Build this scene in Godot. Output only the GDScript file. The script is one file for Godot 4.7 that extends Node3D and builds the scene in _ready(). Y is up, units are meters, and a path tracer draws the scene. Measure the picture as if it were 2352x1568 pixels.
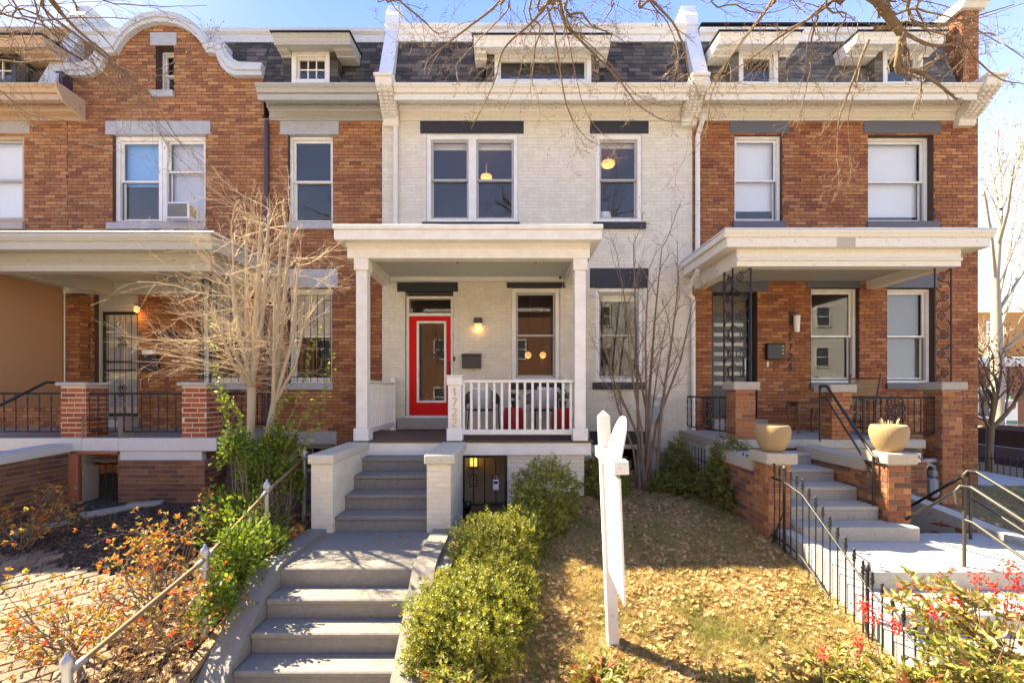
extends Node3D
# A row of brick town houses seen from the pavement. Metres, y up; the lens stands at the origin, the pavement 2.65 m below it.
# Facade features were surveyed on a grid whose unit is FU metres on the brick plane (8.95 m from the lens).

const FD := 8.95
const GRID := 1045.0
const GX := 1175.5
const GY := 897.0
const LOW := -2.65
var M := {}
var taken := {}
var rng := RandomNumberGenerator.new()
var unit_bricks := []
var bricks_left := {}

func fx(u: float) -> float: return (u - GX) * FD / GRID
func fy(v: float) -> float: return (GY - v) * FD / GRID
func wx(u: float, d: float) -> float: return (u - GX) * d / GRID
func wy(v: float, d: float) -> float: return (GY - v) * d / GRID
func at(u: float, v: float, d: float) -> Vector3: return Vector3(wx(u, d), wy(v, d), -d)

# ---------------------------------------------------------------- mesh builder
class MB:
	var v := PackedVector3Array()
	var n := PackedVector3Array()
	var c := PackedColorArray()
	var ix := PackedInt32Array()
	var col := Color(1, 1, 1)
	var tint := false

	func tri(a: Vector3, b: Vector3, d: Vector3) -> void:
		var nn := (b - a).cross(d - a).normalized()
		var i := v.size()
		v.append(a); v.append(b); v.append(d)
		n.append(nn); n.append(nn); n.append(nn)
		if tint:
			c.append(col); c.append(col); c.append(col)
		ix.append(i); ix.append(i + 2); ix.append(i + 1)

	func quad(a: Vector3, b: Vector3, d: Vector3, e: Vector3) -> void:
		var nn := (b - a).cross(e - a)
		if nn.length_squared() < 1e-16:
			nn = (d - b).cross(e - b)
		nn = nn.normalized()
		var i := v.size()
		v.append(a); v.append(b); v.append(d); v.append(e)
		for k in 4:
			n.append(nn)
			if tint: c.append(col)
		for k in [0, 2, 1, 0, 3, 2]: ix.append(i + k)

	# box from corner p to q, edges chamfered by b, turned by xf
	func box(p: Vector3, q: Vector3, b := 0.0, xf := Transform3D()) -> MB:
		var lo := Vector3(minf(p.x, q.x), minf(p.y, q.y), minf(p.z, q.z))
		var hi := Vector3(maxf(p.x, q.x), maxf(p.y, q.y), maxf(p.z, q.z))
		var h := (hi - lo) * 0.5
		var m := (hi + lo) * 0.5
		b = minf(b, minf(h.x, minf(h.y, h.z)) * 0.8)
		var ax := [Vector3.RIGHT, Vector3.UP, Vector3.BACK]
		for k in 3:
			for s in [-1.0, 1.0]:
				var w: Vector3 = ax[k] * s
				var u: Vector3 = ax[(k + 1) % 3]
				var t: Vector3 = w.cross(u)
				var hw: float = absf(w.dot(h))
				var hu: float = absf(u.dot(h)) - b
				var ht: float = absf(t.dot(h)) - b
				quad(xf * (m + w * hw - u * hu - t * ht), xf * (m + w * hw + u * hu - t * ht), xf * (m + w * hw + u * hu + t * ht), xf * (m + w * hw - u * hu + t * ht))
		if b > 0.0:
			for k in 3:
				var e: Vector3 = ax[k]
				var u2: Vector3 = ax[(k + 1) % 3]
				var t2: Vector3 = ax[(k + 2) % 3]
				var he: float = h[k] - b
				for s1 in [-1.0, 1.0]:
					for s2 in [-1.0, 1.0]:
						var pu: Vector3 = u2 * s1 * h[(k + 1) % 3] + t2 * s2 * (h[(k + 2) % 3] - b)
						var pt: Vector3 = u2 * s1 * (h[(k + 1) % 3] - b) + t2 * s2 * h[(k + 2) % 3]
						if s1 * s2 > 0:
							quad(xf * (m + pu - e * he), xf * (m + pt - e * he), xf * (m + pt + e * he), xf * (m + pu + e * he))
						else:
							quad(xf * (m + pt - e * he), xf * (m + pu - e * he), xf * (m + pu + e * he), xf * (m + pt + e * he))
			for sx in [-1.0, 1.0]:
				for sy in [-1.0, 1.0]:
					for sz in [-1.0, 1.0]:
						var a1 := m + Vector3(sx * h.x, sy * (h.y - b), sz * (h.z - b))
						var a2 := m + Vector3(sx * (h.x - b), sy * h.y, sz * (h.z - b))
						var a3 := m + Vector3(sx * (h.x - b), sy * (h.y - b), sz * h.z)
						if sx * sy * sz > 0: tri(xf * a1, xf * a2, xf * a3)
						else: tri(xf * a1, xf * a3, xf * a2)
		return self

	# round bar through pts with radius per point
	func tube(pts: Array, radii: Array, sides := 6, cap := true) -> MB:
		var cnt := pts.size()
		var first := v.size()
		var side := Vector3.ZERO
		for i in cnt:
			var dir: Vector3 = (pts[mini(i + 1, cnt - 1)] - pts[maxi(i - 1, 0)]).normalized()
			if side == Vector3.ZERO:
				side = dir.cross(Vector3.UP if absf(dir.y) < 0.9 else Vector3.RIGHT).normalized()
			side = (side - dir * side.dot(dir)).normalized()
			if side.length_squared() < 0.5:
				side = dir.cross(Vector3(0.31, 0.2, 0.9)).normalized()
			var up := dir.cross(side)
			var r: float = radii[i] if i < radii.size() else radii[-1]
			for k in sides:
				var a := TAU * k / sides
				var d := side * cos(a) + up * sin(a)
				v.append(pts[i] + d * r)
				n.append(d)
				if tint: c.append(col)
		for i in cnt - 1:
			for k in sides:
				var a0 := first + i * sides + k
				var a1 := first + i * sides + (k + 1) % sides
				for q in [a0, a0 + sides, a1, a1, a0 + sides, a1 + sides]: ix.append(q)
		if cap:
			for e in 2:
				var base := first + (0 if e == 0 else (cnt - 1) * sides)
				for k in range(1, sides - 1):
					var t := [v[base], v[base + k + 1], v[base + k]]
					if e == 1: t = [v[base], v[base + k], v[base + k + 1]]
					tri(t[0], t[1], t[2])
		return self

	func bar(a: Vector3, b: Vector3, r: float, sides := 6, r2 := -1.0) -> MB:
		return tube([a, b], [r, r if r2 < 0 else r2], sides)

	# outline in x and y, drawn out from z0 to z1
	func prism(poly: PackedVector2Array, z0: float, z1: float, xf := Transform3D()) -> MB:
		var p := poly
		if Geometry2D.is_polygon_clockwise(p):
			p.reverse()
		var t := Geometry2D.triangulate_polygon(p)
		for i in range(0, t.size(), 3):
			var a := p[t[i]]; var b := p[t[i + 1]]; var d := p[t[i + 2]]
			if (b - a).cross(d - a) < 0:
				var w := b; b = d; d = w
			tri(xf * Vector3(a.x, a.y, z1), xf * Vector3(b.x, b.y, z1), xf * Vector3(d.x, d.y, z1))
			tri(xf * Vector3(a.x, a.y, z0), xf * Vector3(d.x, d.y, z0), xf * Vector3(b.x, b.y, z0))
		for i in p.size():
			var a := p[i]; var b := p[(i + 1) % p.size()]
			quad(xf * Vector3(a.x, a.y, z0), xf * Vector3(b.x, b.y, z0), xf * Vector3(b.x, b.y, z1), xf * Vector3(a.x, a.y, z1))
		return self

	# profile of (out from the wall, height) drawn along x
	func run_x(profile: Array, x0: float, x1: float, zwall: float) -> MB:
		var p := PackedVector2Array()
		for q in profile: p.append(Vector2(q[0], q[1]))
		return prism(p, x0, x1, Transform3D(Basis(Vector3(0, 0, 1), Vector3(0, 1, 0), Vector3(1, 0, 0)), Vector3(0, 0, zwall)))

	func lathe(profile: Array, segs := 20, o := Vector3.ZERO) -> MB:
		var first := v.size()
		var cnt := profile.size()
		for i in cnt:
			var p0: Vector2 = profile[maxi(i - 1, 0)]
			var p1: Vector2 = profile[mini(i + 1, cnt - 1)]
			var t := (p1 - p0).normalized()
			for k in segs:
				var a := TAU * k / segs
				v.append(o + Vector3(profile[i].x * cos(a), profile[i].y, profile[i].x * sin(a)))
				n.append(Vector3(t.y * cos(a), -t.x, t.y * sin(a)).normalized())
				if tint: c.append(col)
		for i in cnt - 1:
			for k in segs:
				var a0 := first + i * segs + k
				var a1 := first + i * segs + (k + 1) % segs
				for q in [a0, a1, a0 + segs, a1, a1 + segs, a0 + segs]: ix.append(q)
		return self

	func mesh() -> ArrayMesh:
		var m := ArrayMesh.new()
		if v.is_empty(): return m
		var arr := []
		arr.resize(Mesh.ARRAY_MAX)
		arr[Mesh.ARRAY_VERTEX] = v
		arr[Mesh.ARRAY_NORMAL] = n
		if tint: arr[Mesh.ARRAY_COLOR] = c
		arr[Mesh.ARRAY_INDEX] = ix
		m.add_surface_from_arrays(Mesh.PRIMITIVE_TRIANGLES, arr)
		return m

# ---------------------------------------------------------------- nodes
func numbered(called: String) -> String:
	var k: int = taken.get(called, 0)
	taken[called] = k + 1
	return called if k == 0 else "%s_%03d" % [called, k]

func thing(called: String, label: String, category: String, where := Vector3.ZERO, group := "") -> Node3D:
	var o := Node3D.new()
	o.name = numbered(called)
	o.position = where
	o.set_meta("label", label)
	o.set_meta("category", category)
	if group: o.set_meta("group", group)
	add_child(o)
	return o

func one(called: String, label: String, category: String, m: Mesh, mat: Material, where := Vector3.ZERO, group := "") -> MeshInstance3D:
	var o := MeshInstance3D.new()
	o.name = numbered(called)
	o.mesh = m
	o.material_override = mat
	o.position = where
	o.set_meta("label", label)
	o.set_meta("category", category)
	if group: o.set_meta("group", group)
	add_child(o)
	return o

func structure(called: String, m: Mesh, mat: Material) -> MeshInstance3D:
	var o := MeshInstance3D.new()
	o.name = numbered(called)
	o.mesh = m
	o.material_override = mat
	o.set_meta("kind", "structure")
	add_child(o)
	return o

# a part whose mesh is given in scene coordinates (under a thing) or in the parent's own
func part(parent: Node3D, called: String, m, mat: Material, in_scene := true) -> MeshInstance3D:
	var o := MeshInstance3D.new()
	o.name = called
	o.mesh = m.mesh() if m is MB else m
	o.material_override = mat
	if in_scene and parent.get_parent() == self: o.position = -parent.position
	parent.add_child(o, true)
	return o

func holder(parent: Node3D, called: String) -> Node3D:
	var o := Node3D.new()
	o.name = called
	if parent.get_parent() == self: o.position = -parent.position
	parent.add_child(o, true)
	return o

func copies(parent: Node, called: String, m: Mesh, mat: Material, xfs: Array, cols: Array, label := "") -> MultiMeshInstance3D:
	var mm := MultiMesh.new()
	mm.transform_format = MultiMesh.TRANSFORM_3D
	mm.use_colors = true
	mm.mesh = m
	mm.instance_count = xfs.size()
	for i in xfs.size():
		mm.set_instance_transform(i, xfs[i])
		mm.set_instance_color(i, cols[i] if i < cols.size() else Color.WHITE)
	var o := MultiMeshInstance3D.new()
	o.name = called if parent != self else numbered(called)
	o.multimesh = mm
	o.material_override = mat
	o.set_meta("kind", "stuff")
	if label: o.set_meta("label", label)
	if parent is Node3D and parent != self and parent.get_parent() == self: o.position = -parent.position
	parent.add_child(o, true)
	return o

func box(p: Vector3, q: Vector3, b := 0.004) -> MB: return MB.new().box(p, q, b)

# ---------------------------------------------------------------- materials
func noise_tex(freq: float, lo: float, hi: float, sd: int, size := 256, octaves := 4, contrast := 1.0) -> ImageTexture:
	var nz := FastNoiseLite.new()
	nz.seed = sd
	nz.frequency = freq
	nz.fractal_octaves = octaves
	var im := nz.get_seamless_image(size, size)
	im.convert(Image.FORMAT_L8)
	var d := im.get_data()
	for i in d.size():
		var t := clampf((d[i] / 255.0 - 0.5) * contrast + 0.5, 0.0, 1.0)
		d[i] = int(clampf(lerpf(lo, hi, t), 0.0, 1.0) * 255.0)
	return ImageTexture.create_from_image(Image.create_from_data(size, size, false, Image.FORMAT_L8, d))

# mostly clean, with specks, blotches and flakes where the noise peaks
func speck_tex(freq: float, edge: float, low: float, sd: int, base_lo := 0.93, size := 512) -> ImageTexture:
	var n1 := FastNoiseLite.new()
	n1.seed = sd
	n1.frequency = freq
	n1.fractal_octaves = 5
	var n2 := FastNoiseLite.new()
	n2.seed = sd + 1
	n2.frequency = 0.012
	n2.fractal_octaves = 3
	var a := n1.get_seamless_image(size, size)
	var b := n2.get_seamless_image(size, size)
	a.convert(Image.FORMAT_L8)
	b.convert(Image.FORMAT_L8)
	var da := a.get_data()
	var db := b.get_data()
	for i in da.size():
		var t := da[i] / 255.0
		var u := db[i] / 255.0
		var v := lerpf(base_lo, 1.0, t)
		var cut := edge - (u - 0.5) * 0.35
		if t > cut: v = lerpf(v, low, clampf((t - cut) * 14.0, 0.0, 1.0))
		da[i] = int(clampf(v, 0.0, 1.0) * 255.0)
	return ImageTexture.create_from_image(Image.create_from_data(size, size, false, Image.FORMAT_L8, da))

func mat(called: String, r: float, g: float, b: float, rough := 0.8, o := {}) -> StandardMaterial3D:
	var m := StandardMaterial3D.new()
	m.resource_name = called
	m.albedo_color = Color(r, g, b).linear_to_srgb()
	m.roughness = rough
	m.metallic = o.get("metal", 0.0)
	m.metallic_specular = o.get("spec", 0.5)
	if o.has("tex"):
		m.albedo_texture = o.tex
		m.uv1_triplanar = true
		m.uv1_world_triplanar = o.get("world", true)
		var s = o.get("scale", 1.0)
		m.uv1_scale = s if s is Vector3 else Vector3(s, s, s)
	if o.has("bump"):
		m.heightmap_enabled = true
		m.heightmap_texture = o.bump
		m.heightmap_scale = o.get("depth", 0.3)
		if not o.has("tex"):
			m.uv1_triplanar = true
			m.uv1_world_triplanar = o.get("world", true)
			var s2 = o.get("scale", 1.0)
			m.uv1_scale = s2 if s2 is Vector3 else Vector3(s2, s2, s2)
	if o.get("vc", false): m.vertex_color_use_as_albedo = true
	if o.has("back"):
		m.backlight_enabled = true
		m.backlight = o.back
	if o.has("glow"):
		m.emission_enabled = true
		m.emission = Color(r, g, b).linear_to_srgb()
		m.emission_energy_multiplier = o.glow
	M[called] = m
	return m

func glass(called: String, alpha: float, tintc := Color(0.1, 0.12, 0.13)) -> StandardMaterial3D:
	var m := StandardMaterial3D.new()
	m.resource_name = called
	m.albedo_color = Color(tintc.r, tintc.g, tintc.b, alpha)
	m.transparency = BaseMaterial3D.TRANSPARENCY_ALPHA
	m.roughness = 0.0
	m.metallic_specular = 0.7
	M[called] = m
	return m

func materials() -> void:
	var mott := noise_tex(0.03, 0.90, 1.0, 3, 512, 6, 1.2)
	var soft := noise_tex(0.02, 0.95, 1.0, 5, 256, 4, 1.4)
	var fine := noise_tex(0.09, 0.78, 1.0, 7, 256, 3, 1.4)
	var stain := noise_tex(0.03, 0.80, 1.0, 19, 512, 6, 1.5)
	var rough := noise_tex(0.12, 0.0, 1.0, 11, 256, 3, 1.3)
	var rough2 := noise_tex(0.03, 0.0, 1.0, 13, 256, 5, 1.3)
	var grime := speck_tex(0.03, 0.74, 0.86, 41, 0.90)
	var flake := speck_tex(0.02, 0.80, 0.90, 51, 0.955)
	M["t_mott"] = mott; M["t_fine"] = fine; M["t_rough"] = rough; M["t_rough2"] = rough2; M["t_soft"] = soft
	mat("brick", 1, 1, 1, 0.88, {vc = true, tex = fine, scale = 2.2, bump = rough, depth = 0.25})
	mat("painted_brick", 1, 1, 1, 0.6, {vc = true, tex = soft, scale = 0.6, bump = rough, depth = 0.12})
	mat("mortar", 0.10, 0.058, 0.04, 0.95, {tex = fine, scale = 3.0})
	mat("mortar_pale", 0.42, 0.35, 0.28, 0.95, {tex = fine, scale = 3.0})
	mat("mortar_cream_soft", 0.64, 0.60, 0.50, 0.8)
	mat("mortar_cream", 0.56, 0.515, 0.43, 0.8, {tex = soft, scale = 1.0})
	mat("reveal_brick", 0.24, 0.10, 0.055, 0.9, {tex = fine, scale = 2.0})
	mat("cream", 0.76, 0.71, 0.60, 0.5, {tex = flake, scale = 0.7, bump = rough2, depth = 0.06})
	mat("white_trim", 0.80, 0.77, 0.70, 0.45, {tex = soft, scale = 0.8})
	mat("white_paint", 0.66, 0.63, 0.58, 0.5, {tex = flake, scale = 0.7})
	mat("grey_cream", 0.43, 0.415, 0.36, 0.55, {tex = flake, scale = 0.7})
	mat("coping_grey", 0.56, 0.57, 0.57, 0.55, {tex = flake, scale = 0.9})
	mat("slate_blue", 0.40, 0.405, 0.41, 0.7, {tex = soft, scale = 1.2, bump = rough, depth = 0.1})
	mat("navy", 0.030, 0.031, 0.042, 0.6, {tex = fine, scale = 2.0, bump = rough, depth = 0.12})
	mat("grey_lintel", 0.145, 0.145, 0.165, 0.65, {tex = fine, scale = 2.0, bump = rough, depth = 0.12})
	mat("tan_trim", 0.50, 0.35, 0.22, 0.55, {tex = flake, scale = 0.8})
	mat("tan_stone", 0.40, 0.36, 0.32, 0.7, {tex = soft, scale = 0.8})
	mat("shingle", 1, 1, 1, 0.95, {vc = true, tex = fine, scale = 3.0, bump = rough, depth = 0.3})
	mat("roof_under", 0.02, 0.02, 0.024, 0.95)
	mat("metal_white", 0.74, 0.75, 0.77, 0.35, {tex = flake, scale = 0.8})
	mat("downspout_brown", 0.055, 0.035, 0.045, 0.4)
	mat("concrete", 0.36, 0.335, 0.29, 0.9, {tex = grime, scale = 0.9, bump = rough, depth = 0.25})
	mat("concrete_worn", 0.43, 0.40, 0.335, 0.9, {tex = grime, scale = 0.9, bump = rough, depth = 0.3})
	mat("stone_cap", 0.46, 0.40, 0.31, 0.85, {tex = grime, scale = 1.2, bump = rough, depth = 0.2})
	mat("grey_paint", 0.225, 0.21, 0.185, 0.62, {tex = mott, scale = 0.8, bump = rough, depth = 0.15})
	mat("porch_floor_grey", 0.27, 0.28, 0.30, 0.5, {tex = grime, scale = 0.8})
	mat("sidewalk", 0.46, 0.44, 0.40, 0.9, {tex = grime, scale = 0.5, bump = rough, depth = 0.2})
	mat("asphalt", 0.055, 0.055, 0.057, 0.9, {tex = fine, scale = 1.0})
	mat("soil", 0.085, 0.06, 0.04, 1.0, {tex = fine, scale = 2.2, bump = rough2, depth = 2.0})
	mat("turf", 0.27, 0.195, 0.095, 1.0, {tex = fine, scale = 2.0, bump = rough2, depth = 1.5})
	mat("mulch", 0.065, 0.048, 0.036, 1.0, {tex = fine, scale = 3.0, bump = rough2, depth = 2.0})
	mat("ground", 0.17, 0.15, 0.10, 1.0, {tex = mott, scale = 0.2})
	mat("door_red", 0.60, 0.006, 0.005, 0.5, {spec = 0.3})
	mat("door_dark", 0.045, 0.047, 0.055, 0.4)
	mat("door_cream", 0.62, 0.57, 0.45, 0.5)
	mat("iron", 0.012, 0.012, 0.013, 0.45, {bump = rough, scale = 4.0, depth = 0.05})
	mat("bronze_grey", 0.045, 0.04, 0.035, 0.4)
	mat("sash_grey", 0.42, 0.40, 0.36, 0.5)
	mat("screen_grey", 0.16, 0.16, 0.155, 0.6)
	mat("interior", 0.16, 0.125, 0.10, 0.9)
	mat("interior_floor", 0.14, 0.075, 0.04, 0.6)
	mat("blind", 0.78, 0.79, 0.78, 0.8)
	mat("blind_warm", 0.66, 0.62, 0.50, 0.8)
	mat("blind_blue", 0.20, 0.42, 0.72, 0.8)  # bright blue pane reflection, put in as the colour of a sheet
	mat("curtain", 0.55, 0.56, 0.58, 0.9)
	mat("deck", 1, 1, 1, 0.6, {vc = true, tex = fine, scale = Vector3(0.4, 3.0, 6.0), bump = rough, depth = 0.1})
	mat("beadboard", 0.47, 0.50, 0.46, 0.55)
	mat("steel", 0.40, 0.40, 0.40, 0.45, {metal = 0.85, bump = rough2, scale = 3.0, depth = 0.1})
	mat("rusty_pipe", 0.26, 0.16, 0.085, 0.75, {tex = fine, scale = 4.0, metal = 0.15})
	mat("rusty_wire", 0.20, 0.13, 0.075, 0.7, {metal = 0.2})
	mat("gold", 0.55, 0.42, 0.20, 0.3, {metal = 0.9})
	mat("black_plastic", 0.014, 0.014, 0.015, 0.4)
	mat("mail_grey", 0.04, 0.036, 0.034, 0.45)
	mat("meter_grey", 0.33, 0.35, 0.36, 0.5)
	mat("fabric_screen", 0.70, 0.46, 0.25, 0.95, {tex = fine, scale = Vector3(1, 8, 8), back = Color(0.8, 0.6, 0.4)})
	mat("terracotta", 0.36, 0.13, 0.07, 0.8, {tex = mott, scale = 1.2})
	mat("wood_timber", 0.30, 0.20, 0.11, 0.85, {tex = mott, scale = Vector3(3, 3, 0.6), bump = rough2, depth = 0.6})
	mat("wood_brown", 0.20, 0.085, 0.03, 0.4, {tex = fine, scale = 2.0})
	mat("rattan", 0.50, 0.36, 0.16, 0.7)
	mat("stool_red", 0.55, 0.035, 0.025, 0.5)
	mat("cushion", 0.55, 0.52, 0.46, 0.95, {bump = rough, scale = 6.0, depth = 0.5})
	mat("cushion_white", 0.75, 0.74, 0.70, 0.95)
	mat("leaf_print", 0.03, 0.22, 0.06, 0.9)
	mat("pot_tan", 0.42, 0.30, 0.15, 0.9, {tex = fine, scale = 3.0, bump = rough, depth = 0.4})
	mat("pot_black", 0.02, 0.018, 0.017, 0.6)
	mat("dry_stem", 0.62, 0.48, 0.28, 0.9)
	mat("leaf", 1, 1, 1, 0.45, {vc = true, back = Color(0.9, 0.9, 0.75)})
	mat("dry_leaf", 1, 1, 1, 0.8, {vc = true, back = Color(0.5, 0.42, 0.3)})
	mat("bark_pale", 0.42, 0.34, 0.24, 0.8, {tex = mott, scale = 3.0, bump = rough2, depth = 0.3})
	mat("bark_brown", 0.21, 0.15, 0.10, 0.85, {tex = mott, scale = 4.0, bump = rough2, depth = 0.4})
	mat("bark_dark", 0.20, 0.14, 0.085, 0.85, {tex = mott, scale = 4.0, bump = rough2, depth = 0.5})
	mat("bark_white", 0.44, 0.39, 0.31, 0.8, {tex = stain, scale = 1.0})
	mat("paver", 1, 1, 1, 0.9, {vc = true, tex = mott, scale = 2.0, bump = rough, depth = 0.3})
	mat("car_black", 0.17, 0.13, 0.14, 0.15, {metal = 0.5, spec = 0.6})
	mat("car_silver", 0.30, 0.27, 0.24, 0.25, {metal = 0.5})
	mat("chrome", 0.7, 0.7, 0.7, 0.12, {metal = 1.0})
	mat("tyre", 0.015, 0.015, 0.015, 0.9)
	mat("berry", 0.62, 0.03, 0.015, 0.35)
	mat("white_plastic", 0.78, 0.78, 0.76, 0.4)
	mat("ac_grille", 0.30, 0.30, 0.29, 0.6)
	mat("sign_green", 0.02, 0.22, 0.09, 0.5)
	mat("sign_red", 0.6, 0.03, 0.02, 0.5)
	mat("yellow_paint", 0.62, 0.42, 0.12, 0.6)
	mat("white_wall_far", 0.78, 0.76, 0.71, 0.8, {tex = soft, scale = 0.3})
	mat("brick_far", 0.36, 0.17, 0.09, 0.9, {tex = fine, scale = 0.8})
	mat("brick_tan_far", 0.34, 0.18, 0.065, 0.9, {tex = fine, scale = 0.8})
	mat("pane_dark", 0.09, 0.10, 0.11, 0.05)
	mat("lamp_warm", 1.0, 0.50, 0.12, 0.5, {glow = 0.16})
	mat("lamp_soft", 1.0, 0.56, 0.20, 0.5, {glow = 0.095})
	mat("lamp_opal", 0.82, 0.78, 0.68, 0.4)
	mat("twig_pale", 0.52, 0.41, 0.26, 0.8)
	mat("leaf_orange", 0.36, 0.15, 0.05, 0.8)
	mat("leaf_green", 0.12, 0.28, 0.04, 0.5)
	mat("bare_metal", 0.56, 0.50, 0.41, 0.7, {tex = stain, scale = 4.0})
	mat("curtain_dim", 0.22, 0.215, 0.18, 0.9)
	mat("mortar_white", 0.60, 0.54, 0.45, 0.95)
	mat("rope_dark", 0.05, 0.05, 0.055, 0.8)
	mat("stool_dark", 0.55, 0.035, 0.025, 0.6)
	mat("faded_grey", 0.16, 0.16, 0.165, 0.8)
	mat("wood_dark", 0.06, 0.04, 0.03, 0.8, {tex = mott, scale = 2.0})
	mat("car_window", 0.015, 0.015, 0.018, 0.03, {spec = 0.7})
	M["leaf_small"] = leaf_shape()
	mat("stone_cream", 0.60, 0.56, 0.45, 0.7, {tex = grime, scale = 1.0, bump = rough, depth = 0.15})
	mat("mirror_pane", 0.22, 0.235, 0.22, 0.15, {spec = 0.8})
	glass("pane", 0.03)
	glass("pane_tinted", 0.22, Color(0.03, 0.05, 0.09))
	glass("car_glass", 0.55, Color(0.02, 0.02, 0.02))

# ---------------------------------------------------------------- brickwork
const RED := [[0.439, 0.197, 0.078], [0.391, 0.164, 0.063], [0.499, 0.235, 0.093], [0.332, 0.127, 0.055], [0.546, 0.272, 0.108], [0.427, 0.181, 0.067], [0.284, 0.109, 0.05], [0.475, 0.215, 0.083], [0.415, 0.175, 0.07], [0.356, 0.146, 0.059]]
const ORANGE := [[0.437, 0.172, 0.058], [0.393, 0.145, 0.051], [0.491, 0.211, 0.074], [0.339, 0.117, 0.047], [0.535, 0.245, 0.095], [0.425, 0.162, 0.057], [0.284, 0.095, 0.045], [0.458, 0.189, 0.066], [0.404, 0.155, 0.059], [0.36, 0.128, 0.051]]
const NEWRED := [[0.42, 0.12, 0.045], [0.37, 0.095, 0.035], [0.46, 0.145, 0.055], [0.34, 0.085, 0.035], [0.40, 0.11, 0.04], [0.44, 0.13, 0.05], [0.30, 0.08, 0.035], [0.41, 0.12, 0.05], [0.38, 0.10, 0.04], [0.43, 0.13, 0.05]]
const BROWN := [[0.24, 0.115, 0.062], [0.20, 0.09, 0.05], [0.28, 0.14, 0.07], [0.17, 0.075, 0.045], [0.30, 0.15, 0.08], [0.22, 0.10, 0.055], [0.14, 0.065, 0.045], [0.26, 0.12, 0.06], [0.23, 0.10, 0.05], [0.19, 0.085, 0.05]]
const CREAM := [[0.71, 0.655, 0.521], [0.69, 0.635, 0.507], [0.73, 0.675, 0.539], [0.7, 0.645, 0.516], [0.72, 0.665, 0.53], [0.705, 0.65, 0.521], [0.68, 0.625, 0.498], [0.715, 0.66, 0.525], [0.7, 0.64, 0.512], [0.725, 0.67, 0.535]]

func brick_meshes(pal: Array) -> Array:
	var out := []
	for p in pal:
		var m := MB.new()
		m.tint = true
		m.col = Color(p[0], p[1], p[2])
		m.box(Vector3(-0.5, -0.5, -0.5), Vector3(0.5, 0.5, 0.5), 0.0)
		out.append(m.mesh())
	return out

var brick_cache := {}
var white_unit: ArrayMesh

func spans(poly: PackedVector2Array, holes: Array, y: float) -> Array:
	var xs := []
	for i in poly.size():
		var a := poly[i]
		var b := poly[(i + 1) % poly.size()]
		if (a.y <= y) != (b.y <= y):
			xs.append(a.x + (b.x - a.x) * (y - a.y) / (b.y - a.y))
	xs.sort()
	var out := []
	for i in range(0, xs.size() - 1, 2):
		out.append([xs[i], xs[i + 1]])
	for h in holes:
		if y < h.position.y or y > h.end.y: continue
		var nxt := []
		for s in out:
			if h.end.x <= s[0] or h.position.x >= s[1]:
				nxt.append(s)
				continue
			if h.position.x > s[0]: nxt.append([s[0], h.position.x])
			if h.end.x < s[1]: nxt.append([h.end.x, s[1]])
		out = nxt
	return out

func rect_poly(x0: float, x1: float, y0: float, y1: float) -> PackedVector2Array:
	return PackedVector2Array([Vector2(x0, y0), Vector2(x1, y0), Vector2(x1, y1), Vector2(x0, y1)])

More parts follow.
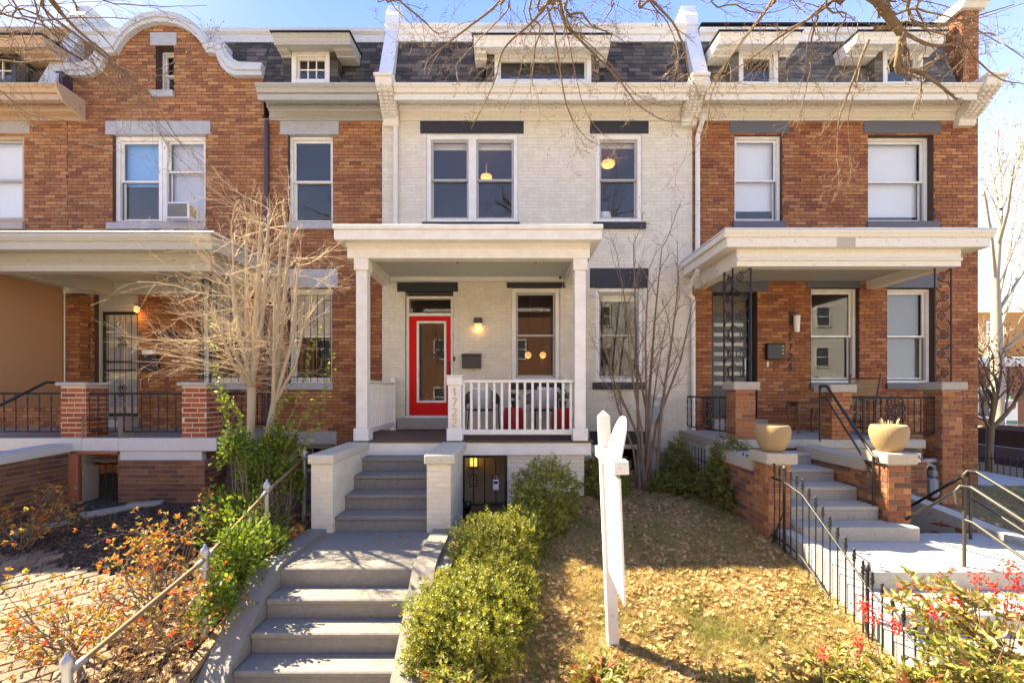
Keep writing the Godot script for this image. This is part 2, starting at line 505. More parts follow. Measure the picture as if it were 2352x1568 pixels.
# lay bricks on a plane: frame maps (along, up, out) to the scene; each brick sits proud of the mortar plane at out = 0
func lay_bricks(parent: Node3D, frame: Transform3D, poly: PackedVector2Array, holes: Array, pal: Array, o := {}) -> void:
	var course: float = o.get("course", 0.0655)
	var len: float = o.get("len", 0.214)
	var joint: float = o.get("joint", 0.010)
	var proud: float = o.get("proud", 0.008)
	var singles: int = o.get("singles", 0)
	var m: Material = M[o.get("mat", "brick")]
	var top := -1e9
	var bot := 1e9
	for p in poly:
		top = maxf(top, p.y)
		bot = minf(bot, p.y)
	var base: float = o.get("base", bot)
	var row := int(floor((bot - base) / course))
	var list := []
	while base + row * course < top - 0.01:
		var y0 := base + row * course
		var yc := y0 + course * 0.5
		var off := (len * 0.5 if row % 2 != 0 else 0.0) + (0.02 * sin(row * 7.3))
		for s in spans(poly, holes, yc):
			var k := int(floor((s[0] - off) / len))
			while off + k * len < s[1]:
				var a: float = maxf(s[0], off + k * len) + joint * 0.5
				var b: float = minf(s[1], off + (k + 1) * len) - joint * 0.5
				k += 1
				if b - a < 0.025: continue
				var hy: float = minf(y0 + course, top) - maxf(y0, bot) - joint
				if hy < 0.015: continue
				var pr := proud + rng.randf_range(-0.0015, 0.0015)
				var xf := frame * Transform3D(Basis.from_euler(Vector3(rng.randf_range(-0.012, 0.012), rng.randf_range(-0.004, 0.004), rng.randf_range(-0.004, 0.004))).scaled_local(Vector3(b - a, hy, 0.03)), Vector3((a + b) * 0.5, maxf(y0, bot) + joint * 0.5 + hy * 0.5, pr - 0.015))
				list.append([xf, rng.randi() % pal.size(), xf.origin.length_squared() - (2.0 if b - a > len * 0.8 else 0.0)])
		row += 1
	var patch := FastNoiseLite.new()
	patch.seed = 31
	patch.frequency = 0.55
	if singles > 0:
		list.sort_custom(func(p, q): return p[2] < q[2])
	if not brick_cache.has(pal): brick_cache[pal] = brick_meshes(pal)
	if white_unit == null: white_unit = MB.new().box(Vector3(-0.5, -0.5, -0.5), Vector3(0.5, 0.5, 0.5), 0.0).mesh()
	var xfs := []
	var cols := []
	for i in list.size():
		if i < singles:
			var b := MeshInstance3D.new()
			b.name = "brick"
			b.mesh = brick_cache[pal][list[i][1]]
			b.material_override = m
			b.transform = list[i][0]
			parent.add_child(b, true)
		else:
			xfs.append(list[i][0])
			var c: Array = pal[list[i][1]]
			var f := rng.randf_range(0.9, 1.1) if pal != CREAM else rng.randf_range(0.985, 1.015)
			if pal != CREAM: f *= 1.0 + 0.28 * patch.get_noise_3dv(list[i][0].origin)
			cols.append(Color(c[0] * f, c[1] * f, c[2] * f))
	if xfs.size():
		copies(parent, "brickwork", white_unit, m, xfs, cols)

func front(z: float) -> Transform3D: return Transform3D(Basis(), Vector3(0, 0, z))
# a plane that faces +x at x, its own x running towards -z
func facing_right(x: float) -> Transform3D: return Transform3D(Basis(Vector3(0, 0, -1), Vector3(0, 1, 0), Vector3(1, 0, 0)), Vector3(x, 0, 0))
# a plane that faces -x at x, its own x running towards +z
func facing_left(x: float) -> Transform3D: return Transform3D(Basis(Vector3(0, 0, 1), Vector3(0, 1, 0), Vector3(-1, 0, 0)), Vector3(x, 0, 0))

# a slab wall facing +z with rectangular openings: face, reveals and back
func wall_mesh(poly: PackedVector2Array, holes: Array, z1: float, z0: float) -> MB:
	var m := MB.new()
	var ys := []
	for p in poly: ys.append(p.y)
	for h in holes:
		ys.append(h.position.y)
		ys.append(h.end.y)
	ys.sort()
	for i in ys.size() - 1:
		var a: float = ys[i]
		var b: float = ys[i + 1]
		if b - a < 1e-4: continue
		var sa := spans(poly, holes, a + (b - a) * 0.001)
		var sb := spans(poly, holes, b - (b - a) * 0.001)
		for k in mini(sa.size(), sb.size()):
			for z in [z1, z0]:
				var q := [Vector3(sa[k][0], a, z), Vector3(sa[k][1], a, z), Vector3(sb[k][1], b, z), Vector3(sb[k][0], b, z)]
				if z == z1: m.quad(q[0], q[1], q[2], q[3])
				else: m.quad(q[3], q[2], q[1], q[0])
	for h in holes:
		var x0: float = h.position.x; var x1: float = h.end.x; var y0: float = h.position.y; var y1: float = h.end.y
		m.quad(Vector3(x0, y0, z0), Vector3(x0, y0, z1), Vector3(x0, y1, z1), Vector3(x0, y1, z0))
		m.quad(Vector3(x1, y0, z1), Vector3(x1, y0, z0), Vector3(x1, y1, z0), Vector3(x1, y1, z1))
		m.quad(Vector3(x0, y0, z0), Vector3(x1, y0, z0), Vector3(x1, y0, z1), Vector3(x0, y0, z1))
		m.quad(Vector3(x0, y1, z1), Vector3(x1, y1, z1), Vector3(x1, y1, z0), Vector3(x0, y1, z0))
	for i in poly.size():
		var a := poly[i]; var b := poly[(i + 1) % poly.size()]
		m.quad(Vector3(a.x, a.y, z0), Vector3(b.x, b.y, z0), Vector3(b.x, b.y, z1), Vector3(a.x, a.y, z1))
	return m

func ring(x0: float, x1: float, y0: float, y1: float, wl: float, wt: float, wb: float, z0: float, z1: float, b := 0.004) -> MB:
	var m := MB.new()
	m.box(Vector3(x0, y0, z0), Vector3(x0 + wl, y1, z1), b)
	m.box(Vector3(x1 - wl, y0, z0), Vector3(x1, y1, z1), b)
	m.box(Vector3(x0 + wl, y1 - wt, z0), Vector3(x1 - wl, y1, z1 - 0.001), b)
	m.box(Vector3(x0 + wl, y0, z0), Vector3(x1 - wl, y0 + wb, z1 - 0.001), b)
	return m

func sheet(x0: float, x1: float, y0: float, y1: float, z: float) -> MB:
	var m := MB.new()
	m.quad(Vector3(x0, y0, z - 0.012), Vector3(x1, y0, z - 0.012), Vector3(x1, y1, z - 0.012), Vector3(x0, y1, z - 0.012))
	m.quad(Vector3(x0, y0, z), Vector3(x1, y0, z), Vector3(x1, y1, z), Vector3(x0, y1, z))
	return m

# a sash window in an opening of the wall plane z; o: trim, sash, lights (columns), meet (fraction), blind, blind_to, screen, grid
func sash_window(house: Node3D, x0: float, x1: float, y0: float, y1: float, z: float, o := {}) -> Node3D:
	var w := holder(house, "window")
	var rec: float = o.get("recess", 0.09)
	var trim: Material = M[o.get("trim", "white_trim")]
	var sash: Material = M[o.get("sash", "white_trim")]
	var cw: float = o.get("casing", 0.055)
	part(w, "frame", ring(x0, x1, y0, y1, cw, cw, cw, z - rec - 0.09, z - rec + 0.03, 0.006), trim)
	var n: int = o.get("lights", 1)
	var ix0 := x0 + cw
	var ix1 := x1 - cw
	var iy0 := y0 + cw
	var iy1 := y1 - cw
	var mull: float = o.get("mullion", 0.12)
	var each := (ix1 - ix0 - mull * (n - 1)) / n
	var sw: float = o.get("stile", 0.042)
	var zf := z - rec - 0.02
	for k in n:
		var a := ix0 + k * (each + mull)
		var b := a + each
		if k > 0:
			part(w, "mullion", box(Vector3(a - mull, iy0, zf - 0.07), Vector3(a, iy1, zf + 0.045), 0.006), trim)
		var my := lerpf(iy0, iy1, o.get("meet", 0.5))
		if o.get("fixed", false):
			part(w, "sash", ring(a, b, iy0, iy1, sw, sw, sw, zf - 0.045, zf, 0.004), sash)
			part(w, "pane", sheet(a + sw, b - sw, iy0 + sw, iy1 - sw, zf - 0.022), M[o.get("pane", "pane")])
			if o.has("grid"):
				var g: Vector2i = o.grid
				var bars := MB.new()
				for q in range(1, g.x):
					var xx := lerpf(a + sw, b - sw, float(q) / g.x)
					bars.box(Vector3(xx - 0.009, iy0 + sw, zf - 0.03), Vector3(xx + 0.009, iy1 - sw, zf - 0.006), 0.002)
				for q in range(1, g.y):
					var yy := lerpf(iy0 + sw, iy1 - sw, float(q) / g.y)
					bars.box(Vector3(a + sw, yy - 0.009, zf - 0.031), Vector3(b - sw, yy + 0.009, zf - 0.007), 0.002)
				part(w, "muntin", bars, sash)
		else:
			part(w, "sash", ring(a, b, my - 0.02, iy1, sw, sw, 0.04, zf - 0.035, zf, 0.004), sash)
			part(w, "sash", ring(a, b, iy0, my + 0.018, sw, 0.038, 0.06, zf - 0.075, zf - 0.04, 0.004), sash)
			part(w, "pane", sheet(a + sw, b - sw, my + 0.02, iy1 - sw, zf - 0.018), M["pane"])
			part(w, "pane", sheet(a + sw, b - sw, iy0 + 0.06, my - 0.02, zf - 0.058), M["pane"])
			if o.get("screen", false):
				part(w, "screen_frame", ring(a + 0.004, b - 0.004, iy0, my - 0.004, 0.022, 0.022, 0.03, zf - 0.03, zf - 0.012, 0.002), M["screen_grey"])
		if o.has("blind"):
			var to := lerpf(iy1, iy0, o.get("blind_to", 1.0))
			var bl := MB.new()
			bl.box(Vector3(a + 0.01, to, zf - 0.13), Vector3(b - 0.01, iy1, zf - 0.125), 0.0)
			bl.box(Vector3(a + 0.01, to - 0.02, zf - 0.136), Vector3(b - 0.01, to, zf - 0.118), 0.004)
			part(w, "blind", bl, M[o.blind])
	return w

# ---------------------------------------------------------------- houses
const ZF := -8.95

func hole(u0: float, u1: float, v0: float, v1: float) -> Rect2:
	return Rect2(fx(u0), fy(v1), fx(u1) - fx(u0), fy(v0) - fy(v1))

func lintel(house: Node3D, u0: float, u1: float, v0: float, v1: float, m: String, proud := 0.014) -> void:
	part(house, "lintel", box(Vector3(fx(u0), fy(v1), ZF - 0.12), Vector3(fx(u1), fy(v0), ZF + proud), 0.006), M[m])

func sill(house: Node3D, u0: float, u1: float, v0: float, v1: float, m: String) -> void:
	part(house, "sill", box(Vector3(fx(u0), fy(v1), ZF - 0.16), Vector3(fx(u1), fy(v0), ZF + 0.05), 0.006), M[m])

# party walls, floors, rear wall and flat roof, so that the rooms behind the panes are dark
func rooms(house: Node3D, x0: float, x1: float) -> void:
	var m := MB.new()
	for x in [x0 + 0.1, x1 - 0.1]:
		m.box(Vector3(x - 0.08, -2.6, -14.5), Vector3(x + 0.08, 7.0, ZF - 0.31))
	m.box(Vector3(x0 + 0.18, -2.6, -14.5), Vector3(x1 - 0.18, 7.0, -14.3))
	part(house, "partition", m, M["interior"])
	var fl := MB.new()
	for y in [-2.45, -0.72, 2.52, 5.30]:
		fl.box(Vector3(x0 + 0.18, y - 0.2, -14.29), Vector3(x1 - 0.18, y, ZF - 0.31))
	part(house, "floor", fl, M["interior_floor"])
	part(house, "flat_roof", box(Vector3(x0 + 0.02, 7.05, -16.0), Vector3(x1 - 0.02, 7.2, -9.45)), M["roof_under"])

func shingles(roof: Node3D, x0: float, x1: float, p0: Vector2, p1: Vector2, gaps: Array, pal: Array, o := {}) -> void:
	# p0, p1: (y, z) at the foot and the head of the slope
	var slope := Vector3(0, p1.x - p0.x, p1.y - p0.y)
	var ln := slope.length()
	var up := slope / ln
	var out := Vector3(1, 0, 0).cross(up)
	var e: float = o.get("exposure", 0.105)
	var row := 0
	var meshes := brick_meshes(pal)
	while row * e < ln - 0.02:
		var s := (row + 0.5) * e
		var x := x0 - rng.randf() * 0.15
		while x < x1:
			var w: float = rng.randf_range(o.get("w0", 0.13), o.get("w1", 0.26))
			var a: float = maxf(x, x0)
			var b: float = minf(x + w, x1)
			x += w
			if b - a < 0.03: continue
			var mid := (a + b) * 0.5
			var skip := false
			for g in gaps:
				if mid > g[0] and mid < g[1] and s < g[2]: skip = true
			if skip: continue
			var basis := Basis(Vector3(1, 0, 0), up, out).rotated(Vector3(1, 0, 0), -0.06 - rng.randf() * 0.03)
			var sh := MeshInstance3D.new()
			sh.name = "shingle"
			sh.mesh = meshes[rng.randi() % meshes.size()] if not o.get("scallop", false) else o.mesh[rng.randi() % o.mesh.size()]
			sh.material_override = M["shingle"]
			var lift: float = 0.012 + rng.randf() * 0.005
			sh.transform = Transform3D(basis.scaled_local(Vector3(b - a - 0.004, e * 1.4, 0.012)), Vector3(mid, p0.x, p0.y) + up * (s + e * 0.2) + out * lift)
			roof.add_child(sh, true)
		row += 1

const SLATE := [[0.064, 0.056, 0.052], [0.095, 0.082, 0.072], [0.134, 0.115, 0.098], [0.048, 0.044, 0.041], [0.175, 0.148, 0.124], [0.079, 0.07, 0.062]]
const SLATE_LIGHT := [[0.124, 0.115, 0.102], [0.154, 0.145, 0.126], [0.185, 0.175, 0.149], [0.103, 0.095, 0.084], [0.216, 0.2, 0.167], [0.139, 0.13, 0.112]]
const SLATE_GREEN := [[0.060, 0.068, 0.060], [0.075, 0.082, 0.072], [0.05, 0.058, 0.052], [0.085, 0.088, 0.075]]

func mansard(house: Node3D, x0: float, x1: float, gaps: Array, pal: Array, o := {}) -> Node3D:
	var dz: float = o.get("back", 0.0)
	var p0 := Vector2(5.68, -8.80 - dz)
	var p1 := Vector2(7.10, -9.24 - dz)
	var cut: float = o.get("from", 0.0)
	p0 = p0.lerp(p1, cut)
	var m := MB.new()
	m.prism(PackedVector2Array([Vector2(p0.y, p0.x), Vector2(p1.y, p1.x), Vector2(p1.y - 0.2, p1.x), Vector2(p0.y - 0.2, p0.x)]), x0, x1, Transform3D(Basis(Vector3(0, 0, 1), Vector3(0, 1, 0), Vector3(1, 0, 0)), Vector3.ZERO))
	var r := part(house, "roof", m, M["roof_under"])
	shingles(r, x0, x1, p0, p1, gaps, pal, o)
	return r

func parapet(house: Node3D, x0: float, x1: float, m: String) -> void:
	var side := [[-8.62, 5.60], [-8.62, 5.82], [-9.22, 7.28], [-9.22, 7.62], [-9.36, 7.86], [-9.36, 7.92], [-9.86, 7.92], [-9.86, 5.6]]
	part(house, "parapet", MB.new().run_x(side, x0, x1, 0.0), M[m])
	var caps := MB.new()
	for k in 3:
		caps.box(Vector3(x0 - 0.012, 7.40 + k * 0.17, -9.9), Vector3(x1 + 0.012, 7.43 + k * 0.17, -9.20 - k * 0.05), 0.004)
	part(house, "parapet_band", caps, M[m])

const CORNICE := [[0.0, 5.295], [0.05, 5.295], [0.05, 5.32], [0.085, 5.325], [0.085, 5.345], [0.06, 5.36], [0.06, 5.44], [0.09, 5.445], [0.11, 5.47], [0.16, 5.475], [0.16, 5.53], [0.20, 5.545], [0.44, 5.545], [0.44, 5.42], [0.475, 5.42], [0.475, 5.52], [0.455, 5.525], [0.455, 5.54], [0.50, 5.548], [0.515, 5.58], [0.54, 5.605], [0.565, 5.612], [0.565, 5.63], [0.585, 5.64], [0.585, 5.668], [0.0, 5.72]]

func cornice(house: Node3D, x0: float, x1: float, m: String, rows := true) -> void:
	var c := part(house, "cornice", MB.new().run_x(CORNICE, x0, x1, ZF), M[m])
	if rows:
		var eggs := MB.new()
		var x := x0 + 0.04
		while x < x1 - 0.03:
			eggs.box(Vector3(x - 0.015, 5.478, ZF + 0.15), Vector3(x + 0.015, 5.524, ZF + 0.195), 0.010)
			x += 0.044
		part(c, "egg_and_dart_band", eggs, M[m])

func console(house: Node3D, x0: float, x1: float, m: String) -> void:
	var p := [[0.0, 5.16], [0.10, 5.16], [0.13, 5.20], [0.13, 5.27], [0.17, 5.29], [0.24, 5.31], [0.30, 5.36], [0.335, 5.43], [0.37, 5.49], [0.44, 5.53], [0.55, 5.57], [0.62, 5.62], [0.64, 5.67], [0.64, 5.74], [0.0, 5.80]]
	var c := part(house, "console", MB.new().run_x(p, x0, x1, ZF), M[m])
	var beads := MB.new()
	var w := (x1 - x0) / 3.0
	for k in 3:
		for i in 9:
			var t := i / 8.0
			var zo := lerpf(0.22, 0.60, t)
			var yy := lerpf(5.295, 5.60, t * t * 0.4 + t * 0.6)
			beads.box(Vector3(x0 + w * (k + 0.2), yy - 0.02, ZF + zo - 0.02), Vector3(x0 + w * (k + 0.8), yy + 0.02, ZF + zo + 0.03), 0.014)
	part(c, "scroll_beads", beads, M[m])
	part(c, "console_cap", box(Vector3(x0 - 0.025, 5.742, ZF), Vector3(x1 + 0.025, 5.80, ZF + 0.68), 0.01), M[m])

# a dormer: window between wx0 and wx1 (frame), hood between hx0 and hx1
func dormer(house: Node3D, wx0: float, wx1: float, hx0: float, hx1: float, pal: Array, m: String, o := {}) -> void:
	var d := holder(house, "dormer")
	var zw := -8.80
	var y0 := 5.72
	var y1: float = o.get("y1", 6.54)
	var hs: float = o.get("lift", 0.04)
	var ck := 0.15
	var body := MB.new()
	body.box(Vector3(wx0 - ck, y0, -9.5), Vector3(wx0, y1 + 0.02, zw - 0.02))
	body.box(Vector3(wx1, y0, -9.5), Vector3(wx1 + ck, y1 + 0.02, zw - 0.02))
	part(d, "cheek", body, M["roof_under"])
	var sh := MB.new()
	sh.tint = true
	for s in 2:
		for k in 8:
			var p: Array = pal[rng.randi() % pal.size()]
			sh.col = Color(p[0], p[1], p[2])
			var ya := y0 + 0.2 + k * 0.078
			var xa: float = (wx0 - ck) if s == 0 else wx1
			sh.box(Vector3(xa - 0.006, ya, zw - 0.03), Vector3(xa + ck + 0.006, ya + 0.074, zw + 0.004), 0.002)
			var xs: float = wx0 - ck - 0.012 if s == 0 else wx1 + ck
			for q in 4:
				var p2: Array = pal[rng.randi() % pal.size()]
				sh.col = Color(p2[0], p2[1], p2[2])
				sh.box(Vector3(xs, ya, zw - 0.02 - q * 0.14 - 0.135), Vector3(xs + 0.012, ya + 0.074, zw - 0.02 - q * 0.14), 0.002)
	part(d, "cheek_shingles", sh, M["shingle"])
	# window
	var gy0: float = o.get("gy0", 5.93)
	part(d, "frame", ring(wx0, wx1, gy0, y1 - 0.0, 0.085, 0.10, 0.09, zw - 0.12, zw + 0.02, 0.006), M[o.get("frame", "white_trim")])
	part(d, "sash", ring(wx0 + 0.085, wx1 - 0.085, gy0 + 0.09, y1 - 0.10, 0.035, 0.035, 0.035, zw - 0.10, zw - 0.05, 0.003), M[o.get("sash", "white_trim")])
	part(d, "pane", sheet(wx0 + 0.12, wx1 - 0.12, gy0 + 0.125, y1 - 0.135, zw - 0.075), M["pane"])
	part(d, "room_wall", box(Vector3(wx0, gy0, -9.45), Vector3(wx1, y1, -9.40)), M["interior"])
	if o.has("grid"):
		var bars := MB.new()
		var g: Vector2i = o.grid
		for q in range(1, g.x):
			var xx := lerpf(wx0 + 0.12, wx1 - 0.12, float(q) / g.x)
			bars.box(Vector3(xx - 0.011, gy0 + 0.12, zw - 0.085), Vector3(xx + 0.011, y1 - 0.13, zw - 0.055), 0.002)
		for q in range(1, g.y):
			var yy := lerpf(gy0 + 0.12, y1 - 0.13, float(q) / g.y)
			bars.box(Vector3(wx0 + 0.12, yy - 0.011, zw - 0.086), Vector3(wx1 - 0.12, yy + 0.011, zw - 0.056), 0.002)
		part(d, "muntin", bars, M["white_trim"])
	part(d, "apron", box(Vector3(wx0 - 0.06, gy0 - 0.06, zw - 0.1), Vector3(wx1 + 0.06, gy0 - 0.002, zw + 0.05), 0.006), M[o.get("frame", "white_trim")])
	# hood with moulded front and returns
	var prof := [[-0.7, 6.50], [0.03, 6.46], [0.10, 6.415], [0.27, 6.385], [0.30, 6.385], [0.30, 6.42], [0.315, 6.435], [0.33, 6.48], [0.37, 6.515], [0.37, 6.55], [-0.7, 6.66]]
	for q in prof: q[1] += hs
	part(d, "hood", MB.new().run_x(prof, hx0, hx1, zw), M[m])
	part(d, "hood_roof", MB.new().run_x([[-0.75, 6.665 + hs], [0.40, 6.553 + hs], [0.40, 6.572 + hs], [-0.75, 6.69 + hs]], hx0 - 0.03, hx1 + 0.03, zw), M["roof_under"])
	for xs in [[hx0, maxf(hx0 + 0.2, wx0 - ck)], [minf(hx1 - 0.2, wx1 + ck), hx1]]:
		var br := MB.new().run_x([[-0.25, 6.34 + hs], [0.02, 6.345 + hs], [0.04, 6.365 + hs], [0.16, 6.375 + hs], [0.18, 6.39 + hs], [0.26, 6.40 + hs], [-0.25, 6.50 + hs]], xs[0], xs[1], zw)
		part(d, "hood_return", br, M[m])

func downspout(house: Node3D, pts: Array, m: String, r := 0.045) -> void:
	var b := MB.new()
	for i in pts.size() - 1:
		b.bar(pts[i], pts[i + 1], r, 8)
	part(house, "downspout", b, M[m])

func spiral(c: Vector3, r0: float, turns: float, start: float, flip: float, basis := Basis(), steps := 20) -> Array:
	var out := []
	for i in steps + 1:
		var t := float(i) / steps
		var a := start + flip * t * TAU * turns
		var r := r0 * (1.0 - 0.82 * t)
		out.append(c + basis * Vector3(cos(a) * r, sin(a) * r, 0))
	return out

func text_mesh(s: String, size: float, depth := 0.012) -> TextMesh:
	var t := TextMesh.new()
	t.text = s
	var f := SystemFont.new()
	f.font_names = PackedStringArray(["Droid Sans"])
	t.font = f
	t.font_size = 64
	t.pixel_size = size / 46.0
	t.depth = depth
	return t

# a box stair flight descending towards +z: list of [z of nosing, y of tread] from the top, x range
func stair_mesh(x0: float, x1: float, steps: Array, zback: float, ybot: float, nose := 0.02) -> MB:
	var m := MB.new()
	var zb := zback
	for s in steps:
		m.box(Vector3(x0, s[1] - 0.055, zb), Vector3(x1, s[1], s[0] + nose), 0.012)
		m.box(Vector3(x0 + 0.001, ybot, zb), Vector3(x1 - 0.001, s[1] - 0.054, s[0]), 0.004)
		zb = s[0] + 0.0005
	return m

func house_1722() -> void:
	var x0 := fx(877)
	var x1 := fx(1591)
	var h := thing("row_house", "white painted brick row house with red front door and white square-post porch", "house", Vector3((x0 + x1) / 2, -1.75, ZF))
	var holes := [hole(979, 1190, 308, 511), hole(1368, 1475, 308, 511), hole(930, 1041, 670, 967), hole(1175, 1286, 661, 878), hole(1368, 1477, 661, 878), hole(1366, 1478, 1020, 1092)]
	var poly := rect_poly(x0, x1, -2.3, 5.72)
	var w := part(h, "wall", wall_mesh(poly, holes, ZF - 0.004, ZF - 0.3), M["mortar_cream"])
	lay_bricks(w, front(ZF - 0.004), rect_poly(x0, x1, -2.3, 5.32), holes, CREAM, {mat = "painted_brick", singles = 300, proud = 0.0045, joint = 0.007, len = 0.21})
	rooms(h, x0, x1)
	for l in [[965, 1203, 277, 307], [1355, 1490, 276, 307], [912, 1052, 636, 670], [1164, 1299, 616, 661], [1355, 1489, 616, 661], [1354, 1490, 990, 1020]]:
		lintel(h, l[0], l[1], l[2], l[3], "navy")
	for l in [[970, 1194, 511, 526], [1362, 1483, 511, 526], [1168, 1296, 878, 894], [1361, 1483, 878, 894]]:
		sill(h, l[0], l[1], l[2], l[3], "navy")
	sash_window(h, fx(979), fx(1190), fy(511), fy(308), ZF, {lights = 2, casing = 0.085, mullion = 0.15, sash = "sash_grey", recess = 0.05, blind = "blind_warm", blind_to = 0.07})
	sash_window(h, fx(1368), fx(1475), fy(511), fy(308), ZF, {casing = 0.085, sash = "sash_grey", recess = 0.05, blind = "blind_warm", blind_to = 0.05})
	sash_window(h, fx(1175), fx(1286), fy(878), fy(661), ZF, {casing = 0.085, sash = "sash_grey", recess = 0.05})
	sash_window(h, fx(1368), fx(1477), fy(878), fy(661), ZF, {casing = 0.075, sash = "sash_grey", recess = 0.05, blind = "blind_warm", blind_to = 0.08})
	sash_window(h, fx(1366), fx(1478), fy(1092), fy(1020), ZF, {casing = 0.06, fixed = true, recess = 0.05})
	# front door with transom
	var d := holder(h, "door")
	part(d, "frame", ring(fx(931), fx(1040), fy(957), fy(678), 0.05, 0.05, 0.02, ZF - 0.24, ZF - 0.06, 0.006), M["white_trim"])
	part(d, "transom_bar", box(Vector3(fx(935), fy(724), ZF - 0.22), Vector3(fx(1037), fy(717), ZF - 0.075), 0.004), M["white_trim"])
	part(d, "transom_pane", sheet(fx(936), fx(1036), fy(717), fy(684), ZF - 0.15), M["pane"])
	var leaf := MB.new()
	var dx0 := fx(936.5)
	var dx1 := fx(1035.5)
	var dy0 := fy(954)
	var dy1 := fy(724.5)
	var px0 := fx(954)
	var px1 := fx(1023)
	var py0 := fy(925)
	var py1 := fy(735)
	for b in [[dx0, px0, dy0, dy1], [px1, dx1, dy0, dy1], [px0, px1, dy0, py0], [px0, px1, py1, dy1]]:
		leaf.box(Vector3(b[0], b[2], ZF - 0.17), Vector3(b[1], b[3], ZF - 0.125), 0.0)
	part(d, "leaf", leaf, M["door_red"])
	part(d, "glass_frame", ring(px0, px1, py0, py1, 0.045, 0.045, 0.045, ZF - 0.178, ZF - 0.108, 0.006), M["white_trim"])
	part(d, "pane", sheet(px0 + 0.04, px1 - 0.04, py0 + 0.04, py1 - 0.04, ZF - 0.145), M["pane"])
	part(d, "keypad_lock", box(Vector3(fx(1028.5), fy(839), ZF - 0.125), Vector3(fx(1036), fy(828), ZF - 0.10), 0.008), M["black_plastic"])
	var hd := box(Vector3(fx(1028.5), fy(862), ZF - 0.125), Vector3(fx(1036), fy(842), ZF - 0.108), 0.006)
	hd.tube([Vector3(fx(1032), fy(845), ZF - 0.1), Vector3(fx(1032), fy(847), ZF - 0.06), Vector3(fx(1032), fy(858), ZF - 0.06), Vector3(fx(1032), fy(860), ZF - 0.11)], [0.01], 6)
	part(d, "handle", hd, M["black_plastic"])
	part(h, "doorstep", box(Vector3(fx(917), -0.75, ZF - 0.2), Vector3(fx(1041), fy(960), ZF + 0.17), 0.01), M["concrete"])
	part(h, "threshold", box(Vector3(fx(930), fy(960) + 0.001, ZF - 0.25), Vector3(fx(1041), fy(955.5), ZF + 0.02), 0.006), M["white_trim"])
	# roof
	var g0 := wx(1136, 8.8)
	var g1 := wx(1358, 8.8)
	mansard(h, -2.4, 3.52, [[g0 - 0.16, g1 + 0.16, 1.0]], SLATE)
	part(h, "roof_fascia", MB.new().run_x([[-0.3, 7.04], [0.03, 7.04], [0.03, 7.16], [0.06, 7.18], [0.06, 7.26], [0.10, 7.30], [0.10, 7.36], [-0.3, 7.40]], -2.3, 3.52, -9.20), M["white_trim"])
	dormer(h, g0, g1, wx(1087, 8.4), wx(1404, 8.4), SLATE, "white_trim")
	cornice(h, -2.19, 3.30, "cream")
	parapet(h, -2.56, -2.29, "metal_white")
	parapet(h, 3.50, 3.78, "metal_white")
	console(h, -2.50, -2.20, "cream")
	console(h, 3.31, 3.60, "cream")
	downspout(h, [Vector3(fx(910), 5.32, ZF + 0.06), Vector3(fx(910), 2.4, ZF + 0.06)], "cream", 0.05)
	downspout(h, [Vector3(fx(846), 2.1, ZF + 0.09), Vector3(fx(846), -1.0, ZF + 0.09)], "white_trim", 0.04)

	# ---- porch
	var pz := -6.98
	var fl := -0.765
	var deck := holder(h, "deck")
	for k in 14:
		var zz := pz + 0.03 - k * 0.14
		var b := MB.new()
		b.tint = true
		var f := rng.randf_range(0.85, 1.12)
		b.col = Color(0.13 * f, 0.085 * f, 0.065 * f)
		b.box(Vector3(-2.60, fl - 0.03, zz - 0.136), Vector3(1.25, fl, zz), 0.004)
		part(deck, "deck_board", b, M["deck"])
	part(h, "deck_fascia", box(Vector3(-2.55, fl - 0.225, pz - 0.05), Vector3(1.22, fl - 0.031, pz + 0.0), 0.005), M["white_trim"])
	part(h, "deck_side", box(Vector3(1.17, fl - 0.225, ZF + 0.02), Vector3(1.219, fl - 0.031, pz - 0.051), 0.004), M["white_trim"])
	part(h, "deck_side", box(Vector3(-2.549, fl - 0.225, ZF + 0.02), Vector3(-2.50, fl - 0.031, pz - 0.051), 0.004), M["white_trim"])
	# under the deck: painted brick wall with the basement gate
	var uw := wall_mesh(rect_poly(-0.78, 1.12, -2.3, fl - 0.226), [Rect2(-0.77, -2.31, 0.70, 1.31)], pz - 0.06, pz - 0.30)
	var uwp := part(h, "porch_base_wall", uw, M["mortar_cream"])
	lay_bricks(uwp, front(pz - 0.06), rect_poly(-0.07, 1.12, -2.3, fl - 0.226), [], CREAM, {mat = "painted_brick", proud = 0.005})
	var uws := part(h, "porch_base_side", box(Vector3(0.9, -2.3, ZF + 0.02), Vector3(1.12, fl - 0.226, pz - 0.301)), M["mortar_cream"])
	lay_bricks(uws, facing_right(1.12), rect_poly(-pz + 0.301, -ZF - 0.02, -2.3, fl - 0.226), [], CREAM, {mat = "painted_brick", proud = 0.005})
	# roof
	var rx0 := wx(767, 6.70)
	var rx1 := wx(1383, 6.70)
	var rz := -6.70
	part(h, "porch_roof", box(Vector3(rx0 + 0.02, 2.36, ZF + 0.005), Vector3(rx1 - 0.02, 2.44, rz - 0.02)), M["metal_white"])
	part(h, "porch_fascia", box(Vector3(rx0, 2.225, rz - 0.04), Vector3(rx1, 2.372, rz), 0.006), M["white_trim"])
	part(h, "porch_gutter_edge", box(Vector3(rx0 - 0.015, 2.374, rz - 0.06), Vector3(rx1 + 0.015, 2.445, rz + 0.025), 0.008), M["white_trim"])
	for xs in [[rx0, rx0 + 0.04], [rx1 - 0.04, rx1]]:
		part(h, "porch_fascia", box(Vector3(xs[0], 2.225, ZF + 0.005), Vector3(xs[1], 2.372, rz - 0.041), 0.004), M["white_trim"])
